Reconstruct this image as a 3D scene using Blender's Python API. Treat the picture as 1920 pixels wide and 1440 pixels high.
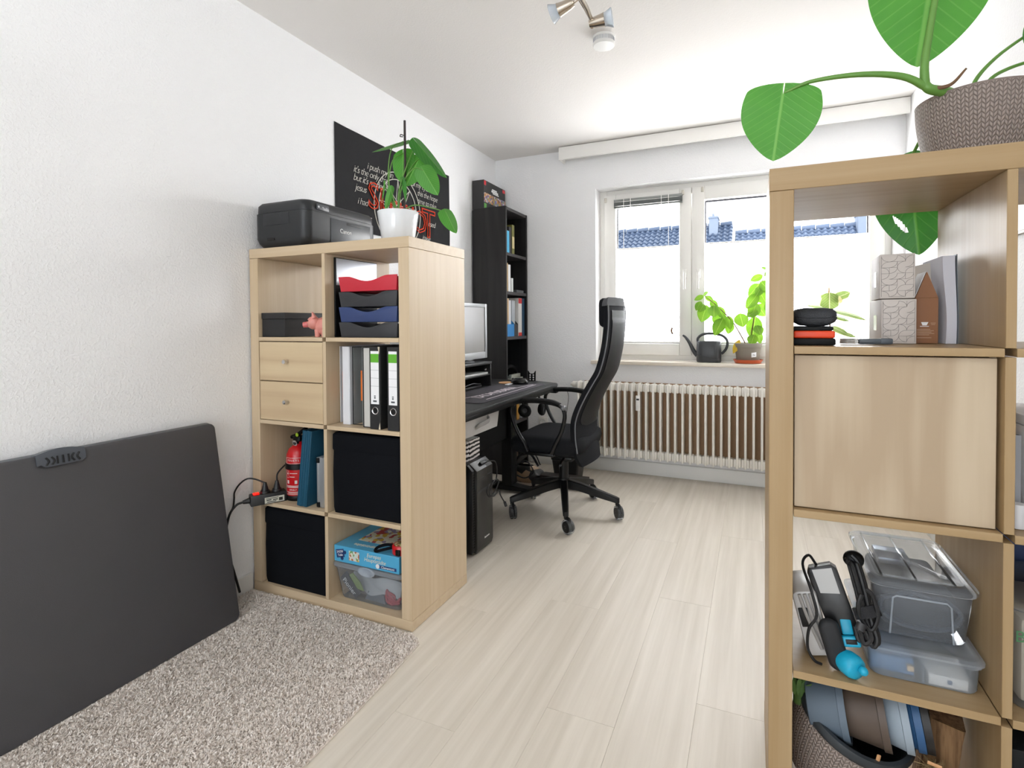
import bpy, bmesh, math, random
import numpy as np
from mathutils import Vector, Matrix, Euler, noise
random.seed(7)
rng = np.random.default_rng(7)
scene = bpy.context.scene
for o in list(bpy.data.objects):
    bpy.data.objects.remove(o)
COL = scene.collection
R = math.radians

# ------------------------------------------------------------------ camera
cam_d = bpy.data.cameras.new('camera')
cam = bpy.data.objects.new('camera', cam_d)
COL.objects.link(cam)
YAW, PITCH, ROLL = -0.4098, 0.0186, -0.006
fwd = Vector((math.sin(YAW)*math.cos(PITCH), math.cos(YAW)*math.cos(PITCH), -math.sin(PITCH)))
rgt = Vector((math.cos(YAW), -math.sin(YAW), 0))
upv = rgt.cross(fwd)
rg2 = rgt*math.cos(ROLL) + upv*math.sin(ROLL)
up2 = -rgt*math.sin(ROLL) + upv*math.cos(ROLL)
cam.matrix_world = Matrix(((rg2.x, up2.x, -fwd.x, 1.8837), (rg2.y, up2.y, -fwd.y, -1.7486),
                           (rg2.z, up2.z, -fwd.z, 1.0849), (0, 0, 0, 1)))
cam_d.sensor_width = 36.0
cam_d.lens = 992.53/1920*36
cam_d.shift_x = (960-981.7)/1920
cam_d.shift_y = (623.87-720)/1920
cam_d.clip_start = 0.02
cam_d.clip_end = 200
scene.camera = cam

# ------------------------------------------------------------------ sky, daylight, exposure
W = bpy.data.worlds.new('sky')
scene.world = W
W.use_nodes = True
nt = W.node_tree
nt.nodes['Background'].inputs[0].default_value = (0.90, 0.95, 1.0, 1)
nt.nodes['Background'].inputs[1].default_value = 2.6

def area(name, loc, rot, sx, sy, power, col):
    l = bpy.data.lights.new(name, 'AREA')
    l.shape = 'RECTANGLE'; l.size = sx; l.size_y = sy; l.energy = power; l.color = col
    o = bpy.data.objects.new(name, l)
    o.location = loc; o.rotation_euler = rot
    COL.objects.link(o)
    return o
# daylight of the window in this photograph's far wall; the two lamps behind the camera are added fill
area('window_daylight', (1.74, 2.36, 1.45), (R(-70), 0, 0), 1.75, 1.15, 100, (1.0, 0.975, 0.94))
area('rear_fill', (1.45, -5.42, 1.25), (R(90), 0, 0), 2.2, 2.1, 16, (0.90, 0.95, 1.0))  # unseen fill lamp, added to brighten the faces turned to the camera
area('ceiling_bounce_fill', (1.2, -2.5, 1.75), (R(180), 0, 0), 1.0, 1.0, 25, (0.86, 0.94, 1.0))  # unseen lamp aimed at the ceiling, added for even fill

scene.view_settings.view_transform = 'Standard'
scene.view_settings.look = 'None'
scene.view_settings.exposure = 0.33
scene.view_settings.gamma = 1.0
scene.view_settings.use_curve_mapping = False
scene.cycles.max_bounces = 10
scene.cycles.diffuse_bounces = 6
scene.cycles.transparent_max_bounces = 24
scene.cycles.sample_clamp_indirect = 6.0
scene.cycles.use_denoising = True

# ------------------------------------------------------------------ helpers: materials
def lin(h):
    h = h.lstrip('#')
    out = []
    for i in (0, 2, 4):
        c = int(h[i:i+2], 16)/255
        out.append(c/12.92 if c <= 0.04045 else ((c+0.055)/1.055)**2.4)
    return (*out, 1)

MATS = {}
def _new(name):
    m = bpy.data.materials.new(name); m.use_nodes = True
    MATS[name] = m
    n = m.node_tree.nodes; l = m.node_tree.links
    return m, n, l, n['Principled BSDF']

def mat(name, col, rough=0.5, metal=0.0, spec=0.5, vary=0.05, scale=12.0, bump=0.0, bscale=200.0, coat=0.0, sheen=0.0, emit=0.0):
    """plain procedural material: a little tonal noise and optional fine relief"""
    if name in MATS: return MATS[name]
    m, n, l, b = _new(name)
    c = lin(col)
    tc = n.new('ShaderNodeTexCoord')
    nz = n.new('ShaderNodeTexNoise'); nz.inputs['Scale'].default_value = scale; nz.inputs['Detail'].default_value = 4
    l.new(tc.outputs['Object'], nz.inputs['Vector'])
    mx = n.new('ShaderNodeMix'); mx.data_type = 'RGBA'
    mx.inputs['A'].default_value = tuple(max(0, v*(1-vary)) for v in c[:3])+(1,)
    mx.inputs['B'].default_value = tuple(min(1, v*(1+vary)) for v in c[:3])+(1,)
    l.new(nz.outputs['Fac'], mx.inputs['Factor'])
    l.new(mx.outputs['Result'], b.inputs['Base Color'])
    b.inputs['Roughness'].default_value = rough
    b.inputs['Metallic'].default_value = metal
    b.inputs['Specular IOR Level'].default_value = spec
    b.inputs['Coat Weight'].default_value = coat
    b.inputs['Sheen Weight'].default_value = sheen
    if emit:
        l.new(mx.outputs['Result'], b.inputs['Emission Color']); b.inputs['Emission Strength'].default_value = emit
    if bump:
        n2 = n.new('ShaderNodeTexNoise'); n2.inputs['Scale'].default_value = bscale; n2.inputs['Detail'].default_value = 3
        l.new(tc.outputs['Object'], n2.inputs['Vector'])
        bp = n.new('ShaderNodeBump'); bp.inputs['Strength'].default_value = bump; bp.inputs['Distance'].default_value = 0.004
        l.new(n2.outputs['Fac'], bp.inputs['Height'])
        l.new(bp.outputs['Normal'], b.inputs['Normal'])
    return m

def wood(name, c1, c2, axis='z', rough=0.42, stretch=1.0, wave=0.0, rnd=0.0, contrast=1.0):
    if name in MATS: return MATS[name]
    m, n, l, b = _new(name)
    tc = n.new('ShaderNodeTexCoord')
    mp = n.new('ShaderNodeMapping')
    s = {'x': (1.2, 38, 38), 'y': (38, 1.2, 38), 'z': (38, 38, 1.2)}[axis]
    mp.inputs['Scale'].default_value = tuple(v*stretch for v in s)
    src = tc.outputs['Object']
    if rnd:
        oi = n.new('ShaderNodeObjectInfo')
        vm = n.new('ShaderNodeVectorMath'); vm.operation = 'MULTIPLY_ADD'
        cmb = n.new('ShaderNodeCombineXYZ')
        for k in range(3): l.new(oi.outputs['Random'], cmb.inputs[k])
        l.new(cmb.outputs[0], vm.inputs[0]); vm.inputs[1].default_value = (37, 23, 11); l.new(src, vm.inputs[2])
        src = vm.outputs[0]
    l.new(src, mp.inputs['Vector'])
    nz = n.new('ShaderNodeTexNoise'); nz.inputs['Scale'].default_value = 1.0; nz.inputs['Detail'].default_value = 6; nz.inputs['Roughness'].default_value = 0.6
    l.new(mp.outputs['Vector'], nz.inputs['Vector'])
    fac = nz.outputs['Fac']
    if wave:
        mp2 = n.new('ShaderNodeMapping')
        s2 = {'x': (0.55, 5, 5), 'y': (0.55, 5, 5), 'z': (5, 5, 0.55)}[axis]
        if axis == 'y': s2 = (5, .55, 5)
        mp2.inputs['Scale'].default_value = s2
        l.new(src, mp2.inputs['Vector'])
        n2 = n.new('ShaderNodeTexNoise'); n2.inputs['Scale'].default_value = 1.4; n2.inputs['Detail'].default_value = 1.5
        l.new(mp2.outputs['Vector'], n2.inputs['Vector'])
        ma = n.new('ShaderNodeMath'); ma.operation = 'MULTIPLY'; ma.inputs[1].default_value = 9
        l.new(n2.outputs['Fac'], ma.inputs[0])
        fr = n.new('ShaderNodeMath'); fr.operation = 'PINGPONG'; fr.inputs[1].default_value = 1.0
        l.new(ma.outputs[0], fr.inputs[0])
        mm = n.new('ShaderNodeMix'); mm.inputs['Factor'].default_value = wave
        l.new(nz.outputs['Fac'], mm.inputs['A']); l.new(fr.outputs[0], mm.inputs['B'])
        fac = mm.outputs['Result']
    cr = n.new('ShaderNodeValToRGB')
    cr.color_ramp.elements[0].position = 0.5-0.22/contrast; cr.color_ramp.elements[1].position = 0.5+0.22/contrast
    cr.color_ramp.elements[0].color = lin(c1); cr.color_ramp.elements[1].color = lin(c2)
    l.new(fac, cr.inputs['Fac'])
    out = cr.outputs['Color']
    if rnd:
        hs = n.new('ShaderNodeHueSaturation')
        mr = n.new('ShaderNodeMapRange'); mr.inputs['To Min'].default_value = 1-rnd; mr.inputs['To Max'].default_value = 1+rnd
        l.new(oi.outputs['Random'], mr.inputs['Value']); l.new(mr.outputs[0], hs.inputs['Value'])
        l.new(out, hs.inputs['Color']); out = hs.outputs['Color']
    l.new(out, b.inputs['Base Color'])
    b.inputs['Roughness'].default_value = rough
    b.inputs['Specular IOR Level'].default_value = 0.4
    bp = n.new('ShaderNodeBump'); bp.inputs['Strength'].default_value = 0.08; bp.inputs['Distance'].default_value = 0.001
    l.new(nz.outputs['Fac'], bp.inputs['Height']); l.new(bp.outputs['Normal'], b.inputs['Normal'])
    return m

def clear(name, tint=(0.93, 0.95, 0.97), haze=0.16, gloss=0.10, rough=0.08, hazecol='#e6eaee'):
    """thin clear or milky plastic / glass: see-through, a little milky, with a reflecting skin"""
    if name in MATS: return MATS[name]
    m, n, l, b = _new(name)
    n.remove(b)
    tr = n.new('ShaderNodeBsdfTransparent'); tr.inputs[0].default_value = (*tint, 1)
    df = n.new('ShaderNodeBsdfDiffuse'); df.inputs[0].default_value = lin(hazecol)
    tl = n.new('ShaderNodeBsdfTranslucent'); tl.inputs[0].default_value = lin(hazecol)
    m0 = n.new('ShaderNodeMixShader'); m0.inputs[0].default_value = 0.45
    l.new(df.outputs[0], m0.inputs[1]); l.new(tl.outputs[0], m0.inputs[2])
    m1 = n.new('ShaderNodeMixShader'); m1.inputs[0].default_value = haze
    l.new(tr.outputs[0], m1.inputs[1]); l.new(m0.outputs[0], m1.inputs[2])
    gl = n.new('ShaderNodeBsdfGlossy'); gl.inputs['Roughness'].default_value = rough
    lw = n.new('ShaderNodeLayerWeight'); lw.inputs['Blend'].default_value = gloss
    m2 = n.new('ShaderNodeMixShader')
    l.new(lw.outputs['Fresnel'], m2.inputs[0]); l.new(m1.outputs[0], m2.inputs[1]); l.new(gl.outputs[0], m2.inputs[2])
    l.new(m2.outputs[0], n['Material Output'].inputs['Surface'])
    return m

def translucent(name, col, t=0.5):
    if name in MATS: return MATS[name]
    m, n, l, b = _new(name)
    n.remove(b)
    df = n.new('ShaderNodeBsdfDiffuse'); df.inputs[0].default_value = lin(col)
    tl = n.new('ShaderNodeBsdfTranslucent'); tl.inputs[0].default_value = lin(col)
    mx = n.new('ShaderNodeMixShader'); mx.inputs[0].default_value = t
    l.new(df.outputs[0], mx.inputs[1]); l.new(tl.outputs[0], mx.inputs[2])
    l.new(mx.outputs[0], n['Material Output'].inputs['Surface'])
    return m

def leafmat(name, c_dark, c_light, c_vein, trans=0.35, veins=8.0, slope=0.55, edge=None, rough=0.35):
    """leaf blade: side veins and midrib from the blade's own UV (u across, v along)"""
    if name in MATS: return MATS[name]
    m, n, l, b = _new(name)
    uv = n.new('ShaderNodeUVMap'); uv.uv_map = 'UVMap'
    sp = n.new('ShaderNodeSeparateXYZ'); l.new(uv.outputs[0], sp.inputs[0])
    ab = n.new('ShaderNodeMath'); ab.operation = 'ABSOLUTE'; l.new(sp.outputs['X'], ab.inputs[0])
    m1 = n.new('ShaderNodeMath'); m1.operation = 'MULTIPLY_ADD'; m1.inputs[1].default_value = -slope
    l.new(ab.outputs[0], m1.inputs[0]); l.new(sp.outputs['Y'], m1.inputs[2])
    m2 = n.new('ShaderNodeMath'); m2.operation = 'MULTIPLY'; m2.inputs[1].default_value = veins; l.new(m1.outputs[0], m2.inputs[0])
    pg = n.new('ShaderNodeMath'); pg.operation = 'PINGPONG'; pg.inputs[1].default_value = 0.5; l.new(m2.outputs[0], pg.inputs[0])
    lt = n.new('ShaderNodeMapRange'); lt.inputs['From Min'].default_value = 0.0; lt.inputs['From Max'].default_value = 0.10
    lt.inputs['To Min'].default_value = 0.32; lt.inputs['To Max'].default_value = 0.0; l.new(pg.outputs[0], lt.inputs['Value'])
    mr = n.new('ShaderNodeMapRange'); mr.inputs['From Min'].default_value = 0.015; mr.inputs['From Max'].default_value = 0.05
    mr.inputs['To Min'].default_value = 0.75; mr.inputs['To Max'].default_value = 0.0; l.new(ab.outputs[0], mr.inputs['Value'])
    mxm = n.new('ShaderNodeMath'); mxm.operation = 'MAXIMUM'; l.new(lt.outputs[0], mxm.inputs[0]); l.new(mr.outputs[0], mxm.inputs[1])
    tc = n.new('ShaderNodeTexCoord')
    nz = n.new('ShaderNodeTexNoise'); nz.inputs['Scale'].default_value = 14; l.new(tc.outputs['Object'], nz.inputs['Vector'])
    c0 = n.new('ShaderNodeMix'); c0.data_type = 'RGBA'; c0.inputs['A'].default_value = lin(c_dark); c0.inputs['B'].default_value = lin(c_light)
    l.new(nz.outputs['Fac'], c0.inputs['Factor'])
    c1 = n.new('ShaderNodeMix'); c1.data_type = 'RGBA'; l.new(c0.outputs['Result'], c1.inputs['A']); c1.inputs['B'].default_value = lin(c_vein)
    l.new(mxm.outputs[0], c1.inputs['Factor'])
    col = c1.outputs['Result']
    if edge:
        er = n.new('ShaderNodeMath'); er.operation = 'MULTIPLY_ADD'; er.inputs[1].default_value = 0.5
        l.new(nz.outputs['Fac'], er.inputs[0]); l.new(ab.outputs[0], er.inputs[2])
        em = n.new('ShaderNodeMapRange'); em.inputs['From Min'].default_value = 0.93; em.inputs['From Max'].default_value = 1.0
        l.new(er.outputs[0], em.inputs['Value'])
        c2 = n.new('ShaderNodeMix'); c2.data_type = 'RGBA'; l.new(col, c2.inputs['A']); c2.inputs['B'].default_value = lin(edge)
        l.new(em.outputs[0], c2.inputs['Factor']); col = c2.outputs['Result']
    l.new(col, b.inputs['Base Color']); b.inputs['Roughness'].default_value = rough
    bp = n.new('ShaderNodeBump'); bp.inputs['Strength'].default_value = 0.35; bp.inputs['Distance'].default_value = 0.002; bp.invert = True
    l.new(mxm.outputs[0], bp.inputs['Height']); l.new(bp.outputs['Normal'], b.inputs['Normal'])
    tl = n.new('ShaderNodeBsdfTranslucent'); l.new(col, tl.inputs[0])
    mx = n.new('ShaderNodeMixShader'); mx.inputs[0].default_value = trans
    l.new(b.outputs[0], mx.inputs[1]); l.new(tl.outputs[0], mx.inputs[2])
    l.new(mx.outputs[0], n['Material Output'].inputs['Surface'])
    return m

# ------------------------------------------------------------------ helpers: geometry (world coordinates)
def BM(): return bmesh.new()

def box(bm, x0, x1, y0, y1, z0, z1, bev=0.0, seg=2, M=None):
    vs = [bm.verts.new(p) for p in ((x0, y0, z0), (x1, y0, z0), (x1, y1, z0), (x0, y1, z0), (x0, y0, z1), (x1, y0, z1), (x1, y1, z1), (x0, y1, z1))]
    fs = [bm.faces.new([vs[i] for i in q]) for q in ((3, 2, 1, 0), (4, 5, 6, 7), (0, 1, 5, 4), (1, 2, 6, 5), (2, 3, 7, 6), (3, 0, 4, 7))]
    if M is not None:
        for v in vs: v.co = M @ v.co
    if bev:
        es = list({e for f in fs for e in f.edges})
        bmesh.ops.bevel(bm, geom=es, offset=bev, segments=seg, affect='EDGES', profile=0.5, clamp_overlap=True)
    return bm

def prism(bm, pts, a0, a1, axis='y', bev=0.0, M=None):
    """extrude a polygon: axis is the extrusion axis, pts are in the other two (x,z / x,y / y,z)"""
    def P(u, v, a):
        p = {'y': (u, a, v), 'z': (u, v, a), 'x': (a, u, v)}[axis]
        return M @ Vector(p) if M is not None else Vector(p)
    A = [bm.verts.new(P(u, v, a0)) for u, v in pts]
    Bv = [bm.verts.new(P(u, v, a1)) for u, v in pts]
    n = len(pts)
    fs = [bm.faces.new(A), bm.faces.new(list(reversed(Bv)))]
    for i in range(n):
        fs.append(bm.faces.new([A[(i+1) % n], A[i], Bv[i], Bv[(i+1) % n]]))
    bmesh.ops.recalc_face_normals(bm, faces=fs)
    if bev:
        es = list(set(fs[0].edges) | set(fs[1].edges))
        bmesh.ops.bevel(bm, geom=es, offset=bev, segments=2, affect='EDGES', profile=0.5, clamp_overlap=True)
    return bm

def frame_of(d):
    d = d.normalized()
    a = Vector((0, 0, 1)) if abs(d.z) < 0.9 else Vector((1, 0, 0))
    u = d.cross(a).normalized(); v = d.cross(u).normalized()
    return u, v

def cyl(bm, p0, p1, r0, r1=None, seg=20, caps=True):
    p0, p1 = Vector(p0), Vector(p1); r1 = r0 if r1 is None else r1
    u, v = frame_of(p1-p0)
    A, Bv = [], []
    for i in range(seg):
        t = 2*math.pi*i/seg; d = u*math.cos(t)+v*math.sin(t)
        A.append(bm.verts.new(p0+d*r0)); Bv.append(bm.verts.new(p1+d*r1))
    fs = []
    for i in range(seg):
        j = (i+1) % seg
        fs.append(bm.faces.new([A[i], A[j], Bv[j], Bv[i]]))
    if caps:
        fs.append(bm.faces.new(list(reversed(A)))); fs.append(bm.faces.new(Bv))
    bmesh.ops.recalc_face_normals(bm, faces=fs)
    return bm

def spline(pts, n=8, closed=False):
    pts = [Vector(p) for p in pts]
    out = []
    m = len(pts)
    rngk = range(m if closed else m-1)
    for k in rngk:
        if closed:
            p0, p1, p2, p3 = pts[(k-1) % m], pts[k], pts[(k+1) % m], pts[(k+2) % m]
        else:
            p1, p2 = pts[k], pts[k+1]
            p0 = pts[k-1] if k > 0 else p1*2-p2
            p3 = pts[k+2] if k+2 < m else p2*2-p1
        for i in range(n):
            t = i/n
            out.append(0.5*((2*p1)+(p2-p0)*t+(2*p0-5*p1+4*p2-p3)*t*t+(3*p1-p0-3*p2+p3)*t**3))
    if not closed: out.append(pts[-1])
    return out

def tube(bm, pts, r, seg=8, n=6, closed=False, smooth=True, flat=None, r_end=None):
    """round tube along a smooth curve; flat=(Vector side, factor) squashes the section"""
    P = spline(pts, n, closed) if smooth else [Vector(p) for p in pts]
    m = len(P)
    T = []
    for i in range(m):
        a = P[(i-1) % m] if (closed or i > 0) else P[i]
        b = P[(i+1) % m] if (closed or i < m-1) else P[i]
        d = (b-a)
        T.append(d.normalized() if d.length > 1e-9 else (T[-1] if T else Vector((0, 0, 1))))
    u, v = frame_of(T[0])
    rings = []
    for i in range(m):
        u = (u - T[i]*u.dot(T[i]))
        u = u.normalized() if u.length > 1e-6 else frame_of(T[i])[0]
        v = T[i].cross(u)
        rr = r if r_end is None else r+(r_end-r)*i/(m-1)
        ring = []
        for k in range(seg):
            t = 2*math.pi*k/seg
            d = u*math.cos(t)+v*math.sin(t)
            if flat is not None:
                s = flat[0]; d = d - s*d.dot(s)*(1-flat[1])
            ring.append(bm.verts.new(P[i]+d*rr))
        rings.append(ring)
    fs = []
    for i in range(m if closed else m-1):
        a, b = rings[i], rings[(i+1) % m]
        sh = 0
        if closed and i == m-1:
            best = min(range(seg), key=lambda s: (a[0].co-b[s].co).length); sh = best
        for k in range(seg):
            fs.append(bm.faces.new([a[k], a[(k+1) % seg], b[(k+1+sh) % seg], b[(k+sh) % seg]]))
    if not closed:
        fs.append(bm.faces.new(list(reversed(rings[0])))); fs.append(bm.faces.new(rings[-1]))
    bmesh.ops.recalc_face_normals(bm, faces=fs)
    return bm

def lathe(bm, prof, c=(0, 0, 0), seg=40, M=None, sy=1.0):
    """revolve (r,z) points about the vertical through c (or through M)"""
    c = Vector(c)
    def P(r, z, t):
        p = Vector((r*math.cos(t), r*math.sin(t)*sy, z))
        return (M @ p) if M is not None else p+c
    rings = []
    for r, z in prof:
        if r < 1e-6: rings.append([bm.verts.new(P(0, z, 0))])
        else: rings.append([bm.verts.new(P(r, z, 2*math.pi*i/seg)) for i in range(seg)])
    fs = []
    for a, b in zip(rings, rings[1:]):
        for i in range(seg):
            j = (i+1) % seg
            if len(a) == 1 and len(b) == 1: continue
            if len(a) == 1: fs.append(bm.faces.new([a[0], b[j], b[i]]))
            elif len(b) == 1: fs.append(bm.faces.new([a[i], a[j], b[0]]))
            else: fs.append(bm.faces.new([a[i], a[j], b[j], b[i]]))
    bmesh.ops.recalc_face_normals(bm, faces=fs)
    return bm

def rrect(cx, cy, hx, hy, r, n=5):
    out = []
    for sx, sy, a in ((1, 1, 0), (-1, 1, 90), (-1, -1, 180), (1, -1, 270)):
        for k in range(n+1):
            t = R(a+90*k/n)
            out.append((cx+sx*(hx-r)+r*math.cos(t), cy+sy*(hy-r)+r*math.sin(t)))
    return out

def loft(bm, rings, cap0=True, cap1=True):
    """skin between rings of equally many points"""
    V = [[bm.verts.new(p) for p in ring] for ring in rings]
    n = len(V[0]); fs = []
    for a, b in zip(V, V[1:]):
        for i in range(n):
            j = (i+1) % n
            fs.append(bm.faces.new([a[i], a[j], b[j], b[i]]))
    if cap0: fs.append(bm.faces.new(list(reversed(V[0]))))
    if cap1: fs.append(bm.faces.new(V[-1]))
    bmesh.ops.recalc_face_normals(bm, faces=fs)
    return bm

def sheet(bm, fn, nu, nv, thick=0.0):
    """surface fn(u,v), u,v in 0..1; optional solid thickness along its normals"""
    g = [[Vector(fn(i/nu, j/nv)) for j in range(nv+1)] for i in range(nu+1)]
    V = [[bm.verts.new(p) for p in row] for row in g]
    fs = []
    for i in range(nu):
        for j in range(nv):
            fs.append(bm.faces.new([V[i][j], V[i+1][j], V[i+1][j+1], V[i][j+1]]))
    bmesh.ops.recalc_face_normals(bm, faces=fs)
    if thick:
        bmesh.ops.solidify(bm, geom=fs, thickness=thick)
    return bm

def ball(bm, c, rx, ry=None, rz=None, seg=16, M=None):
    ry = rx if ry is None else ry; rz = rx if rz is None else rz
    S = Matrix.Diagonal((rx, ry, rz, 1))
    Mx = (Matrix.Translation(c) @ (M if M is not None else Matrix()) @ S)
    bmesh.ops.create_uvsphere(bm, u_segments=seg, v_segments=max(6, seg//2+2), radius=1, matrix=Mx)
    return bm

# ------------------------------------------------------------------ helpers: objects
OFF = {}
def wpos(o):
    return OFF.get(o.name, Vector((0, 0, 0)))

def obj(name, bm, m, parent=None, loc=None, smooth=True, ang=38, kind=None, label=None):
    """link a bmesh (world coordinates) as ONE mesh object; loc is the origin of a top-level mesh"""
    me = bpy.data.meshes.new(name)
    base = wpos(parent) if parent is not None else Vector(loc or (0, 0, 0))
    bm.transform(Matrix.Translation(-base))
    bm.to_mesh(me); bm.free()
    return link_mesh(name, me, m, parent, base, smooth, ang, kind, label)

def link_mesh(name, me, m, parent, base, smooth=True, ang=38, kind=None, label=None):
    if m is not None:
        me.materials.clear(); me.materials.append(m)
    if smooth and len(me.polygons):
        me.polygons.foreach_set('use_smooth', [True]*len(me.polygons))
        me.set_sharp_from_angle(angle=R(ang))
    o = bpy.data.objects.new(name, me)
    COL.objects.link(o)
    if parent is not None:
        o.parent = parent
    else:
        o.location = base
    OFF[o.name] = Vector(base)
    if kind: o['kind'] = kind
    if label: o['label'] = label
    return o

def thing(name, label, cat, loc, group=None):
    o = bpy.data.objects.new(name, None)
    o.empty_display_size = 0.05
    o.location = loc
    COL.objects.link(o)
    OFF[o.name] = Vector(loc)
    o['label'] = label; o['category'] = cat
    if group: o['group'] = group
    return o

def tag(o, label, cat, group=None):
    o['label'] = label; o['category'] = cat
    if group: o['group'] = group
    return o

def struct(name, bm, m, parent=None, **k):
    return obj(name, bm, m, parent, kind='structure', **k)

def piece_copy(o, parent, d):
    """copy of one part, shifted by d"""
    c = o.copy(); COL.objects.link(c); c.parent = parent
    c.location = o.location + Vector(d)
    OFF[c.name] = wpos(parent)
    return c

def copy_tree(root, d, label=None, rotz=0.0):
    """copy of a thing with copies of its parts and sub-parts"""
    r = root.copy(); COL.objects.link(r); r.location = root.location + Vector(d); OFF[r.name] = Vector(r.location)
    if rotz: r.rotation_euler = (0, 0, rotz)
    if label: r['label'] = label
    for ch in list(root.children):
        c = ch.copy(); COL.objects.link(c); c.parent = r; OFF[c.name] = Vector(r.location)
        for g in list(ch.children):
            e = g.copy(); COL.objects.link(e); e.parent = c; OFF[e.name] = Vector(r.location)
    return r

def text_mesh(body, size, M, depth=0.0004, spacing=1.0, align='CENTER', shear=0.0, outline=0.0, thin=0.0):
    cu = bpy.data.curves.new('text', 'FONT')
    cu.body = body; cu.size = size; cu.extrude = depth; cu.align_x = align; cu.align_y = 'CENTER'
    cu.space_character = spacing; cu.shear = shear; cu.offset = -thin; cu.resolution_u = 3
    if outline:
        cu.fill_mode = 'NONE'; cu.bevel_depth = outline; cu.extrude = 0; cu.bevel_resolution = 0; cu.resolution_u = 2
    t = bpy.data.objects.new('text', cu)
    COL.objects.link(t)
    bpy.context.view_layer.update()
    dg = bpy.context.evaluated_depsgraph_get()
    me = bpy.data.meshes.new_from_object(t.evaluated_get(dg))
    bpy.data.objects.remove(t); bpy.data.curves.remove(cu)
    me.transform(M)
    return me

def text(name, body, size, loc, xdir, ydir, m, parent, **k):
    """flat lettering at loc, reading along xdir, tops towards ydir"""
    x = Vector(xdir).normalized(); y = Vector(ydir); y = (y - x*y.dot(x)).normalized(); z = x.cross(y)
    M = Matrix(((x.x, y.x, z.x, loc[0]), (x.y, y.y, z.y, loc[1]), (x.z, y.z, z.z, loc[2]), (0, 0, 0, 1)))
    me = text_mesh(body, size, M, **k)
    base = wpos(parent)
    me.transform(Matrix.Translation(-base))
    return link_mesh(name, me, m, parent, base, smooth=False)

def leaf_bm(bm, base, tip, nrm, width, kind='heart', fold=0.12, droop=0.0, lobe=0.16, nu=6, ns=14, curl=0.0, hole=None, wav=0.0):
    """leaf blade with a midrib from base to tip; nrm roughly the upper side. u,v stored as UV.
    hole = (side, across, along, half width, half length, slant)"""
    base, tip = Vector(base), Vector(tip)
    L = (tip-base).length; d = (tip-base).normalized()
    n = Vector(nrm); n = (n-d*n.dot(d)).normalized(); s = d.cross(n)
    uvl = bm.loops.layers.uv.get('UVMap') or bm.loops.layers.uv.new('UVMap')
    def half(t):
        if kind == 'heart':
            if t < 0: return math.sqrt(max(0, 1-(t/lobe)**2))*0.93
            return 0.93*max(0.0, (1-t**2.2))**0.72*(1+0.56*t*(1-t))
        if kind == 'oval':
            return max(0.0, math.sin(math.pi*min(1, max(0, t))**0.85))**0.8
        return max(0.0, math.sin(math.pi*t**0.7))**0.75
    ts = [i/ns for i in range(ns+1)]
    if kind == 'heart':
        ts = [-lobe*math.sin(math.pi/2*(1-i/7)) for i in range(7)]+ts
    faces = []
    for side in (1, -1):
        rows = []
        for t in ts:
            h = half(t)*width/2
            inner = h*0.03*(abs(t)/lobe) if t < 0 else 0.0
            row = []
            for j in range(nu+1):
                a = inner+(h-inner)*j/nu
                aa = a/(width/2)
                zz = -droop*L*max(t, 0)**2 - fold*width*aa*0.5 + curl*width*aa*aa + wav*width*math.sin(t*9+side)*aa*aa
                p = base+d*(L*t)+s*(side*a)+n*zz
                row.append((bm.verts.new(p), (side*aa, t)))
            rows.append(row)
        for i in range(len(ts)-1):
            for j in range(nu):
                q = [rows[i][j], rows[i+1][j], rows[i+1][j+1], rows[i][j+1]]
                if hole and side == hole[0]:
                    ca = sum(abs(x[1][0]) for x in q)/4; ct = sum(x[1][1] for x in q)/4
                    da = ca-hole[1]; dt = ct-hole[2]-hole[5]*da
                    if (da/hole[3])**2+(dt/hole[4])**2 < 1: continue
                if side == -1: q.reverse()
                f = bm.faces.new([v for v, _ in q])
                for lp, (_, uv) in zip(f.loops, q): lp[uvl].uv = uv
                faces.append(f)
    bmesh.ops.remove_doubles(bm, verts=list({v for f in faces for v in f.verts}), dist=1e-5)
    loose = [v for v in bm.verts if not v.link_faces]
    if loose: bmesh.ops.delete(bm, geom=loose, context='VERTS')
    return bm
# ------------------------------------------------------------------ materials
def plaster(name, col, scale=125, strength=0.40, dist=0.003):
    m, n, l, b = _new(name)
    tc = n.new('ShaderNodeTexCoord')
    b.inputs['Base Color'].default_value = lin(col); b.inputs['Roughness'].default_value = 0.85; b.inputs['Specular IOR Level'].default_value = 0.2
    n1 = n.new('ShaderNodeTexNoise'); n1.inputs['Scale'].default_value = scale; n1.inputs['Detail'].default_value = 5; n1.inputs['Roughness'].default_value = 0.55
    l.new(tc.outputs['Object'], n1.inputs['Vector'])
    cr = n.new('ShaderNodeValToRGB'); cr.color_ramp.elements[0].position = 0.45; cr.color_ramp.elements[1].position = 0.7
    l.new(n1.outputs['Fac'], cr.inputs['Fac'])
    bp = n.new('ShaderNodeBump'); bp.inputs['Strength'].default_value = strength; bp.inputs['Distance'].default_value = dist
    l.new(cr.outputs['Color'], bp.inputs['Height']); l.new(bp.outputs['Normal'], b.inputs['Normal'])
    return m
WALL = plaster('woodchip_wall', '#f2f2f3')
CEIL = plaster('ceiling_paint', '#e8e5e2', 120, 0.2, 0.002)
WHITE = mat('white_lacquer', '#eeece8', 0.35, vary=0.02)
PVC = mat('window_pvc', '#e9e7e2', 0.3, vary=0.02)
BASEB = mat('baseboard_white', '#e4e4e2', 0.45, vary=0.02)
BIRCH_Z = wood('birch_upright', '#c3ac8c', '#cfbb9e', 'z')
BIRCH_X = wood('birch_shelf', '#c3ac8c', '#cfbb9e', 'x')
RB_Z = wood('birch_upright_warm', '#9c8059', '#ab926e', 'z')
RB_X = wood('birch_shelf_warm', '#9c8059', '#ab926e', 'x')
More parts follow.
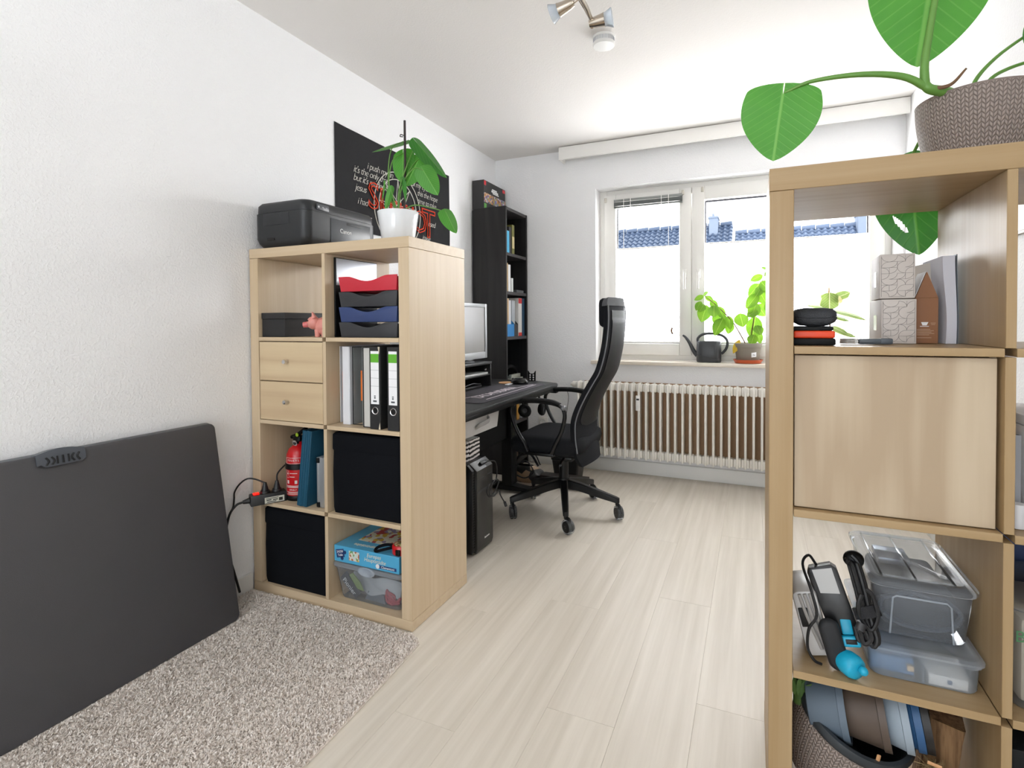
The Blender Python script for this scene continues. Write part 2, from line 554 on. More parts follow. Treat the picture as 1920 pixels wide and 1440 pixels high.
BIRCH_D = wood('birch_drawer_front', '#c2a988', '#d2bd9a', 'x', wave=0.45)
BIRCH_P = wood('birch_door_panel', '#ab967c', '#c0ae95', 'z', wave=0.55)
FLOORM = wood('light_oak_plank', '#c0b7a9', '#d6cec2', 'y', rough=0.45, stretch=0.8, rnd=0.015, contrast=0.9)
BLACKW = wood('black_brown_ash', '#141314', '#272525', 'z', rough=0.45, wave=0.3)
BLACK = mat('black_plastic', '#0d0e10', 0.42, vary=0.1, spec=0.3)
BLACKM = mat('black_matte', '#101112', 0.65, vary=0.1, spec=0.25)
BLACKF = mat('black_fabric', '#0c0e13', 0.9, vary=0.15, scale=60, bump=0.35, bscale=700, spec=0.15)
DGREY = mat('dark_grey_plastic', '#3a3b3e', 0.45, vary=0.05)
CHROME = mat('brushed_nickel', '#c9bfb2', 0.22, metal=1.0)
STEEL = mat('polished_steel', '#d8d8da', 0.18, metal=1.0)
PAPER = mat('white_paper', '#eeeef0', 0.7, vary=0.02)
INK = mat('printed_white', '#e8e8e8', 0.6, vary=0.0)
CLEAR = clear('clear_plastic', haze=0.13, gloss=0.12)
MILKY = clear('milky_plastic', haze=0.42, gloss=0.10, rough=0.2, hazecol='#dfe6ee')
GLASS = clear('window_glass', tint=(0.98, 0.99, 1.0), haze=0.0, gloss=0.05, rough=0.0)
LEAF = leafmat('monstera_leaf', '#448a30', '#57a03a', '#7db65a', 0.3, veins=9, slope=0.4)
LEAF_D = leafmat('dark_monstera_leaf', '#2c6f26', '#3d8a2d', '#6aa84a', 0.25, veins=6)
LEAF_Y = leafmat('coleus_leaf', '#4f8420', '#85b02c', '#a9c45a', 0.42, veins=7)
LEAF_V = leafmat('variegated_leaf', '#5f7d3c', '#86984c', '#ded9ac', 0.4, veins=7, edge='#efe3b0')
STEM = mat('green_stem', '#63923f', 0.45, vary=0.12)
STEMB = mat('brown_stem', '#6d5038', 0.6, vary=0.15)
SOIL = mat('soil', '#3a2b20', 0.95, vary=0.3, scale=80, bump=0.6, bscale=120)
TAPE_OR = mat('orange_print', '#e07018', 0.5)
RED = mat('red_gloss', '#c3141c', 0.3, vary=0.06, coat=0.3)

# ------------------------------------------------------------------ the room
H = 2.372; YB = 2.045; XR = 2.709; YR = -5.5
WX0, WX1, WZ0, WZ1 = 0.818, 2.665, 0.797, 2.066
bm = BM(); box(bm, -0.25, 0, YR, YB+0.32, -0.1, H+0.1); struct('wall_left', bm, WALL)
bm = BM(); box(bm, XR, XR+0.25, YR, YB+0.32, -0.1, H+0.1); struct('wall_right', bm, WALL)
bm = BM()
box(bm, 0, WX0, YB, YB+0.30, -0.1, H+0.1); box(bm, WX1, XR, YB, YB+0.30, -0.1, H+0.1)
box(bm, WX0, WX1, YB, YB+0.30, -0.1, WZ0); box(bm, WX0, WX1, YB, YB+0.30, WZ1, H+0.1)
struct('wall_back', bm, WALL)
bm = BM()
box(bm, -0.25, 0.1, YR-0.2, YR, -0.1, H+0.1); box(bm, 2.6, XR+0.25, YR-0.2, YR, -0.1, H+0.1); box(bm, 0.1, 2.6, YR-0.2, YR, 2.32, H+0.1)
struct('wall_front', bm, WALL)
bm = BM(); box(bm, -0.25, XR+0.25, YR-0.2, YB+0.32, H, H+0.1); struct('ceiling', bm, CEIL)
bm = BM(); box(bm, -0.25, XR+0.25, YR-0.2, YB+0.32, -0.12, -0.008)
floor = struct('floor', bm, mat('floor_joint', '#a39a8b', 0.8))
pw, pl = 0.193, 1.285
bm = BM(); box(bm, 0, pw-0.0003, 0, pl-0.0004, -0.008, 0.0, 0.0004, 1)
first = None
k = 0
x = 0.0
while x < XR-0.01:
    y = YR - (0.43*k % 1.0)*pl
    while y < YB:
        y0, y1, x1 = max(y, YR), min(y+pl, YB), min(x+pw, XR)
        full = (y0 == y and y1 == y+pl and x1 == x+pw)
        if full and first is not None:
            c = first.copy(); COL.objects.link(c); c.parent = floor; c.location = (x, y, 0); OFF[c.name] = Vector((x, y, 0))
        else:
            b2 = BM(); box(b2, 0, x1-x-0.0003, 0, y1-y0-0.0004, -0.008, 0.0, 0.0004, 1)
            me = bpy.data.meshes.new('plank'); b2.to_mesh(me); b2.free()
            c = link_mesh('plank', me, FLOORM, floor, Vector((0, 0, 0)), smooth=False)
            c.location = (x, y0, 0)
            if full: first = c
        y += pl
    x += pw; k += 1
bm.free()
# baseboards
bm = BM(); box(bm, 0.0, XR, YB-0.016, YB, 0.0, 0.092, 0.003, 2); b0 = struct('baseboard_back', bm, BASEB)
bm = BM(); box(bm, 0.0, 0.016, YR, -0.228, 0.0, 0.075, 0.003, 2); struct('baseboard_left', bm, BASEB)
bm = BM(); box(bm, 0.0, 0.016, 0.17, YB-0.016, 0.0, 0.075, 0.003, 2); struct('baseboard_left', bm, BASEB)
bm = BM(); box(bm, XR-0.016, XR, -0.10, YB-0.016, 0.0, 0.085, 0.003, 2); struct('baseboard_right', bm, BASEB)
# curtain cornice under the ceiling
bm = BM()
box(bm, 0.571, XR-0.002, 1.935, 1.951, 2.277, H-0.004, 0.002, 1)
box(bm, 0.571, 0.587, 1.951, YB, 2.277, H-0.004, 0.002, 1)
struct('trim_1', bm, WHITE)
bm = BM(); box(bm, 0.587, XR-0.002, 1.951, YB, H-0.02, H-0.004); struct('trim_2', bm, WHITE)

# window: two sashes, panes, handles, sill
bm = BM()
def ring(bm, x0, x1, z0, z1, w, y0, y1, bev=0.004, wz=None, wt=None):
    wz = w if wz is None else wz; wt = w if wt is None else wt
    box(bm, x0, x0+w, y0, y1, z0, z1, bev); box(bm, x1-w, x1, y0, y1, z0, z1, bev)
    box(bm, x0+w, x1-w, y0, y1, z0, z0+wz, bev); box(bm, x0+w, x1-w, y0, y1, z1-wt, z1, bev)
FY = 2.165
ring(bm, WX0, WX1, WZ0+0.012, WZ1, 0.055, FY, FY+0.075)
win = struct('window_1', bm, PVC)
SL, SM, SR = 0.858, 1.484, 2.628
ZB, ZT = 0.846, 2.03
for (x0, x1, g0, g1, gz0, gz1) in ((SL, SM-0.0015, 0.945, 1.400, 0.930, 1.965), (SM+0.0015, SR, 1.570, 2.545, 0.930, 1.935)):
    bm = BM()
    y0, y1 = FY-0.022, FY+0.05
    box(bm, x0, g0, y0, y1, ZB, ZT, 0.006); box(bm, g1, x1, y0, y1, ZB, ZT, 0.006)
    box(bm, g0, g1, y0, y1, ZB, gz0, 0.006); box(bm, g0, g1, y0, y1, gz1, ZT, 0.006)
    obj('sash', bm, PVC, win)
    bm = BM(); ring(bm, g0, g1, gz0, gz1, 0.007, FY+0.02, FY+0.03, 0.0, wt=0.012); obj('gasket', bm, mat('gasket_rubber', '#2b2c36', 0.6), win)
    bm = BM(); box(bm, g0+0.004, g1-0.004, FY+0.031, FY+0.035, gz0+0.004, gz1-0.004); obj('pane', bm, GLASS, win, smooth=False)
for hx in (1.440, 1.530):
    bm = BM(); box(bm, hx-0.014, hx+0.014, FY-0.034, FY-0.023, 1.39, 1.455, 0.004)
    hp = obj('handle_plate', bm, PVC, win)
    bm = BM()
    tube(bm, [(hx, FY-0.034, 1.425), (hx, FY-0.062, 1.425)], 0.008, smooth=False)
    tube(bm, [(hx, FY-0.062, 1.431), (hx, FY-0.064, 1.39), (hx, FY-0.066, 1.315)], 0.0085, flat=(Vector((0, 1, 0)), 0.6))
    obj('handle', bm, WHITE, hp)
for (hx, hz) in ((0.868, 2.0), (1.425, 2.003), (1.556, 2.01)):
    bm = BM(); box(bm, hx-0.009, hx+0.009, FY-0.03, FY-0.0215, hz-0.022, hz+0.012, 0.003); cyl(bm, (hx, FY-0.034, hz), (hx, FY-0.03, hz), 0.004)
    obj('hinge_cap', bm, mat('hinge_grey', '#c9c3b8', 0.4), win)
bm = BM(); box(bm, 0.793, XR-0.006, 1.985, FY+0.02, WZ0-0.014, WZ0+0.011, 0.003)
SILLM = mat('cream_marble', '#e2d8c9', 0.3, vary=0.08, scale=25)
struct('trim_3', bm, SILLM)
SILLZ = WZ0+0.0115

# pleated blinds
BL = translucent('blind_fabric', '#f2f3f6', 0.6)
def pleated(x0, x1, z0, z1, label):
    t = thing('pleated_blind', label, 'blind', ((x0+x1)/2, FY-0.005, z0), 'pleated blinds on the two sashes')
    bm = BM()
    n = int((z1-z0-0.02)/0.0105)
    zs = np.linspace(z0+0.010, z1-0.010, 2*n+1)
    V = []
    for i, z in enumerate(zs):
        y = FY+0.006+(0.0055 if i % 2 else -0.0055)
        V.append((bm.verts.new((x0, y, z)), bm.verts.new((x1, y, z))))
    for a, b in zip(V, V[1:]): bm.faces.new([a[0], a[1], b[1], b[0]])
    obj('pleats', bm, BL, t, smooth=False)
    for z in (z0, z1-0.010):
        bm = BM(); box(bm, x0-0.001, x1+0.001, FY-0.003, FY+0.014, z, z+0.010, 0.002); obj('rail', bm, WHITE, t)
    return t
pleated(0.9475, 1.3975, 0.934, 1.634, 'white pleated blind on the narrow left window sash')
pleated(1.5725, 2.5425, 0.934, 1.636, 'white pleated blind on the wide right window sash')
# raised venetian blind on the left sash
vb = thing('venetian_blind', 'raised dark grey venetian blind across the top of the left sash', 'blind', (1.18, FY-0.04, 1.94))
bm = BM(); box(bm, 0.936, 1.424, FY-0.05, FY-0.0235, 1.972, 1.988, 0.002); obj('head_rail', bm, mat('grey_metal', '#8c8f8c', 0.4), vb)
SLATM = mat('grey_slat', '#5d625f', 0.4)
bm = BM(); box(bm, 0.938, 1.422, FY-0.049, FY-0.0245, 1.9640, 1.9669); s0 = obj('slat', bm, SLATM, vb)
for i in range(1, 9): piece_copy(s0, vb, (0, 0.0015*(i % 2), -0.0030*i))
bm = BM(); box(bm, 0.937, 1.423, FY-0.048, FY-0.0255, 1.925, 1.937, 0.002); obj('bottom_rail', bm, SLATM, vb)
for cx in (1.01, 1.06, 1.28, 1.33):
    bm = BM(); cyl(bm, (cx, FY-0.053, 1.925), (cx, FY-0.053, 1.99), 0.0022, seg=6)
    if cx in (1.01, 1.33): cyl(bm, (cx, FY-0.053, 1.63), (cx, FY-0.053, 1.925), 0.0018, seg=6)
    obj('ladder_cord', bm, WHITE, vb)
bm = BM(); tube(bm, [(1.352, FY-0.012, 1.0), (1.345, FY-0.016, 1.02), (1.349, FY-0.014, 1.045)], 0.006); tube(bm, [(1.352, FY-0.010, 1.0), (1.358, FY-0.008, .985), (1.372, FY-0.008, .975), (1.39, FY-0.008, .972)], 0.0018)
tag(obj('blind_cord_cleat', bm, STEMB, None, loc=(1.352, FY-0.01, 1.0)), 'small brown cord toggle hanging at the left pleated blind', 'cord cleat')

# house across the street
def tiles(x0, x1, ridge_y, ridge_z, eave_y, eave_z, cw=0.17, rows=26):
    """wavy roof tiles as real relief: columns of S-waves, courses overlapping"""
    bm = BM()
    nx = int((x1-x0)/cw*6); P = []
    slope = Vector((0, ridge_y-eave_y, ridge_z-eave_z)); L = slope.length; d = slope.normalized(); nrm = Vector((0, -d.z, d.y))
    ts = []
    for r in range(rows):
        ts += [(r/rows, 0.035), ((r+0.98)/rows, 0.0)]
    grid = []
    for t, lift in ts:
        row = []
        for i in range(nx+1):
            xx = x0+(x1-x0)*i/nx
            w = 0.030*math.sin(2*math.pi*(xx-x0)/cw)
            p = Vector((xx, eave_y, eave_z))+d*(L*t)+nrm*(lift+w)
            row.append(bm.verts.new(p))
        grid.append(row)
    for a, b in zip(grid, grid[1:]):
        for i in range(nx): bm.faces.new([a[i], a[i+1], b[i+1], b[i]])
    return bm
TILE = mat('blue_grey_tile', '#4f5c72', 0.35, vary=0.2, scale=4)
TILE2 = mat('slate_blue_tile', '#66738a', 0.4, vary=0.15, scale=4)
HW = mat('house_render', '#c8c5bf', 0.9)
def house(x0, x1, rz, tm, chims, label):
    h = thing('house', label, 'house', ((x0+x1)/2, 16, -6))
    bm = BM(); prism(bm, [(11.5, -6), (20.5, -6), (20.5, rz-3.35), (16, rz-0.08), (11.5, rz-3.35)], x0+0.05, x1-0.05, 'x'); obj('wall', bm, HW, h, smooth=False)
    bm = tiles(x0, x1, 15.98, rz-0.02, 11.2, rz-3.5); obj('roof_tiles', bm, tm, h, kind='stuff', ang=60)
    bm = BM(); box(bm, x0, x1, 16.02, 20.8, rz-0.1, rz-0.06, M=None); bm.free()
    n = int((x1-x0)/0.36)
    bm = BM(); cyl(bm, (0, 15.98, rz), (0.34, 15.98, rz+0.012), 0.07, 0.085, 10); bm.transform(Matrix.Translation((x0, 0, 0)))
    r0 = obj('ridge_tile', bm, tm, h)
    for i in range(1, n): piece_copy(r0, h, ((x1-x0)/n*i, 0, 0))
    for (a, b, zt, cm) in chims:
        bm = BM(); box(bm, a, b, 15.5, 16.1, rz-0.9, zt, 0.01); box(bm, a-0.02, b+0.02, 15.48, 16.12, zt-0.06, zt-0.02)
        c = obj('chimney', bm, cm, h)
        bm = BM(); cyl(bm, (a+0.12, 15.8, zt), (a+0.10, 15.8, zt+0.13), 0.04, 0.03); obj('chimney_pot', bm, cm, c)
    return h
CH = mat('grey_chimney', '#8790a0', 0.8)
house(-9, 1.30, 4.12, TILE, [(0.62, 0.88, 4.32, CH)], 'taller house with blue tiled roof and chimney, across the street')
house(1.36, 12, 3.83, TILE2, [(4.55, 5.0, 4.10, CH)], 'lower tiled house to the right, across the street')

# radiator
rad = thing('radiator', 'white ribbed column radiator under the window sill', 'radiator', (1.5, 1.94, 0.13))
RADM = mat('radiator_enamel', '#e6e2da', 0.35, vary=0.03)
pitch = 0.0485
def rad_section(x):
    bm = BM()
    box(bm, x-0.0075, x+0.0075, 1.90, 1.985, 0.137, 0.662, 0.005, 2)
    for z in (0.17, 0.632):
        box(bm, x-pitch/2, x+pitch/2, 1.917, 1.972, z-0.030, z+0.026, 0.010, 2)
    return bm
r0 = obj('radiator_section', rad_section(0.722), RADM, rad)
nsec = 31
for i in range(1, nsec): piece_copy(r0, rad, (pitch*i, 0, 0))
bm = BM(); cyl(bm, (0.700, 1.945, 0.635), (0.672, 1.945, 0.635), 0.022); cyl(bm, (0.672, 1.945, 0.635), (0.655, 1.945, 0.635), 0.014, 0.010); obj('end_cap', bm, RADM, rad)
CORK = mat('brown_insulation_board', '#a98a6c', 0.9, vary=0.12, scale=90, bump=0.3, bscale=200)
bm = BM(); box(bm, 0.98, 2.60, 2.030, 2.0445, 0.165, 0.66); box(bm, 0.98, 2.60, 2.0285, 2.030, 0.165, 0.66)
bm2 = BM(); bm.free()
box(bm2, 0.735, 2.60, 2.024, 2.0445, 0.175, 0.655); tag(obj('insulation_board', bm2, CORK, None, loc=(1.6, 2.035, 0.17)), 'brown insulation board on the wall behind the radiator', 'board')
bm = BM(); box(bm, 0.0, 0.0305, 1.884, 1.898, 0.0, 0.105, 0.004); box(bm, 0.005, 0.0255, 1.882, 1.885, 0.072, 0.086)
for v in bm.verts: v.co += Vector((1.141, 0.0, 0.476))
hm = thing('heat_meter', 'small white heat cost meter clipped on the radiator ribs', 'meter', (1.156, 1.89, 0.476))
obj('meter_body', bm, WHITE, hm)
bm = BM(); box(bm, 1.147, 1.166, 1.8812, 1.8819, 0.549, 0.561); obj('display', bm, mat('lcd_dark', '#2a2c2c', 0.3), hm)

# ------------------------------------------------------------------ cube shelves
CX, CZ, TI, TX, TZ, DD = 0.335, 0.3166, 0.0155, 0.046, 0.038, 0.386
SW = 2*CX+TI+2*TX; SH = 4*CZ+3*TI+2*TZ
def shelf_z(k):            # top face of the board under row k (1 = top row)
    return SH-TZ-k*CZ-(k-1)*TI
def cube_shelf(ox, oy, label, BIRCH_X=BIRCH_X, BIRCH_Z=BIRCH_Z, top=0.0):
    t = thing('cube_shelf', label, 'shelf', (ox, oy, 0))
    e = 0.0006
    bm = BM(); box(bm, ox, ox+SW, oy, oy+DD, SH-TZ, SH+top, 0.001, 1); obj('top_board', bm, BIRCH_X, t)
    bm = BM(); box(bm, ox, ox+SW, oy, oy+DD, 0.001, TZ, 0.001, 1); obj('bottom_board', bm, BIRCH_X, t)
    for x in (ox, ox+SW-TX):
        bm = BM(); box(bm, x+e, x+TX-e, oy+e, oy+DD-e, TZ+e, SH-TZ-e, 0.001, 1); obj('side_panel', bm, BIRCH_Z, t)
    for c in (0, 1):
        for r in (1, 2, 3):
            x0 = ox+TX+c*(CX+TI); z = shelf_z(r)
            bm = BM(); box(bm, x0+e, x0+CX-e, oy+e, oy+DD-e, z-TI, z, 0.0008, 1); obj('shelf_board', bm, BIRCH_X, t)
    for r in (1, 2, 3, 4):
        z = shelf_z(r) if r < 4 else TZ
        bm = BM(); box(bm, ox+TX+CX, ox+TX+CX+TI, oy+e, oy+DD-e, z+0.0003, z+CZ-0.0003, 0.0008, 1); obj('divider', bm, BIRCH_Z, t)
    for zz in (0.30, 1.10):
        pass
    return t
LX, LY = 0.010, -0.2198
RX, RY = 1.913, -0.548
left_shelf = cube_shelf(LX, LY, 'birch cube shelf of eight cubbies on the rug against the left wall')
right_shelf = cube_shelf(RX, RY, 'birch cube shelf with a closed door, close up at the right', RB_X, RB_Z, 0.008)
Z1, Z2, Z3, Z4 = shelf_z(1), shelf_z(2), shelf_z(3), TZ
LC0, LC1 = LX+TX, LX+TX+CX+TI
RC0, RC1 = RX+TX, RX+TX+CX+TI
# small knot marks on the left shelf's side
# drawer insert in the left shelf
for zz, lab in ((Z2+0.1585, 'upper'), (Z2+0.0005, 'lower')):
    pass
di = thing('drawer_insert', 'birch two-drawer insert in the left shelf', 'drawer unit', (LC0+CX/2, LY+0.01, Z2))
bm = BM(); box(bm, LC0+0.003, LC0+CX-0.003, LY+0.022, LY+DD-0.01, Z2+0.001, Z2+CZ-0.003); obj('body', bm, BIRCH_X, di)
for zz in (Z2+0.001, Z2+0.1585):
    bm = BM(); box(bm, LC0+0.0025, LC0+CX-0.0025, LY+0.002, LY+0.020, zz+0.001, zz+0.1545, 0.0012, 1)
    dr = obj('drawer_front', bm, BIRCH_D, di)
    kx, kz = LC0+0.155, zz+0.078
    bm = BM(); cyl(bm, (kx, LY+0.0015, kz), (kx, LY-0.012, kz), 0.0042); lathe(bm, [(0, 0), (0.008, 0.001), (0.0095, 0.005), (0.008, 0.010), (0, 0.0115)], M=Matrix.Translation((kx, LY-0.010, kz)) @ Matrix.Rotation(R(90), 4, 'X'), seg=18)
    obj('knob', bm, STEEL, dr)
# door insert of the right shelf
dn = thing('door_insert', 'pale birch door filling the second cubby of the right shelf', 'door insert', (RC0+CX/2, RY+0.02, Z2))
bm = BM(); box(bm, RC0+0.002, RC0+CX-0.006, RY+0.016, RY+0.034, Z2+0.002, Z2+CZ-0.003, 0.001, 1); obj('door_leaf', bm, BIRCH_P, dn)
bm = BM()
for a in (RC0+0.001, RC0+CX-0.011):
    box(bm, a, a+0.010, RY+0.036, RY+DD-0.01, Z2+0.001, Z2+CZ-0.002)
box(bm, RC0+0.012, RC0+CX-0.012, RY+DD-0.020, RY+DD-0.011, Z2+0.001, Z2+CZ-0.002)
obj('carcass', bm, BIRCH_Z, dn)

# ------------------------------------------------------------------ rug
def rug():
    pts = [(0.018, -2.6), (0.865, -2.6), (0.880, -0.80), (0.868, -0.50), (0.852, -0.272), (0.80, -0.240), (0.40, -0.232), (0.018, -0.236)]
    t = thing('rug', 'thick beige-grey shag rug under the leaning grey panel', 'rug', (0.45, -1.2, 0))
    bm = BM(); prism(bm, pts, 0.0004, 0.006, 'z', 0.001); obj('backing', bm, mat('rug_base', '#d8cec4', 0.95), t)
    N = 135000
    # denser towards the viewer's end
    px = rng.uniform(0.020, 0.882, N); py = rng.uniform(-1.55, -0.233, N)
    xmax = np.interp(py, [-2.6, -0.8, -0.5, -0.272, -0.235], [0.865, 0.880, 0.868, 0.852, 0.80])
    ymax = np.interp(px, [0.0, 0.4, 0.8, 0.9], [-0.238, -0.234, -0.242, -0.27])
    ok = (px < xmax-0.001) & (py < ymax)
    px, py = px[ok], py[ok]; N = len(px)
    # clumps
    cl = np.array([noise.noise(Vector((x*45, y*45, 0))) for x, y in zip(px, py)])
    h = 0.0075+0.0035*rng.random(N)+0.0016*cl
    a = rng.uniform(0, 2*np.pi, N); lean = 0.002+0.004*rng.random(N)
    a2 = np.array([noise.noise(Vector((x*30, y*30, 5))) for x, y in zip(px, py)])*3+rng.uniform(-2.6, 2.6, N)
    w = 0.0017+0.0008*rng.random(N)
    dx, dy = np.cos(a)*w, np.sin(a)*w
    lx, ly = np.cos(a2)*lean, np.sin(a2)*lean
    V = np.zeros((N, 5, 3))
    V[:, 0] = np.stack([px-dx, py-dy, np.full(N, 0.005)], 1)
    V[:, 1] = np.stack([px+dx, py+dy, np.full(N, 0.005)], 1)
    V[:, 2] = np.stack([px+dx*1.1+lx*0.4, py+dy*1.1+ly*0.4, 0.005+h*0.6], 1)
    V[:, 3] = np.stack([px-dx*1.1+lx*0.4, py-dy*1.1+ly*0.4, 0.005+h*0.6], 1)
    V[:, 4] = np.stack([px+lx*1.3, py+ly*1.3, 0.004+h], 1)
    base = np.array([0.45, -1.2, 0]); V -= base
    idx = (np.arange(N)*5)
    tris = np.stack([np.stack([idx, idx+1, idx+2], 1), np.stack([idx, idx+2, idx+3], 1), np.stack([idx+3, idx+2, idx+4], 1)], 1).reshape(-1, 3)
    me = bpy.data.meshes.new('pile')
    me.vertices.add(N*5); me.vertices.foreach_set('co', V.reshape(-1))
    me.loops.add(len(tris)*3); me.loops.foreach_set('vertex_index', tris.reshape(-1).astype(np.int32))
    me.polygons.add(len(tris)); me.polygons.foreach_set('loop_start', (np.arange(len(tris))*3).astype(np.int32))
    me.update(); me.validate()
    m, n, l, b = _new('rug_yarn')
    gi = n.new('ShaderNodeNewGeometry')
    cr = n.new('ShaderNodeValToRGB')
    e = cr.color_ramp.elements
    e[0].position = 0.0; e[0].color = lin('#d6cac0'); e[1].position = 1.0; e[1].color = lin('#f6f0ea')
    e.new(0.5).color = lin('#e9e0d8')
    l.new(gi.outputs['Random Per Island'], cr.inputs['Fac']); l.new(cr.outputs['Color'], b.inputs['Base Color'])
    b.inputs['Roughness'].default_value = 0.9; b.inputs['Specular IOR Level'].default_value = 0.15
    link_mesh('pile', me, m, t, Vector(base), smooth=False, kind='stuff')
rug()

# ------------------------------------------------------------------ leaning grey panel (folding table)
def rot_about(p, axis, ang):
    return Matrix.Translation(p) @ Matrix.Rotation(ang, 4, axis) @ Matrix.Translation(-Vector(p))
ft = thing('folding_table', 'large dark grey folding table top leaning on its side against the left wall', 'table', (0.17, -0.9, 0.006))
ML = rot_about((0.168, -0.9, 0.012), 'Y', -math.atan2(0.122, 0.715))
# built upright, then tipped back to the wall
bm = BM()
prism(bm, rrect(-1.132, 0.371, 0.725, 0.360, 0.022), 0.128, 0.168, 'x', 0.006)
bm.transform(ML)
obj('table_top', bm, mat('grey_panel', '#4b4a4d', 0.55, vary=0.04, scale=6, bump=0.1, bscale=500), ft)
bm = BM()
prism(bm, rrect(-1.132, 0.371, 0.729, 0.3655, 0.026), 0.136, 0.146, 'x', 0.002)
bm.transform(ML); obj('edge_band', bm, mat('grey_alu_edge', '#7c7f84', 0.35, metal=0.4), ft)
# carrying handle over the top edge
bm = BM()
ya, yb = -0.945, -0.828; zt = 0.7345
secs = []
for i in range(13):
    f = i/12; y = ya+(yb-ya)*f
    lift = 0.010*math.sin(math.pi*f)
    hgt = 0.030*(1 if 0.1 < f < 0.93 else 0.75)
    secs.append([(0.132, y, zt-0.002+lift), (0.172, y, zt-0.002+lift), (0.1755, y, zt-0.010+lift*0.6), (0.1755, y, zt-0.010-hgt), (0.1700, y, zt-0.010-hgt), (0.1700, y, zt-0.008), (0.135, y, zt-0.007)])
loft(bm, secs); bm.transform(ML)
ch = obj('carry_handle', bm, mat('handle_grey', '#4c5057', 0.4), ft)
for i in range(7):
    y = ya+0.020+i*0.0135
    bm = BM()
    c = -1 if i < 2 else (1 if i > 4 else 0)
    tube(bm, [(0.1762, y-0.004*c*0, zt-0.013), (0.1765, y+0.006*(-c), zt-0.024), (0.1762, y, zt-0.035)], 0.0026, seg=6)
    bm.transform(ML); obj('handle_slot', bm, mat('slot_black', '#0c0d10', 0.6), ch)

# ------------------------------------------------------------------ bookcase
bk = thing('bookcase', 'tall narrow black-brown bookcase in the far left corner', 'bookcase', (0.15, 1.82, 0))
BY0, BY1, BXF, BZ = 1.638, 2.024, 0.280, 1.912
for y in (BY0, BY1-0.02):
    bm = BM(); box(bm, 0.018, BXF, y, y+0.02, 0.001, BZ, 0.001, 1); obj('side_panel', bm, BLACKW, bk)
bm = BM(); box(bm, 0.012, 0.017, BY0+0.002, BY1-0.002, 0.05, BZ-0.01); obj('back_panel', bm, mat('black_back', '#141416', 0.6), bk)
EDGE = wood('black_edge', '#2a2829', '#454243', 'y', rough=0.4)
BSH = [1.588, 1.311, 0.986, 0.660, 0.360]
for z in BSH+[BZ-0.001, 0.07]:
    bm = BM(); box(bm, 0.019, BXF-0.002, BY0+0.021, BY1-0.021, z-0.022, z, 0.001, 1); obj('shelf_board', bm, EDGE, bk)
bm = BM(); box(bm, 0.24, 0.255, BY0+0.021, BY1-0.021, 0.001, 0.047); obj('plinth', bm, BLACKW, bk)

# ------------------------------------------------------------------ desk
dk = thing('desk', 'black desk with rounded corners along the left wall', 'desk', (0.42, 0.85, 0))
DPTS = [(0.10, 0.185), (0.752, 0.185), (0.748, 1.395), (0.742, 1.42), (0.728, 1.437), (0.56, 1.512), (0.10, 1.535)]
DESKM = mat('black_desk_top', '#232425', 0.45, vary=0.08, scale=30, spec=0.35)
bm = BM(); prism(bm, DPTS, 0.676, 0.700, 'z', 0.006); obj('desk_top', bm, DESKM, dk)
bm = BM(); prism(bm, [(0.70, 0.20), (0.742, 0.20), (0.740, 1.38), (0.70, 1.38)], 0.655, 0.6755, 'z', 0.002); obj('front_rail', bm, BLACK, dk)
for y in (0.24, 1.30):
    bm = BM(); box(bm, 0.40, 0.47, y, y+0.085, 0.046, 0.6755, 0.003); obj('leg', bm, BLACK, dk)
    bm = BM(); prism(bm, [(0.12, 0.012), (0.66, 0.012), (0.66, 0.026), (0.47, 0.045), (0.12, 0.045)], y+0.008, y+0.077, 'y', 0.003)
    for px_ in (0.15, 0.63): cyl(bm, (px_, y+0.042, 0.001), (px_, y+0.042, 0.013), 0.016)
    obj('foot', bm, BLACK, dk)
bm = BM(); box(bm, 0.41, 0.44, 0.326, 1.299, 0.35, 0.62, 0.002); obj('modesty_panel', bm, BLACKM, dk)
# hanging fabric drawer
GREYF = mat('light_grey_fabric', '#b4b2b0', 0.9, vary=0.08, scale=160, bump=0.3, bscale=500)
bm = BM(); prism(bm, [(0.46, 0.572), (0.700, 0.566), (0.712, 0.654), (0.46, 0.6535)], 0.285, 0.640, 'y', 0.006); fd = obj('fabric_drawer', bm, GREYF, dk, label='light grey fabric drawer hanging under the top')
bm = BM()
tube(bm, [(0.706, 0.405, 0.600), (0.722, 0.415, 0.612), (0.726, 0.46, 0.616), (0.722, 0.505, 0.622), (0.709, 0.516, 0.634)], 0.011, seg=8, flat=(Vector((1, 0, 0)), 0.25))
obj('pull_loop', bm, mat('grey_webbing', '#8a8886', 0.85), fd)

# ------------------------------------------------------------------ office chair
oc = thing('office_chair', 'black high-back office chair with armrests and clear-rimmed casters at the desk', 'chair', (0.889, 1.107, 0))
CXc, CYc = 0.889, 1.107
CHF = mat('charcoal_chair_fabric', '#1a1b1e', 0.85, vary=0.12, scale=150, bump=0.25, bscale=600, spec=0.15)
CHB = mat('chair_black_metal', '#0b0b0c', 0.38, vary=0.05, spec=0.35)
bm = BM(); cyl(bm, (CXc, CYc, 0.148), (CXc, CYc, 0.200), 0.040, 0.034, 28); cyl(bm, (CXc, CYc, 0.075), (CXc, CYc, 0.148), 0.013, seg=14); obj('base_hub', bm, CHB, oc)
bm = BM(); cyl(bm, (CXc, CYc, 0.200), (CXc, CYc, 0.305), 0.027, seg=24); cyl(bm, (CXc, CYc, 0.305), (CXc, CYc, 0.352), 0.016, seg=20); obj('gas_column', bm, CHB, oc)
bm = BM(); box(bm, CXc-0.13, CXc+0.11, CYc-0.10, CYc+0.10, 0.335, 0.375, 0.015, 3); box(bm, CXc-0.06, CXc+0.07, CYc-0.06, CYc+0.06, 0.305, 0.336, 0.012, 2)
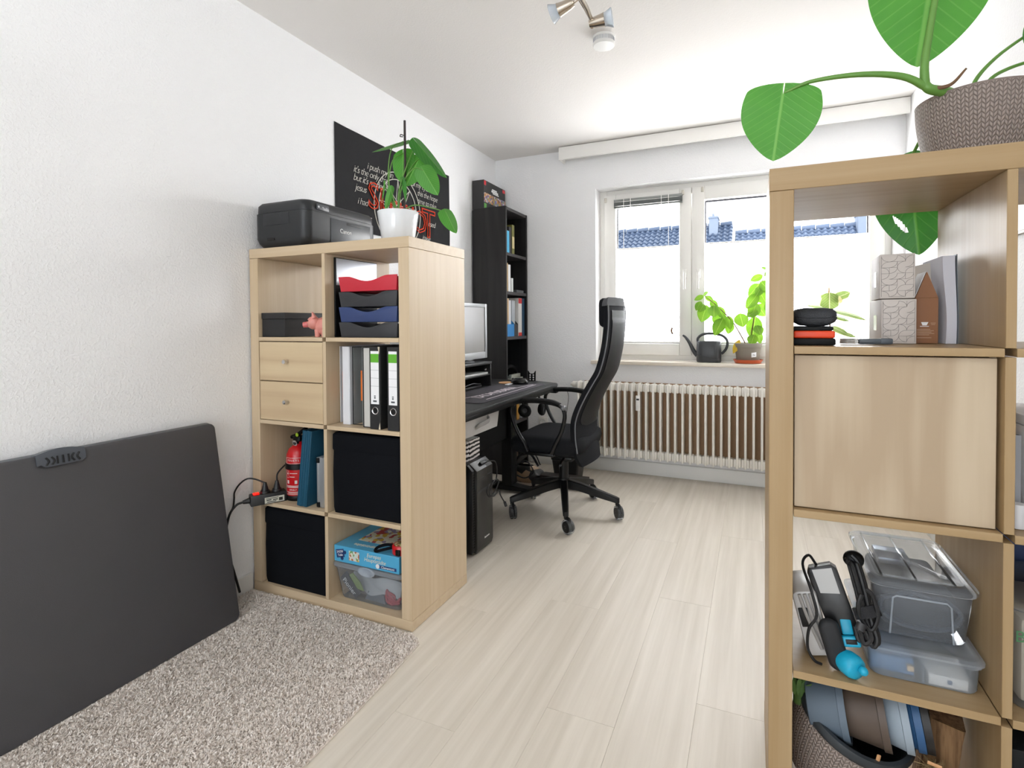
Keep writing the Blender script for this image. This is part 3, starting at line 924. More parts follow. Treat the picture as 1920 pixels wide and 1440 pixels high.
tube(bm, [(CXc+0.02, CYc-0.05, 0.325), (CXc+0.03, CYc-0.13, 0.318), (CXc+0.05, CYc-0.20, 0.322)], 0.007)
obj('mechanism', bm, CHB, oc)
for i in range(5):
    a = R(3+72*i); d = Vector((math.cos(a), math.sin(a), 0)); s = Vector((-d.y, d.x, 0))
    def P(r, w, z): return Vector((CXc, CYc, 0))+d*r+s*w+Vector((0, 0, z))
    bm = BM()
    rings = []
    for r, w, z0, z1 in ((0.026, 0.021, 0.148, 0.193), (0.10, 0.020, 0.134, 0.178), (0.20, 0.018, 0.110, 0.150), (0.305, 0.015, 0.088, 0.118), (0.318, 0.009, 0.088, 0.113)):
        rings.append([P(r, -w, z0), P(r, w, z0), P(r, w, z1-0.005), P(r, w*0.7, z1), P(r, -w*0.7, z1), P(r, -w, z1-0.005)])
    loft(bm, rings)
    obj('leg', bm, CHB, oc)
    # caster: stem, hood, two wheels with clear rims
    cdir = R(-52+22*math.sin(2.1*i)); cd = Vector((math.cos(cdir), math.sin(cdir), 0)); cs = Vector((-cd.y, cd.x, 0))
    top = P(0.306, 0, 0.088); axl = Vector((top.x, top.y, 0.0385))+cd*0.018
    bm = BM()
    cyl(bm, top+Vector((0, 0, 0.0015)), top-Vector((0, 0, 0.012)), 0.011, seg=12)
    tube(bm, [top-Vector((0, 0, 0.010))-cd*0.004, top+cd*0.022+Vector((0, 0, -0.010)), axl+cd*0.012+Vector((0, 0, 0.024)), axl+cd*0.002], 0.011, seg=8, flat=(cs, 0.75))
    cyl(bm, axl-cs*0.020, axl+cs*0.020, 0.005, seg=10)
    ca = obj('caster', bm, CHB, oc)
    for sgn in (-1, 1):
        bm = BM(); c0 = axl+cs*(sgn*0.0095); cyl(bm, c0-cs*0.007, c0+cs*0.007, 0.0295, seg=24); obj('wheel', bm, CHB, ca)
        bm = BM(); M = Matrix.Translation(c0) @ cs.to_track_quat('Z', 'Y').to_matrix().to_4x4()
        lathe(bm, [(0.0300, -0.007), (0.0365, -0.006), (0.0383, 0.0), (0.0365, 0.006), (0.0300, 0.007)], M=M, seg=28); obj('clear_rim', bm, CLEAR, ca)
        bm = BM(); cyl(bm, c0+cs*(sgn*0.0072), c0+cs*(sgn*0.0095), 0.006, seg=12); obj('hub_cap', bm, STEEL, ca)
# seat cushion
bm = BM()
rings = []
for z, inset, xf in ((0.372, 0.030, 0.0), (0.385, 0.010, 0.0), (0.42, 0.0, 0.0), (0.452, 0.006, 0.004), (0.466, 0.022, 0.012), (0.471, 0.05, 0.03)):
    ring_ = []
    for (x, y) in rrect(0.850, CYc, 0.218-inset, 0.242-inset, 0.085-inset*0.5, 6):
        f = max(0, (0.74-x)/0.12)
        zz = z - 0.030*f*f*(1 if z > 0.4 else 0.2) + 0.010*max(0, (x-0.98)/0.1)
        ring_.append((x, y, zz))
    rings.append(ring_)
loft(bm, rings); obj('seat', bm, CHF, oc, ang=60)
# backrest: profile in x,z swept over y
prof = spline([(1.070, 0, 0.322), (1.050, 0, 0.40), (1.040, 0, 0.50), (1.045, 0, 0.575), (1.085, 0, 0.675), (1.128, 0, 0.755), (1.168, 0, 0.828), (1.195, 0, 0.935), (1.208, 0, 1.03), (1.213, 0, 1.12), (1.208, 0, 1.215)], 5)
np_ = len(prof)-1
def halfw(v):
    z = prof[0].z+(prof[-1].z-prof[0].z)*v
    w = 0.226
    if z < 0.42: w = 0.226-0.055*((0.42-z)/0.10)**1.6
    if z > 0.62: w = 0.226-0.030*min(1, (z-0.62)/0.35)
    if z > 1.17: w = 0.196-0.030*((z-1.17)/0.045)**2
    return w
def back_pt(u, v, off=0.0):
    f = v*np_; i = min(int(f), np_-1); t = f-i
    p = prof[i]*(1-t)+prof[i+1]*t
    d = (prof[i+1]-prof[i]).normalized(); nrm = Vector((d.z, 0, -d.x))
    s = (u-0.5)*2
    hw = halfw((p.z-prof[0].z)/(prof[-1].z-prof[0].z))
    dish = 0.035*(1-s*s)*(1 if p.z < 1.1 else 0.75)
    q = p+nrm*(off+dish-0.016)
    return (q.x, CYc+s*hw, q.z)
bm = BM(); sheet(bm, lambda u, v: back_pt(u, v), 16, 50, 0.022); obj('backrest', bm, CHF, oc, ang=60)
MESHM = mat('black_back_mesh', '#0b0b0d', 0.5, vary=0.1, scale=300, spec=0.3)
def win_pt(u, v):
    # mesh window on the back, rounded at the bottom
    vv = 0.235+v*(0.93-0.235)
    s = (u-0.5)*2
    hw = 0.78
    if v < 0.10: hw = 0.78*math.sqrt(max(0.02, 1-(1-v/0.10)**2))*0.5+0.78*0.5
    return back_pt(0.5+0.5*s*hw, vv, 0.0038)
bm = BM(); sheet(bm, win_pt, 14, 44, 0.002); obj('mesh_panel', bm, MESHM, oc, ang=60)
for sgn in (0, 1):
    bm = BM(); tube(bm, [back_pt(sgn*0.985+0.0075, v/14*0.86+0.10, 0.005) for v in range(15)], 0.0035, seg=6, n=3)
    obj('piping', bm, mat('grey_piping', '#6a6c70', 0.5), oc)
# head cushion at the front and its fabric cap over the top
bm = BM()
rings = []
for x, inset in ((1.193, 0.012), (1.180, 0.0), (1.155, 0.0), (1.143, 0.008), (1.138, 0.03)):
    rings.append([(x, y, z) for (y, z) in rrect(CYc, 1.136, 0.168-inset, 0.076-inset, 0.034-inset*0.5, 5)])
loft(bm, rings); obj('head_cushion', bm, CHF, oc, ang=60)
bm = BM(); sheet(bm, lambda u, v: back_pt(0.5+(u-0.5)*1.03, 0.955+v*0.046, 0.004), 12, 6, 0.030); obj('head_cap', bm, mat('sunlit_cap_fabric', '#4a4b4f', 0.85, vary=0.1, scale=120, bump=0.2, bscale=600), oc, ang=60)  # sunlight on the headrest top put into the cap's lighter grey
# armrests
for y, lab in ((0.852, 0), (1.362, 1)):
    bm = BM()
    tube(bm, [(0.775, y, 0.395), (0.750, y, 0.448), (0.728, y, 0.478), (0.700, y, 0.530), (0.680, y, 0.595), (0.684, y, 0.633), (0.708, y, 0.654), (0.76, y, 0.664), (0.84, y, 0.667), (0.92, y, 0.660), (0.965, y, 0.645), (0.983, y, 0.615), (0.982, y, 0.575), (0.965, y, 0.512), (0.935, y, 0.455), (0.915, y, 0.410), (0.905, y, 0.395)], 0.0102, seg=10, n=5, flat=(Vector((0, 1, 0)), 1.35))
    am = obj('armrest', bm, CHB, oc, ang=60)
    bm = BM(); tube(bm, [(0.715, y, 0.6620), (0.76, y, 0.672), (0.84, y, 0.6755), (0.92, y, 0.669), (0.958, y, 0.655)], 0.0105, seg=10, flat=(Vector((0, 1, 0)), 1.9)); obj('arm_pad', bm, BLACKM, am, ang=60)
    bm = BM(); ball(bm, (0.978, y, 0.640), 0.016, 0.022, 0.014); obj('arm_cap', bm, mat('arm_cap_grey', '#6d6f72', 0.3), am, ang=60)
    s = -1 if y < CYc else 1
    bm = BM(); box(bm, 0.76, 0.92, min(y, y-s*0.09), max(y, y-s*0.09), 0.376, 0.392, 0.004); obj('arm_bracket', bm, CHB, oc)
# ================================================================== things on and in the left shelf
E_ = 0.0006
# ---- printer
pr = thing('printer', 'black inkjet printer on top of the left shelf', 'printer', (0.16, 0.0, SH))
PRM = mat('printer_black', '#222427', 0.40, vary=0.05, bump=0.05, bscale=900)
PRS = mat('printer_sheen', '#474a4f', 0.32, vary=0.05)  # sheen on the printer front painted in as a lighter grey
px0, px1, py0, py1, pz0, pz1 = 0.018, 0.302, -0.205, 0.212, SH+0.001, SH+0.186
def prr(inset, z, r=0.035):
    pts = rrect((px0+px1)/2, (py0+py1)/2, (px1-px0)/2-inset, (py1-py0)/2-inset, r, 5)
    return [(x, y, z) for x, y in pts]
bm = BM(); loft(bm, [prr(0.020, pz0), prr(0.006, pz0+0.022), prr(0.0, pz0+0.040), prr(0.0, pz0+0.140), prr(0.001, pz0+0.1405)]); obj('printer_body', bm, PRM, pr, ang=50)
bm = BM(); loft(bm, [prr(0.003, pz0+0.1420), prr(0.003, pz0+0.150), prr(0.004, pz0+0.172), prr(0.012, pz0+0.183), prr(0.03, pz1)]); ld = obj('scanner_lid', bm, PRM, pr, ang=50)
bm = BM(); box(bm, px1+0.0003, px1+0.0025, -0.075, 0.165, pz0+0.030, pz0+0.128, 0.002); fl = obj('front_flap', bm, PRS, pr)
bm = BM(); box(bm, px1+0.0026, px1+0.0036, 0.015, 0.105, pz0+0.112, pz0+0.122, 0.001); obj('flap_grip', bm, mat('grip_black', '#08090a', 0.5), fl)
text('lettering', 'Canon', 0.026, (px1+0.0031, 0.010, pz0+0.082), (0, 1, 0), (0, 0, 1), INK, fl)
bm = BM(); box(bm, px1+0.0003, px1+0.002, -0.150, -0.085, pz0+0.148, pz0+0.172, 0.001); bt = obj('button_panel', bm, PRS, ld)
for i, y in enumerate((-0.140, -0.118, -0.098)):
    bm = BM(); cyl(bm, (px1+0.002, y, pz0+0.160), (px1+0.0026, y, pz0+0.160), 0.0045 if i == 0 else 0.0028, seg=14); obj('button', bm, mat('button_grey', '#b9bcc0', 0.5), ld)
bm = BM(); box(bm, 0.075, 0.215, py0-0.0015, py0+0.001, pz0+0.090, pz0+0.136, 0.0015); obj('side_cover', bm, PRM, pr)
bm = BM(); box(bm, 0.095, 0.135, py0-0.001, py0+0.004, pz0+0.030, pz0+0.040, 0.001); obj('side_slot', bm, mat('slot_dark', '#060607', 0.7), pr)
bm = BM(); prism(bm, [(0.06, pz1+0.0008), (0.25, pz1+0.0008), (0.25, pz1+0.003), (0.06, pz1+0.003)], 0.07, 0.245, 'y'); tag(obj('paper_sheet', bm, PAPER, None, loc=(0.155, 0.15, pz1)), 'white paper sheet sticking out over the far end of the printer', 'paper')
# ---- monstera cutting in a white pot
wp = thing('potted_monstera', 'young monstera with a dark stake in a glossy white pot on the left shelf', 'plant', (0.622, -0.055, SH))
pcx, pcy = 0.622, -0.055
bm = BM(); z0 = SH+0.001
lathe(bm, [(0, z0), (0.058, z0), (0.0605, z0+0.003), (0.079, z0+0.122), (0.0785, z0+0.1245), (0.0755, z0+0.1245), (0.074, z0+0.11), (0, z0+0.105)], (pcx, pcy, 0), 48); obj('pot', bm, mat('white_glaze', '#e3e6ea', 0.12, vary=0.01, coat=0.6), wp, ang=50)
bm = BM(); lathe(bm, [(0.0735, z0+0.108), (0.05, z0+0.112), (0, z0+0.114)], (pcx, pcy, 0), 24); obj('soil', bm, SOIL, wp)
bm = BM(); tube(bm, [(pcx+0.022, pcy+0.01, z0+0.11), (pcx+0.026, pcy+0.012, z0+0.30), (pcx+0.026, pcy+0.012, 1.868)], 0.0045, seg=8)
tube(bm, [(pcx+0.021, pcy+0.008, 1.805), (pcx+0.012, pcy+0.002, 1.806), (pcx+0.020, pcy-0.004, 1.810), (pcx+0.031, pcy+0.008, 1.806)], 0.0018, seg=6)
obj('stake', bm, mat('dark_stake', '#2c1f1c', 0.6), wp)
def mleaf(base, tip, nrm, w, petiole=None, m=LEAF, par=wp, r=0.0028, **k):
    b = BM(); leaf_bm(b, base, tip, nrm, w, **k); lf = obj('leaf', b, m, par, ang=80)
    if petiole:
        b = BM(); tube(b, petiole+[base], r, seg=7, n=6, r_end=r*0.65); obj('stem', b, STEM, par, ang=70)
    return lf
root = (pcx, pcy, z0+0.113)
mleaf((0.632, -0.03, 1.795), (0.468, -0.02, 1.787), (0.02, -0.30, 1.0), 0.080, [root, (0.582, -0.06, 1.62), (0.588, -0.05, 1.76)], droop=0.06, fold=0.22)
mleaf((0.622, -0.020, 1.752), (0.640, -0.050, 1.628), (0.1, -1, 0.05), 0.098, [root, (0.588, -0.065, 1.62), (0.596, -0.05, 1.72)], fold=0.10)
mleaf((0.688, -0.01, 1.725), (0.655, -0.05, 1.612), (0.3, -1, 0.35), 0.095, [root, (0.640, -0.06, 1.60), (0.668, -0.03, 1.69)], m=LEAF, fold=0.25)
mleaf((0.690, -0.02, 1.782), (0.778, 0.05, 1.655), (0.95, -0.35, 0.45), 0.088, [root, (0.640, -0.07, 1.60), (0.668, -0.03, 1.74)], m=LEAF_D, fold=0.22)
mleaf((0.722, -0.03, 1.672), (0.768, 0.0, 1.578), (0.55, -1, 0.3), 0.082, [root, (0.645, -0.06, 1.61), (0.690, -0.05, 1.676)], fold=0.14)
mleaf((0.640, -0.06, 1.632), (0.668, -0.07, 1.552), (-0.8, -1, 0.1), 0.050, [root, (0.628, -0.06, 1.57)], m=LEAF_D, fold=0.35)
mleaf((0.800, 0.005, 1.512), (0.842, 0.01, 1.428), (0.95, -0.55, 0.15), 0.070, [root, (0.665, -0.02, 1.545), (0.740, 0.0, 1.532)], fold=0.25)
mleaf((0.578, -0.085, 1.625), (0.568, -0.085, 1.555), (-0.7, -1, 0.1), 0.022, [root], fold=0.35)
mleaf((0.612, -0.085, 1.600), (0.592, -0.095, 1.515), (0.7, -1, 0.1), 0.026, [root], fold=0.35)

# ---- wall cloth with white and red lettering
ps = thing('wall_cloth', 'black cloth poster with white handwriting and red lettering on the left wall', 'poster', (0.002, 0.80, 1.57))
CLOTH = mat('black_cloth', '#1b1b1e', 0.9, vary=0.2, scale=5, bump=0.25, bscale=30)
bm = BM(); sheet(bm, lambda u, v: (0.0042+0.0016*math.sin(u*23)*math.sin(v*5+u*3), 0.274+u*(1.338-0.274), 1.566+v*(2.076-1.566)-0.010*math.sin(math.pi*u)*v), 40, 10, 0.001); obj('cloth', bm, CLOTH, ps)
CHALK = mat('chalk_white_print', '#cfccc4', 0.8)
REDP = mat('red_print', '#d8401f', 0.8)
XW = 0.0072
lines = [('i push my fin', 0.505, 1.922, 0.052), ("it's the only that", 0.400, 1.880, 0.052), ("but it's made of", 0.398, 1.838, 0.052), ('jesus', 0.412, 1.790, 0.052), ('i had', 0.428, 1.722, 0.050), ('ends', 0.675, 1.745, 0.050),
         ('of my eyes', 0.900, 1.925, 0.050), ('this the hope', 0.960, 1.880, 0.050), ('time to take', 0.960, 1.833, 0.050), ('used', 1.075, 1.712, 0.050), ('inside', 1.010, 1.618, 0.046), ('me', 0.620, 1.590, 0.046)]
for s, y, z, sz in lines:
    text('handwriting', s, sz, (XW, y, z), (0, 1, 0), (0, 0, 1), CHALK, ps, shear=0.3, spacing=0.86, depth=0.0002, align='LEFT', thin=0.0007)
for s, y, z, sz in (('S', 0.555, 1.765, 0.20), ('L', 0.645, 1.762, 0.17), ('I', 0.705, 1.735, 0.12), ('P', 0.755, 1.735, 0.12), ('K', 0.815, 1.735, 0.12), ('N', 0.880, 1.735, 0.12), ('O', 0.985, 1.700, 0.19), ('T', 1.080, 1.700, 0.25)):
    text('red_letter', s, sz, (XW+0.001, y, z), (0, 1, 0), (0, 0, 1), REDP, ps, outline=0.0040)
bm = BM()
cy_, cz_ = 0.775, 1.735
for rr in (0.215, 0.175):
    tube(bm, [(XW, cy_+rr*math.cos(2*math.pi*i/28), cz_+rr*math.sin(2*math.pi*i/28)) for i in range(28)], 0.0028, seg=5, n=2, closed=True)
for i in range(9):
    a, b = 2*math.pi*i/9+0.2, 2*math.pi*((i+4) % 9)/9+0.2
    tube(bm, [(XW, cy_+0.175*math.cos(a), cz_+0.175*math.sin(a)), (XW, cy_+0.175*math.cos(b), cz_+0.175*math.sin(b))], 0.0022, seg=5, smooth=False)
obj('star_emblem', bm, CHALK, ps)

# ---- row 1
bm = BM(); bxx0, bxx1, byy0, byy1 = LC0+0.003, 0.187, LY+0.012, 0.075
bx = thing('lidded_box', 'black lidded cardboard box behind the pink pig', 'box', (0.12, -0.1, Z1))
box(bm, bxx0+0.002, bxx1-0.002, byy0+0.002, byy1-0.002, Z1+E_, Z1+0.072, 0.001, 1); obj('box_base', bm, mat('black_card', '#1d1d1f', 0.55), bx)
bm = BM(); box(bm, bxx0, bxx1, byy0, byy1, Z1+0.0725, Z1+0.097, 0.0012, 1); obj('box_lid', bm, mat('black_card_lid', '#222224', 0.5), bx)
pig = thing('pig_figurine', 'small pink pig figurine beside the black lidded box', 'figurine', (0.340, -0.170, Z1))
PINK = mat('pink_ceramic', '#d98f84', 0.35, vary=0.12, scale=30)
hx_, hy_, hz_ = 0.318, -0.188, Z1+0.056
bm = BM(); ball(bm, (0.350, -0.165, Z1+0.043), 0.040, 0.036, 0.036, 20)
for a, b in ((0.335, -0.186), (0.335, -0.146), (0.368, -0.186), (0.368, -0.146)): cyl(bm, (a, b, Z1+0.001), (a, b, Z1+0.03), 0.0095, 0.012, 12)
obj('body', bm, PINK, pig, ang=60)
bm = BM(); ball(bm, (hx_, hy_, hz_), 0.026, 0.025, 0.026, 18); obj('head', bm, PINK, pig)
bm = BM(); cyl(bm, (hx_-0.018, hy_-0.010, hz_-0.006), (hx_-0.034, hy_-0.019, hz_-0.008), 0.012, 0.0105, 16); sn = obj('snout', bm, mat('pink_snout', '#c76a68', 0.3), pig)
bm = BM()
for d in (-0.004, 0.004): cyl(bm, (hx_-0.034-d*0.5, hy_-0.019+d, hz_-0.007), (hx_-0.0352-d*0.5, hy_-0.0197+d, hz_-0.007), 0.0018, seg=8)
obj('nostril', bm, mat('dark_brown_dot', '#4a2220', 0.5), sn)
for d in (-1, 1):
    bm = BM(); cyl(bm, (hx_+d*0.012, hy_-d*0.014+0.004, hz_+0.019), (hx_+d*0.014-0.006, hy_-d*0.016, hz_+0.042), 0.010, 0.001, 10); obj('ear', bm, PINK, pig)
    bm = BM(); ball(bm, (hx_-0.017+d*0.010, hy_-0.018-d*0.006, hz_+0.008), 0.003, seg=8); obj('eye', bm, mat('black_eye', '#101010', 0.2), pig)
# letter trays
TRC = [('#2a2b2f', 'lowest black letter tray of the stack of four', 'tray_black'), ('#263a6b', 'dark blue letter tray in the stack of four', 'tray_blue'), ('#2a2b2f', 'black letter tray between the red and the blue one', 'tray_black'), ('#c01f33', 'red letter tray on top of the stack of four', 'tray_red')]
for i, (c, lab, mn) in enumerate(TRC):
    z = Z1+0.001+i*0.0565
    m = mat(mn, c, 0.35, vary=0.04)
    t = thing('letter_tray', lab, 'tray', (0.59, -0.05, z), 'letter trays in the upper cubby')
    xa, xb, ya, yb = 0.466, 0.7235, LY+0.020, 0.130
    bm = BM(); box(bm, xa, xb, ya, yb, z, z+0.003)
    box(bm, xa, xa+0.003, ya, yb, z+0.003, z+0.050); box(bm, xb-0.003, xb, ya, yb, z+0.003, z+0.050); box(bm, xa, xb, yb-0.003, yb, z+0.003, z+0.050)
    obj('tray_body', bm, m, t)
    bm = BM()
    top = [(xa-0.008+(xb-xa+0.010)*k/20, z+0.0555-0.019*(max(0, math.cos((k/20-0.5)*math.pi*1.55)))**1.4) for k in range(21)]
    prism(bm, [(xb-0.002, z+0.0005), (xa+0.003, z+0.0005)]+top, ya-0.004, ya-0.0008, 'y', 0.0008); obj('tray_front', bm, m, t)
    bm = BM(); box(bm, xa+0.02, xb-0.02, ya+0.02, yb-0.03, z+0.0035, z+0.010+0.002*i); tag(obj('paper_stack', bm, PAPER, None, loc=(0.59, -0.05, z+0.003)), ['white papers lying in the lowest black tray', 'white papers lying in the blue tray', 'white papers lying in the black tray under the red one', 'white papers lying in the red top tray'][i], 'papers')
pnl = thing('standing_folder', 'black and silver folder standing left of the letter trays', 'folder', (0.409, -0.05, Z1))
bm = BM(); box(bm, LC1+0.002, LC1+0.010, LY+0.045, 0.070, Z1+E_, Z1+0.306, 0.001, 1); obj('cover', bm, BLACK, pnl)
bm = BM(); box(bm, LC1+0.0102, LC1+0.0116, LY+0.050, 0.066, Z1+0.20, Z1+0.303); obj('inner_sheet', bm, mat('silver_sheet', '#b9bcc2', 0.25, metal=0.3), pnl)

# ---- row 2: files and binders
def mag_file(x0, x1, label, m, ya=-0.165, inner=None, spine=False, rim=None):
    t = thing('file_folder', label, 'folder', ((x0+x1)/2, 0, Z2), 'files in the second cubby')
    h = 0.296; w = 0.0022
    bm = BM(); box(bm, x0, x0+w, ya, ya+0.24, Z2+E_, Z2+h); box(bm, x1-w, x1, ya+0.002, ya+0.24, Z2+E_, Z2+h); box(bm, x0, x1, ya+0.238, ya+0.24, Z2+E_, Z2+h)
    if spine: box(bm, x0+w, x1-w, ya, ya+w, Z2+E_, Z2+h)
    obj('cover', bm, m, t)
    bm = BM(); box(bm, x0+0.004, x1-0.004, ya+0.055, ya+0.232, Z2+0.002, Z2+h-0.020); obj('pages', bm, inner or PAPER, t)
    if rim:
        bm = BM(); box(bm, x0-0.0012, x0+0.0012, ya-0.0025, ya-0.0003, Z2+E_, Z2+h); box(bm, x0-0.0012, x1, ya-0.0025, ya-0.0003, Z2+h-0.002, Z2+h+0.001); box(bm, x0-0.0012, x1, ya-0.0025, ya-0.0003, Z2+E_, Z2+0.003); obj('rim', bm, rim, t)
    return t
WHF = mat('white_file', '#dcdde2', 0.5); GRF = mat('grey_file', '#8d9090', 0.45); GDF = mat('graphite_file', '#2c2d30', 0.5)
GIN = mat('grey_inner', '#a5a8a6', 0.6)
t = mag_file(0.410, 0.4425, 'leftmost white file in the binder cubby, with an orange tab', WHF, ya=-0.150)
bm = BM(); box(bm, 0.427, 0.4455, -0.1545, -0.1515, Z2+0.090, Z2+0.200); obj('tab', bm, TAPE_OR, t)
t = mag_file(0.4465, 0.4800, 'second white file from the left in the binder cubby', WHF, ya=-0.175, spine=True)
t = mag_file(0.4885, 0.5325, 'grey file with a black rim and an orange tab', GRF, ya=-0.165, inner=GIN, rim=BLACK)
bm = BM(); box(bm, 0.512, 0.5300, -0.150, -0.147, Z2+0.090, Z2+0.205); obj('tab', bm, TAPE_OR, t)
t = mag_file(0.5365, 0.5560, 'narrow graphite folder left of the lever arch binders', GDF, ya=-0.165, spine=True)
t = mag_file(0.5610, 0.5905, 'pale grey folder just left of the lever arch binders', mat('pale_grey_file', '#c9c7c2', 0.55), ya=-0.192, spine=True, rim=BLACK)
def lever_binder(x0, x1, label, worn):
    t = thing('lever_binder', label, 'binder', ((x0+x1)/2, -0.06, Z2), 'lever arch binders')
    ya, yb = LY+0.008, 0.085; h = 0.300
    BN = mat('binder_black', '#1f1f20', 0.6, vary=0.25, scale=90)
    bm = BM(); box(bm, x0, x1, ya, ya+0.004, Z2+E_, Z2+h, 0.0015, 1); obj('spine', bm, BN, t)
    for xx in (x0, x1-0.0025):
        bm = BM(); box(bm, xx, xx+0.0025, ya+0.0045, yb, Z2+E_, Z2+h, 0.001, 1); obj('cover', bm, BN, t)
    bm = BM(); box(bm, x0+0.006, x1-0.008, ya+0.018, yb-0.008, Z2+0.004, Z2+h-0.014); obj('pages', bm, PAPER, t)
    cx = (x0+x1)/2; w = min(0.036, x1-x0-0.006)
    yl = ya-0.0006
    bm = BM(); box(bm, cx-w/2, cx+w/2, yl, ya-0.0001, Z2+0.092, Z2+0.284); lb = obj('spine_label', bm, PAPER, t)
    bm = BM(); box(bm, cx-w/2, cx+w/2, yl-0.0004, yl-0.0001, Z2+0.243, Z2+0.274); obj('green_band', bm, mat('green_print', '#5fae2a', 0.5), lb)
    bm = BM()
    for zz in (0.215, 0.186, 0.157): box(bm, cx-w/2, cx+w/2, yl-0.0004, yl-0.0001, Z2+zz, Z2+zz+0.0007)
    box(bm, cx-0.003, cx+0.003, yl-0.0004, yl-0.0001, Z2+0.112, Z2+0.118); box(bm, cx-0.0035, cx+0.0035, yl-0.0004, yl-0.0001, Z2+0.120, Z2+0.1235); box(bm, cx-0.008, cx+0.008, yl-0.0004, yl-0.0001, Z2+0.100, Z2+0.106)
    obj('label_print', bm, mat('label_ink', '#54585c', 0.6), lb)
    bm = BM(); M = Matrix.Translation((cx, ya-0.0002, Z2+0.068)) @ Matrix.Rotation(R(90), 4, 'X')
    lathe(bm, [(0.0105, 0), (0.0130, 0.0012), (0.0140, 0.0002), (0.0140, 0)], M=M, seg=28); obj('finger_ring', bm, STEEL, t)
    bm = BM(); M = Matrix.Translation((cx, ya-0.0001, Z2+0.068)) @ Matrix.Rotation(R(90), 4, 'X'); lathe(bm, [(0, 0.0003), (0.0104, 0.0003), (0.0104, 0)], M=M, seg=24); obj('finger_hole', bm, mat('hole_dark', '#050505', 0.9), t)
    for zz in (0.108, 0.205):
        bm = BM(); tube(bm, [(x1-0.0003, ya+0.030, Z2+zz), (x1+0.0022, ya+0.034, Z2+zz), (x1+0.0022, ya+0.048, Z2+zz), (x1-0.0003, ya+0.052, Z2+zz)], 0.0014, seg=6, smooth=False); obj('ring_slot', bm, STEEL, t)
    if worn:
        wm = mat('worn_card', '#c8bda8', 0.9)
        bm = BM(); prism(bm, [(x1-0.010, Z2+0.2995), (x1-0.001, Z2+0.2995), (x1-0.004, Z2+0.272)], ya-0.0005, ya-0.0001, 'y'); prism(bm, [(x1-0.009, Z2+0.001), (x1-0.001, Z2+0.001), (x1-0.003, Z2+0.026), (x1-0.006, Z2+0.016)], ya-0.0005, ya-0.0001, 'y'); obj('worn_corner', bm, wm, t)
    return t
lever_binder(0.6050, 0.6530, 'worn black lever arch binder with green-topped label, left of its twin', True)
lever_binder(0.6830, 0.7340, 'black lever arch binder with green-topped label at the cubby right wall', False)

# ---- row 3: power strip, extinguisher, binders, case, fabric box
sa = math.atan2(0.086, 0.050)
MS = Matrix.Translation((0.052, -0.292, Z3)) @ Matrix.Rotation(sa, 4, 'Z')
strip = thing('power_strip', 'black power strip with a lit red switch sticking out of the left shelf', 'power strip', (0.052, -0.292, Z3))
bm = BM(); prism(bm, [(-0.026, 0.0012), (0.026, 0.0012), (0.026, 0.028), (0.020, 0.040), (-0.020, 0.040), (-0.026, 0.028)], 0.018, 0.150, 'x', 0.003, M=MS)
STR = mat('strip_black', '#1d1e20', 0.4); obj('strip_body', bm, STR, strip)
bm = BM(); cyl(bm, MS @ Vector((0.0175, 0, 0.02)), MS @ Vector((-0.006, 0, 0.018)), 0.012, 0.007, 14); obj('strain_relief', bm, STR, strip)
bm = BM(); box(bm, 0.030, 0.052, -0.010, 0.010, 0.0402, 0.0455, 0.002, 2, M=MS); obj('switch', bm, mat('lit_red_switch', '#ff1408', 0.25, emit=1.6), strip, label='red rocker switch, lit')
bm = BM(); box(bm, 0.068, 0.140, -0.0270, -0.0262, 0.004, 0.027, M=MS); lb = obj('type_label', bm, mat('silver_label', '#c5c4b8', 0.4), strip)
bm = BM()
for a, b, c, d in ((0.072, 0.118, 0.021, 0.0235), (0.074, 0.092, 0.014, 0.018), (0.098, 0.116, 0.013, 0.017), (0.076, 0.110, 0.007, 0.010), (0.120, 0.134, 0.008, 0.020)): box(bm, a, b, -0.0274, -0.0271, c, d, M=MS)
obj('label_print', bm, mat('black_ink', '#22221f', 0.6), lb)
CABLE = mat('black_cable', '#121214', 0.45)
# two plugs with their cables and a white adapter on the strip
def plug(u, pts, label):
    p = thing('plug', label, 'plug', tuple(MS @ Vector((u, 0, 0.041))))
    b = BM(); cyl(b, MS @ Vector((u, 0, 0.0412)), MS @ Vector((u, 0, 0.050)), 0.018, 0.017, 18); cyl(b, MS @ Vector((u, 0, 0.050)), MS @ Vector((u, 0, 0.082)), 0.014, 0.006, 14); obj('plug_body', b, STR, p)
    b = BM(); tube(b, [MS @ Vector((u, 0, 0.080))]+pts, 0.0032, seg=8); obj('cable', b, CABLE, p)
plug(0.074, [Vector((0.060, -0.248, 0.452+0.015)), Vector((0.040, -0.268, 0.472)), Vector((0.020, -0.285, 0.455)), Vector((0.008, -0.300, 0.425)), Vector((0.012, -0.306, 0.400)), Vector((0.022, -0.318, 0.375)), Vector((0.024, -0.335, 0.350))], 'front black plug on the power strip, its cable looping back')
plug(0.118, [Vector((0.104, -0.178, 0.478)), Vector((0.108, -0.140, 0.505)), Vector((0.110, -0.09, 0.515)), Vector((0.112, 0.0, 0.49))], 'rear black plug on the power strip, cable running behind the extinguisher')
b = BM(); box(b, 0.090, 0.130, -0.072, -0.035, Z3+0.045, Z3+0.092, 0.004); box(b, 0.085, 0.135, -0.076, -0.03, Z3+0.001, Z3+0.0445, 0.004)
tag(obj('charger', b, mat('white_charger', '#dfe3e8', 0.4), None, loc=(0.11, -0.055, Z3)), 'white plug-in charger behind the red extinguisher', 'charger')
b = BM(); tube(b, [MS @ Vector((-0.0065, 0, 0.018)), MS @ Vector((-0.030, 0, 0.010)), (0.026, -0.342, 0.340), (0.020, -0.350, 0.24), (0.030, -0.325, 0.12), (0.028, -0.30, 0.030)], 0.0045, seg=8)
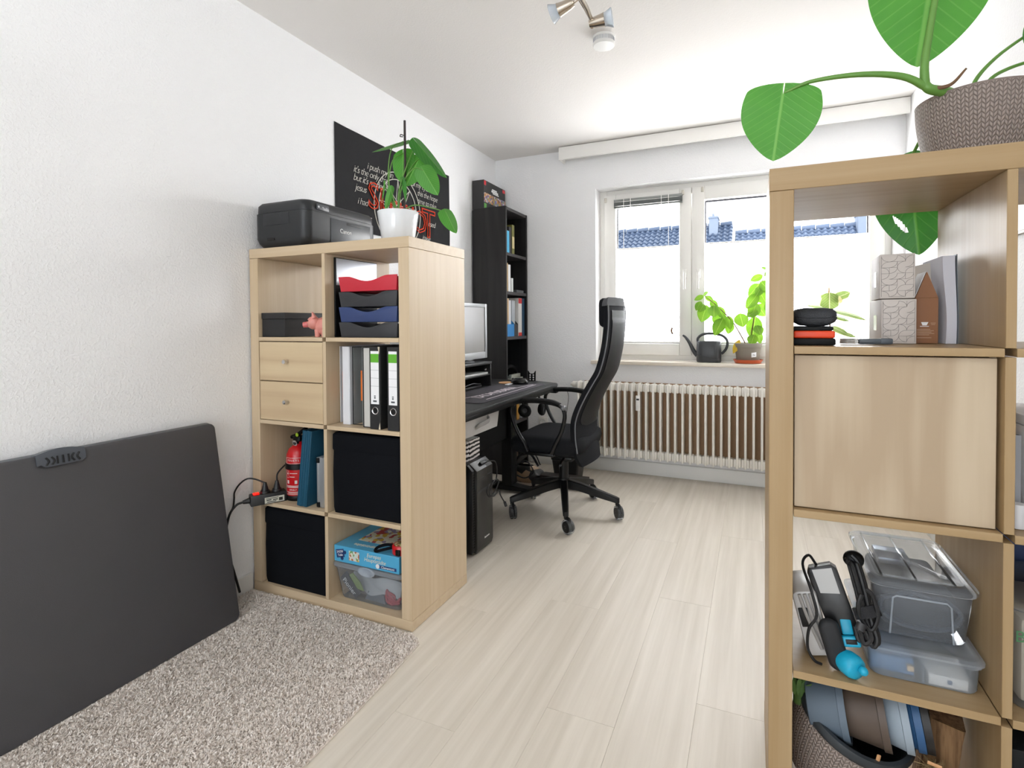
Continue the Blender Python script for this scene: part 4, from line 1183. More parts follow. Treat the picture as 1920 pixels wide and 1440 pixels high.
tag(obj('power_cable', b, CABLE, None, loc=(0.02, -0.33, 0.03)), 'black mains cable hanging from the power strip to the floor', 'cable')

fx, fy = 0.165, -0.128
fe = thing('fire_extinguisher', 'small red fire extinguisher with a black strap and green seal', 'extinguisher', (fx, fy, Z3))
bm = BM(); lathe(bm, [(0.046, Z3+0.018), (0.047, Z3+0.020), (0.047, Z3+0.165), (0.045, Z3+0.185), (0.036, Z3+0.205), (0.022, Z3+0.217), (0.0165, Z3+0.222), (0.0165, Z3+0.234), (0, Z3+0.235)], (fx, fy, 0), 36); obj('cylinder', bm, RED, fe, ang=50)
bm = BM(); lathe(bm, [(0, Z3+E_), (0.046, Z3+E_), (0.0485, Z3+0.004), (0.0485, Z3+0.020), (0.0472, Z3+0.022)], (fx, fy, 0), 36); obj('foot_ring', bm, BLACK, fe)
bm = BM(); lathe(bm, [(0.0475, Z3+0.126), (0.050, Z3+0.128), (0.050, Z3+0.148), (0.0475, Z3+0.150)], (fx, fy, 0), 36); obj('strap', bm, BLACK, fe)
bm = BM(); box(bm, fx-0.016, fx+0.022, fy-0.014, fy+0.014, Z3+0.236, Z3+0.258, 0.004)
tube(bm, [(fx-0.030, fy-0.004, Z3+0.249), (fx, fy, Z3+0.262), (fx+0.040, fy+0.004, Z3+0.290)], 0.008, flat=(Vector((0, 1, 0)), 1.2))
tube(bm, [(fx+0.01, fy, Z3+0.250), (fx+0.048, fy+0.004, Z3+0.262)], 0.006, flat=(Vector((0, 1, 0)), 1.3))
obj('valve', bm, BLACK, fe, ang=60)
bm = BM(); ball(bm, (fx+0.012, fy-0.017, Z3+0.264), 0.0075, 0.005, 0.0085, 12); obj('green_seal', bm, mat('lime_plastic', '#a9cc2c', 0.35), fe)
bm = BM(); cyl(bm, (fx+0.004, fy-0.0125, Z3+0.232), (fx+0.004, fy-0.022, Z3+0.230), 0.0125, seg=22); g = obj('gauge', bm, STEEL, fe)
bm = BM(); cyl(bm, (fx+0.004, fy-0.0222, Z3+0.230), (fx+0.004, fy-0.0228, Z3+0.230), 0.0075, seg=18); obj('dial', bm, mat('dial_dark', '#26282a', 0.3), g)
def on_cyl(deg, z, rr=0.0476):
    a = R(deg); return Vector((fx+rr*math.cos(a), fy+rr*math.sin(a), z)), Vector((-math.sin(a), math.cos(a), 0))
def wrap(a0, a1, z0, z1, rr, m, name):
    b = BM(); sheet(b, lambda u, v: tuple(on_cyl(a0+(a1-a0)*u, z0+(z1-z0)*v, rr)[0]), 12, 1); return obj(name, b, m, fe)
WPR = mat('white_label_print', '#d9cfcb', 0.5)
for (a0, a1, z0, z1) in ((-110, -20, 0.174, 0.1755), (-110, -20, 0.151, 0.1525), (-112, -109, 0.151, 0.1755), (-118, -20, 0.026, 0.0278), (-118, -115, 0.026, 0.124), (-105, -92, 0.0705, 0.084), (-62, -50, 0.0705, 0.084), (-112, -30, 0.060, 0.063), (-112, -30, 0.0545, 0.0575), (-110, -40, 0.036, 0.038), (-100, -40, 0.031, 0.033), (-88, -50, 0.111, 0.1135), (-88, -62, 0.097, 0.0995), (-106, -94, 0.094, 0.0955), (-106, -94, 0.1205, 0.122), (-107, -106, 0.094, 0.122), (-94, -93, 0.094, 0.122), (-104, -97, 0.108, 0.115)):
    wrap(a0, a1, Z3+z0, Z3+z1, 0.0474, WPR, 'label_print')
for i, ch_ in enumerate('FEUERL'):
    p, tdir = on_cyl(-96+i*10.5, Z3+0.1645, 0.0477); text('lettering', ch_, 0.011, tuple(p), tuple(tdir), (0, 0, 1), INK, fe, depth=0.0003)
for i, ch_ in enumerate('ANAF'):
    p, tdir = on_cyl(-86+i*10, Z3+0.0455, 0.0477); text('lettering', ch_, 0.010, tuple(p), tuple(tdir), (0, 0, 1), INK, fe, depth=0.0003)

TEAL = mat('teal_binder', '#1d5069', 0.5, vary=0.06)
def teal(xb, xt, w, label):
    t = thing('teal_folder', label, 'binder', (xb+w/2, -0.07, Z3), 'teal binders beside the extinguisher')
    sh = (xt-xb)/0.303
    ang = math.atan(sh)
    M = Matrix.Translation((xb+w, 0, Z3+0.0012)) @ Matrix.Rotation(ang, 4, 'Y') @ Matrix.Translation((-xb-w, 0, -Z3-0.0008))
    bm = BM(); box(bm, xb, xb+w, LY+0.012, LY+0.016, Z3+0.001, Z3+0.301, 0.001, 1, M=M)
    box(bm, xb+w*0.22, xb+w*0.26, LY+0.0105, LY+0.012, Z3+0.001, Z3+0.301, M=M); box(bm, xb+w*0.74, xb+w*0.78, LY+0.0105, LY+0.012, Z3+0.001, Z3+0.301, M=M)
    obj('spine', bm, TEAL, t)
    for a in (xb, xb+w-0.003):
        bm = BM(); box(bm, a, a+0.003, LY+0.0162, 0.095, Z3+0.001, Z3+0.301, M=M); obj('cover', bm, TEAL, t)
    bm = BM(); box(bm, xb+0.005, xb+w-0.005, LY+0.022, 0.09, Z3+0.003, Z3+0.292, M=M); obj('pages', bm, PAPER, t)
teal(0.2370, 0.2740, 0.0240, 'teal binder leaning right, next to the extinguisher')
teal(0.2625, 0.2960, 0.0240, 'teal binder leaning against the aluminium case')
ac = thing('aluminium_case', 'narrow ribbed aluminium case with black corners beside the teal binders', 'case', (0.352, -0.08, Z3))
ALU = mat('aluminium', '#c4c8cc', 0.35, metal=0.7)
bm = BM()
ax0, ax1, ay0, ay1, az1 = 0.3255, 0.379, LY+0.030, 0.060, Z3+0.197
prof_ = [(ax0, ay0), (ax0+0.006, ay0), (ax0+0.008, ay0+0.003), (ax0+0.020, ay0+0.003), (ax0+0.022, ay0), (ax0+0.032, ay0), (ax0+0.034, ay0+0.003), (ax0+0.044, ay0+0.003), (ax0+0.046, ay0), (ax1, ay0), (ax1, ay1), (ax0, ay1)]
prism(bm, prof_, Z3+0.002, az1, 'z', 0.0008); obj('case_shell', bm, ALU, ac)
for zz in (Z3+0.012, az1-0.012):
    bm = BM(); box(bm, ax0-0.0025, ax0+0.012, ay0-0.002, ay0+0.010, zz-0.010, zz+0.010, 0.002); obj('corner_guard', bm, BLACK, ac)
def fabric_box(x0, x1, y0, y1, z0, z1, label):
    t = thing('fabric_box', label, 'storage box', ((x0+x1)/2, (y0+y1)/2, z0), 'black fabric boxes in the left shelf')
    bm = BM()
    def rr(z, ins, bul): return [(x, y, z) for x, y in rrect((x0+x1)/2, (y0+y1)/2, (x1-x0)/2-ins, (y1-y0)/2-ins, 0.012, 4)]
    loft(bm, [rr(z0+0.001, 0.004, 0), rr(z0+0.02, 0.001, 0), rr(z0+(z1-z0)*0.5, 0.0, 0), rr(z1-0.065, 0.002, 0)])
    obj('box_body', bm, BLACKF, t)
    bm = BM(); loft(bm, [rr(z1-0.0645, 0.0005, 0), rr(z1-0.060, -0.0008, 0), rr(z1-0.006, 0.0, 0), rr(z1, 0.006, 0)]); obj('box_lid', bm, BLACKF, t)
fabric_box(LC1+0.012, LC1+CX-0.003, LY+0.012, LY+0.36, Z3, Z3+0.304, 'black fabric box in the third row, right of the aluminium case')
fabric_box(LC0+0.004, LC0+CX-0.004, LY+0.010, LY+0.36, Z4, Z4+0.307, 'black fabric box in the bottom left cubby')

FROST = clear('frosted_plastic', haze=0.26, gloss=0.10, rough=0.15, hazecol='#d9dee6')
MILK2 = clear('thin_milky_plastic', haze=0.33, gloss=0.10, rough=0.2, hazecol='#dce3ec')
# ---- row 4: clear box with odds and ends, puzzle, tape measure
def tub(name, x0, x1, y0, y1, z0, z1, label, m, lidm, grp, taper=0.012, lidh=0.012, ins=0.0):
    t = thing(name, label, 'plastic box', ((x0+x1)/2, (y0+y1)/2, z0), grp)
    def rr(z, i, r=0.022): return [(x, y, z) for x, y in rrect((x0+x1)/2, (y0+y1)/2, (x1-x0)/2-i, (y1-y0)/2-i, r, 4)]
    bm = BM()
    loft(bm, [rr(z0+0.0015, taper+0.002), rr(z0+0.006, taper), rr(z1-0.006, 0.004), rr(z1-0.005, 0.0), rr(z1, 0.0)], cap1=False)
    obj('tub', bm, m, t, ang=50)
    bm = BM()
    loft(bm, [rr(z1+0.0006, -0.003), rr(z1+lidh*0.6, -0.003), rr(z1+lidh, 0.004)], cap0=False, cap1=False)
    loft(bm, [rr(z1+lidh, 0.004), rr(z1+lidh, 0.014), rr(z1+lidh*0.55, 0.018)], cap0=False)
    obj('lid', bm, lidm, t, ang=50)
    return t
ct = tub('clear_tub', 0.4110, 0.7290, LY+0.016, 0.140, Z4, Z4+0.128, 'clear plastic box of odds and ends in the bottom right cubby', FROST, MILKY, None, taper=0.020)
bm = BM()
lathe(bm, [(0.0, 0.0), (0.026, 0.002), (0.032, 0.006), (0.026, 0.009), (0.018, 0.006), (0, 0.005)], M=Matrix.Translation((0.575, LY+0.018, Z4+0.130)) @ Matrix.Rotation(R(90), 4, 'X') @ Matrix.Diagonal((1.25, 0.55, 1, 1)), seg=28)
obj('latch', bm, MILKY, ct)
def heap(name, cat, label, fn, m, loc, nu=10, nv=10, th=0.002):
    b = BM(); sheet(b, fn, nu, nv, th); return tag(obj(name, b, m, None, loc=loc, ang=60), label, cat)
heap('yellow_cloth', 'cloth', 'folded yellow cloth lying on top inside the clear box', lambda u, v: (0.45+0.24*u, LY+0.095+0.22*v, Z4+0.088+0.018*math.sin(u*5+v*3)+0.012*math.cos(v*9)), mat('yellow_cloth', '#b89a50', 0.9), (0.57, 0, Z4+0.09), 14, 10)
heap('grey_bag', 'bag', 'crumpled pale grey plastic bag in the clear box', lambda u, v: (0.47+0.23*u, LY+0.042+0.025*v+0.010*math.sin(u*9), Z4+0.040+0.050*v+0.006*math.sin(u*11+v*7)), mat('grey_bag', '#a6a8a8', 0.5), (0.58, -0.16, Z4+0.06), 16, 8)
dk_ = thing('dark_pouch', 'dark pouch with white lettering in the clear box', 'pouch', (0.475, -0.17, Z4+0.03))
MP = Matrix.Translation((0.480, LY+0.040, Z4+0.054)) @ Matrix.Rotation(R(42), 4, 'Y')
b = BM(); box(b, -0.050, 0.050, -0.005, 0.006, -0.020, 0.020, 0.004, M=MP); obj('pouch_body', b, mat('dark_pouch', '#2e3036', 0.7), dk_)
text('lettering', 'Pionier', 0.026, tuple(MP @ Vector((0, -0.0056, -0.006))), tuple(MP.to_3x3() @ Vector((1, 0, 0))), tuple(MP.to_3x3() @ Vector((0, 0, 1))), INK, dk_, depth=0.0002)
MG = Matrix.Translation((0.510, LY+0.036, Z4+0.072)) @ Matrix.Rotation(R(44), 4, 'Y')
b = BM(); prism(b, [(-0.04, -0.008), (0.02, -0.014), (0.045, 0.004), (0.01, 0.014), (-0.035, 0.010)], -0.003, 0.003, 'y', 0.002, M=MG); tag(obj('green_strap', b, mat('green_strap', '#7d8f4e', 0.7), None, loc=(0.51, LY+0.036, Z4+0.07)), 'olive green strap beside the lettered pouch', 'strap')
b = BM()
for i in range(5):
    a = i*1.3
    tube(b, [(0.665, LY+0.050, Z4+0.010), (0.665+0.03*math.cos(a), LY+0.048+0.004*math.sin(a), Z4+0.030+0.012*math.sin(a)), (0.655+0.05*math.cos(a+0.5), LY+0.050, Z4+0.040+0.02*math.sin(a*2)), (0.675+0.02*math.sin(a), LY+0.047, Z4+0.014+0.004*i)], 0.004, seg=6)
tag(obj('red_yarn', b, mat('red_cord', '#a3323c', 0.7), None, loc=(0.665, LY+0.05, Z4+0.01)), 'tangled red yarn at the right of the clear box', 'yarn')
b = BM(); prism(b, [(0.545, Z4+0.012), (0.640, Z4+0.010), (0.630, Z4+0.042), (0.56, Z4+0.046)], LY+0.040, LY+0.060, 'y', 0.002); tag(obj('grey_pouch', b, mat('slate_pouch', '#5e646a', 0.7), None, loc=(0.59, LY+0.05, Z4+0.01)), 'slate grey pouch at the middle of the clear box', 'pouch')
b = BM(); box(b, 0.440, 0.705, LY+0.07, 0.12, Z4+0.008, Z4+0.060, 0.004); tag(obj('brown_folder', b, mat('murky_brown', '#5d564e', 0.8), None, loc=(0.57, 0, Z4+0.008)), 'brown leather folder at the bottom of the clear box', 'folder')
pz = thing('puzzle_box', 'light blue puzzle box lying on the clear box', 'box', (0.565, -0.06, Z4+0.141))
pz0_, pz1_ = Z4+0.1412, Z4+0.203
BLUEP = mat('puzzle_blue', '#4fa6cf', 0.4, vary=0.06)
bm = BM(); box(bm, 0.412, 0.714, LY+0.026, 0.110, pz0_, pz1_, 0.0012, 1); obj('carton', bm, BLUEP, pz)
yf = LY+0.0252
PYEL = mat('print_cream', '#d8d3bf', 0.5); NAVY = mat('print_navy', '#223a6e', 0.5)
text('lettering', 'Europas', 0.020, (0.600, yf, pz0_+0.0465), (1, 0, 0), (0, 0, 1), PYEL, pz, shear=0.2)
text('lettering', 'Hauptstädte', 0.020, (0.605, yf, pz0_+0.0300), (1, 0, 0), (0, 0, 1), PYEL, pz, shear=0.2)
bm = BM(); box(bm, 0.622, 0.702, yf-0.0002, yf+0.0003, pz0_+0.008, pz0_+0.0195); lg = obj('brand_bar', bm, NAVY, pz)
bm = BM(); cyl(bm, (0.618, yf-0.0004, pz0_+0.0137), (0.618, yf+0.0002, pz0_+0.0137), 0.0085, seg=18); obj('brand_disc', bm, INK, pz)
text('lettering', 'Clementoni', 0.0125, (0.664, yf-0.0006, pz0_+0.0137), (1, 0, 0), (0, 0, 1), INK, pz)
MJ = Matrix.Translation((0.443, yf, pz0_+0.033)) @ Matrix.Rotation(R(-12), 4, 'Y')
bm = BM(); box(bm, -0.020, 0.018, -0.0002, 0.0003, -0.015, 0.016, M=MJ); cyl(bm, MJ @ Vector((0.004, -0.0002, -0.019)), MJ @ Vector((0.004, 0.0003, -0.019)), 0.007, seg=14); cyl(bm, MJ @ Vector((0.022, -0.0002, 0.002)), MJ @ Vector((0.022, 0.0003, 0.002)), 0.007, seg=14); obj('jigsaw_mark', bm, NAVY, pz)
text('lettering', '24250', 0.0125, tuple(MJ @ Vector((-0.001, -0.0006, 0.007))), tuple(MJ.to_3x3() @ Vector((1, 0, 0))), (0, 0, 1), INK, pz)
text('lettering', 'Teile', 0.0125, tuple(MJ @ Vector((-0.001, -0.0006, -0.006))), tuple(MJ.to_3x3() @ Vector((1, 0, 0))), (0, 0, 1), INK, pz)
def blotchy(name, cols, scale=30):
    m, n, l, b = _new(name)
    tc = n.new('ShaderNodeTexCoord'); v = n.new('ShaderNodeTexVoronoi'); v.inputs['Scale'].default_value = scale
    l.new(tc.outputs['Object'], v.inputs['Vector']); sp = n.new('ShaderNodeSeparateColor'); l.new(v.outputs['Color'], sp.inputs[0])
    cr = n.new('ShaderNodeValToRGB'); cr.color_ramp.interpolation = 'CONSTANT'
    e = cr.color_ramp.elements; e[0].color = lin(cols[0]); e[0].position = 0; e[1].color = lin(cols[1]); e[1].position = 1/len(cols)
    for i, c in enumerate(cols[2:], 2): e.new(i/len(cols)).color = lin(c)
    l.new(sp.outputs[0], cr.inputs['Fac']); l.new(cr.outputs['Color'], b.inputs['Base Color']); b.inputs['Roughness'].default_value = 0.5
    return m
PIC = blotchy('picture_print', ['#d9dccb', '#c9d6d4', '#d8b24a', '#b26a48', '#6fa06a', '#d7d0c4'], 130)
bm = BM(); box(bm, 0.484, 0.533, yf-0.0003, yf+0.0003, pz0_+0.014, pz0_+0.050); obj('picture', bm, PIC, pz)
bm = BM(); box(bm, 0.470, 0.705, LY+0.095, 0.100, pz1_+0.0001, pz1_+0.0006); obj('top_picture', bm, blotchy('top_print', ['#cfd3c0', '#d4d6cc', '#c9a63a', '#a33a3a', '#8a7ea0', '#d9d4c0', '#cfcbb8'], 55), pz)
text('lettering', 'Hauptstädte', 0.026, (0.545, LY+0.060, pz1_+0.0004), (-1, 0, 0), (0, -1, 0), PYEL, pz, shear=0.2)
tm_ = thing('tape_measure', 'red tape measure with a black wrist strap on the puzzle box', 'tape measure', (0.705, -0.16, pz1_))
bm = BM(); lathe(bm, [(0, pz1_+0.001), (0.030, pz1_+0.001), (0.034, pz1_+0.005), (0.034, pz1_+0.030), (0.030, pz1_+0.035), (0, pz1_+0.035)], (0.6985, LY+0.062, 0), 28); obj('case', bm, RED, tm_, ang=50)
bm = BM(); lathe(bm, [(0.026, pz1_+0.0352), (0.022, pz1_+0.038), (0, pz1_+0.0385)], (0.6985, LY+0.062, 0), 24); obj('sticker', bm, blotchy('red_sticker', ['#8a5a3a', '#a5502e', '#c9b58a', '#5a6a3c'], 160), tm_)
bm = BM(); box(bm, 0.696, 0.716, LY+0.026, LY+0.034, pz1_+0.004, pz1_+0.026, 0.003); obj('mouth', bm, BLACK, tm_)
bm = BM(); tube(bm, [(0.672, LY+0.050, pz1_+0.022), (0.650, LY+0.035, pz1_+0.018), (0.618, LY+0.022, pz1_+0.010), (0.606, LY+0.026, pz1_+0.010), (0.612, LY+0.040, pz1_+0.018), (0.640, LY+0.052, pz1_+0.026), (0.672, LY+0.058, pz1_+0.026)], 0.0055, seg=8, flat=(Vector((0, 1, 0)), 0.5)); obj('wrist_strap', bm, BLACKF, tm_)

# ================================================================== bookcase things and desk things
def paperback(x0, x1, y0, y1, z0, h, cover, label, cat='book', group=None, M=None, band=None, pages=True):
    t = thing('book', label, cat, ((x0+x1)/2, (y0+y1)/2, z0), group)
    b = BM(); c = 0.0015
    box(b, x0, x1, y0, y0+c, z0, z0+h, M=M); box(b, x0, x1, y1-c, y1, z0, z0+h, M=M); box(b, x1-c, x1, y0+c, y1-c, z0, z0+h, M=M)
    obj('cover', b, cover, t, smooth=False)
    if pages:
        b = BM(); box(b, x0+0.004, x1-c-0.0005, y0+c+0.0003, y1-c-0.0003, z0+0.003, z0+h-0.003, M=M); obj('pages', b, PAPER, t, smooth=False)
    if band:
        m, a0, a1 = band
        b = BM(); box(b, x1+0.0001, x1+0.0008, y0+0.001, y1-0.001, z0+h*a0, z0+h*a1, M=M); obj('spine_print', b, m, t, smooth=False)
    return t
C = lambda n, c: mat(n, c, 0.55, vary=0.06)
g1 = 'books on the upper shelves of the bookcase'
zA = BSH[0]+0.0008
paperback(0.10, 0.262, 1.664, 1.692, zA, 0.165, C('cream_cover', '#d8cfae'), 'cream book at the left of the top bookcase shelf', group=g1)
paperback(0.10, 0.262, 1.695, 1.735, zA, 0.160, C('sky_cover', '#49a8cf'), 'sky blue book on the top bookcase shelf', group=g1)
paperback(0.09, 0.258, 1.739, 1.780, zA, 0.195, C('dark_cover', '#2e2c30'), 'dark book between the blue and the olive one', group=g1)
paperback(0.08, 0.262, 1.784, 1.824, zA, 0.215, C('olive_cover', '#6d6a34'), 'tall olive magazine on the top bookcase shelf', group=g1, band=(C('cream_band', '#c9b98a'), 0.2, 0.6))
zB = BSH[1]+0.0008
paperback(0.09, 0.260, 1.662, 1.712, zB, 0.205, C('tan_cover', '#c5a878'), 'tan book at the left of the second bookcase shelf', group=g1)
paperback(0.09, 0.262, 1.715, 1.752, zB, 0.195, C('white_cover', '#dcdcdc'), 'tall white book on the second bookcase shelf', group=g1)
paperback(0.12, 0.268, 1.756, 1.785, zB, 0.100, C('white_cover2', '#cfd0d0'), 'short white booklet on the second bookcase shelf', group=g1)
b = BM(); box(b, 0.16, 0.262, 1.86, 1.99, zB, zB+0.020, 0.002); tag(obj('small_case', b, mat('grey_case', '#56585a', 0.4), None, loc=(0.21, 1.92, zB)), 'flat grey case lying on the second bookcase shelf', 'case')
zC = BSH[2]+0.0008
def holder(y0, y1, m, label):
    t = thing('magazine_holder', label, 'magazine file', (0.17, (y0+y1)/2, zC), 'magazine holders in the bookcase')
    b = BM()
    for y in (y0, y1-0.002): prism(b, [(0.06, zC), (0.262, zC), (0.262, zC+0.09), (0.14, zC+0.22), (0.06, zC+0.22)], y, y+0.002, 'y')
    obj('side', b, m, t, smooth=False)
    b = BM(); box(b, 0.260, 0.262, y0+0.002, y1-0.002, zC, zC+0.09); box(b, 0.06, 0.258, y0+0.002, y1-0.002, zC, zC+0.002); obj('front', b, m, t, smooth=False)
paperback(0.09, 0.262, 1.660, 1.676, zC, 0.14, C('pale_blue_cover', '#c4d5e3'), 'thin pale blue booklet left of the blue magazine holder')
holder(1.680, 1.812, mat('blue_holder', '#2b7fbe', 0.45), 'bright blue magazine holder in the bookcase')
paperback(0.08, 0.245, 1.684, 1.755, zC+0.003, 0.275, C('tan_file', '#c3a67e'), 'tan file standing in the blue magazine holder', group='files in the blue magazine holder')
paperback(0.08, 0.240, 1.760, 1.805, zC+0.003, 0.262, C('white_file_b', '#d9d9dc'), 'white file standing in the blue magazine holder', group='files in the blue magazine holder')
holder(1.816, 1.882, mat('charcoal_holder', '#3c3c3e', 0.5), 'charcoal magazine holder right of the blue one')
paperback(0.08, 0.240, 1.820, 1.876, zC+0.003, 0.262, C('silver_file', '#b4bac0'), 'silver grey file standing in the charcoal holder')
paperback(0.08, 0.264, 1.886, 1.948, zC, 0.285, C('white_box_cover', '#dcdad6'), 'white book with red ends standing in the bookcase', band=(mat('red_band', '#d0392b', 0.5), 0.0, 0.09))
b = BM(); box(b, 0.2648, 0.2656, 1.887, 1.947, zC+0.245, zC+0.283); obj('spine_print', b, mat('red_band2', '#c8242a', 0.5), bpy.data.objects['book.011'] if 'book.011' in bpy.data.objects else None)
paperback(0.06, 0.264, 1.953, 1.998, zC, 0.285, C('navy_cover', '#1f4560'), 'dark blue binder at the right end of the bookcase shelf')
zD = BSH[3]+0.0008
paperback(0.09, 0.264, 1.662, 1.684, zD, 0.295, C('azure_cover', '#5c9fcb'), 'tall white and blue book on the shelf at desk height', band=(C('pale_band', '#d6c9c6'), 0.0, 0.45))
bs = thing('display_stand', 'black domed case with a pale base on the bookcase shelf at desk height', 'case', (0.19, 1.85, zD))
b = BM(); box(b, 0.11, 0.255, 1.755, 1.985, zD, zD+0.012, 0.003); box(b, 0.22, 0.245, 1.80, 1.96, zD+0.0125, zD+0.040, 0.003); obj('base', b, mat('pale_green_plastic', '#a6a89e', 0.25), bs)
b = BM(); tube(b, [(0.20, 1.765, zD+0.013), (0.20, 1.765, zD+0.055), (0.20, 1.79, zD+0.085), (0.20, 1.86, zD+0.098), (0.20, 1.93, zD+0.085), (0.20, 1.975, zD+0.045), (0.20, 1.980, zD+0.013)], 0.014, seg=10); obj('hood', b, BLACK, bs)
zE = BSH[4]+0.0008
for i, (y0, y1, h, c, n, lab) in enumerate(((1.735, 1.765, 0.20, '#d8c92e', 'yellow_spine', 'yellow book low in the bookcase, behind the armrest'), (1.770, 1.812, 0.20, '#d8ccc6', 'blush_spine', 'blush white book beside the yellow one'), (1.850, 1.895, 0.205, '#b8893a', 'ochre_spine', 'ochre book low in the bookcase'), (1.925, 1.960, 0.20, '#9ea3a6', 'grey_spine', 'pale grey book low in the bookcase'))):
    paperback(0.10, 0.262, y0, y1, zE, h, C(n, c), lab, group='books low in the bookcase')
zF = 0.0708
for i, (y0, y1, h, c, n, lab) in enumerate(((1.735, 1.758, 0.245, '#d2c845', 'lemon_spine', 'lemon yellow book on the lowest bookcase shelf'), (1.762, 1.80, 0.25, '#cfcabc', 'bone_spine', 'bone white book on the lowest bookcase shelf'), (1.83, 1.87, 0.23, '#5a4a3c', 'brown_spine', 'brown book on the lowest bookcase shelf'))):
    paperback(0.10, 0.262, y0, y1, zF, h, C(n, c), lab, group='books on the lowest bookcase shelf')
# boxed game on the bookcase
gb = thing('game_box', 'black boxed game with a colourful picture band on top of the bookcase', 'box', (0.055, 1.84, BZ))
gz0, gz1, gx, gy0, gy1 = BZ+0.001, BZ+0.208, 0.100, 1.655, 2.012
b = BM(); box(b, 0.006, gx, gy0, gy1, gz0, gz1, 0.001, 1); obj('carton', b, mat('game_black', '#2a2a2a', 0.5), gb)
b = BM(); box(b, gx+0.0002, gx+0.0008, gy0+0.002, gy1-0.002, gz0+0.050, gz0+0.118); obj('picture_band', b, blotchy('crowd_print', ['#b0845a', '#7a74a8', '#d3b48c', '#8a5a4a', '#c9c2cf', '#4c5a78', '#c98a3c', '#8f9a6a'], 65), gb)
REDL = mat('red_label', '#d8323a', 0.5)
b = BM(); box(b, gx+0.0002, gx+0.0010, gy0+0.003, gy0+0.034, gz1-0.036, gz1-0.004); obj('red_corner', b, REDL, gb)
b = BM(); box(b, gx+0.0002, gx+0.0010, gy1-0.050, gy1-0.006, gz1-0.030, gz1-0.006); obj('red_corner', b, REDL, gb)
b = BM(); box(b, gx+0.0002, gx+0.0010, gy0+0.003, gy0+0.040, gz0+0.004, gz0+0.040); obj('age_mark', b, mat('green_mark', '#5fae4a', 0.5), gb)
b = BM(); box(b, gx+0.0002, gx+0.0010, gy0+0.120, gy0+0.138, gz0+0.008, gz0+0.030); obj('small_mark', b, INK, gb)
b = BM()
for (a0, a1, zz0, zz1) in ((0.13, 0.21, 0.157, 0.167), (0.12, 0.23, 0.142, 0.155), (0.14, 0.24, 0.132, 0.140)): box(b, gx+0.0002, gx+0.0010, gy0+a0, gy0+a1, gz0+zz0, gz0+zz1, 0.0)
obj('title_print', b, INK, gb)
# monitor, riser
mo = thing('monitor', 'silver-framed computer monitor turned sideways to the viewer on the desk riser', 'monitor', (0.28, 0.98, 0.853))
MSIL = mat('monitor_silver', '#a9abad', 0.35, metal=0.2)
my0, my1, mz0, mz1, mx = 0.72, 1.205, 0.868, 1.204, 0.352
b = BM()
ring_pts = [(my0, my1, mz0, mz1)]
box(b, mx-0.030, mx, my0, my0+0.024, mz0, mz1, 0.003); box(b, mx-0.030, mx, my1-0.024, my1, mz0, mz1, 0.003); box(b, mx-0.030, mx, my0+0.024, my1-0.024, mz0, mz0+0.040, 0.003); box(b, mx-0.030, mx, my0+0.024, my1-0.024, mz1-0.022, mz1, 0.003)
box(b, mx-0.060, mx-0.031, my0+0.03, my1-0.03, mz0+0.03, mz1-0.03, 0.01)
obj('bezel', b, MSIL, mo)
b = BM(); box(b, mx-0.012, mx-0.006, my0+0.0245, my1-0.0245, mz0+0.0405, mz1-0.0225); obj('screen', b, mat('matte_screen', '#8f8d8b', 0.25, spec=0.7), mo)
b = BM(); cyl(b, (mx-0.05, 0.955, 0.866), (mx-0.05, 0.955, 0.902), 0.018); lathe(b, [(0, 0.8535), (0.085, 0.8535), (0.085, 0.857), (0.03, 0.866), (0, 0.868)], (mx-0.05, 0.955, 0), 32); obj('stand', b, DGREY, mo)
rs = thing('desk_riser', 'black two-tier monitor riser on the desk', 'riser', (0.28, 0.95, 0.70))
RISM = mat('riser_black', '#202123', 0.4)
b = BM(); box(b, 0.12, 0.412, 0.60, 1.150, 0.836, 0.852, 0.002); obj('riser_top', b, RISM, rs)
for y in (0.602, 1.136):
    b = BM(); box(b, 0.125, 0.408, y, y+0.012, 0.7015, 0.8355, 0.001); obj('riser_side', b, RISM, rs)
b = BM(); box(b, 0.125, 0.404, 0.615, 1.1355, 0.768, 0.776, 0.001); obj('riser_shelf', b, RISM, rs)
b = BM(); box(b, 0.122, 0.127, 0.615, 1.1355, 0.7775, 0.8355); obj('riser_back', b, mat('riser_back', '#0c0c0d', 0.6), rs)
b = BM(); cyl(b, (0.404, 1.070, 0.808), (0.412, 1.070, 0.808), 0.005, seg=12); obj('knob', b, STEEL, rs)
b = BM(); box(b, 0.20, 0.405, 0.80, 1.11, 0.7765, 0.789, 0.002); tag(obj('laptop', b, mat('silver_laptop', '#b9bab9', 0.3, metal=0.3), None, loc=(0.3, 0.95, 0.777)), 'closed silver laptop on the riser shelf under the monitor', 'laptop')
b = BM(); box(b, 0.20, 0.39, 0.78, 1.06, 0.7015, 0.716, 0.003); tag(obj('keyboard', b, BLACK, None, loc=(0.3, 0.92, 0.702)), 'black keyboard pushed under the riser', 'keyboard')
b = BM(); tube(b, [(0.395, 0.80, 0.722), (0.400, 0.92, 0.735), (0.395, 1.0, 0.726), (0.38, 1.06, 0.72)], 0.003); tag(obj('keyboard_cable', b, CABLE, None, loc=(0.39, 0.9, 0.72)), 'black cable in front of the riser', 'cable')
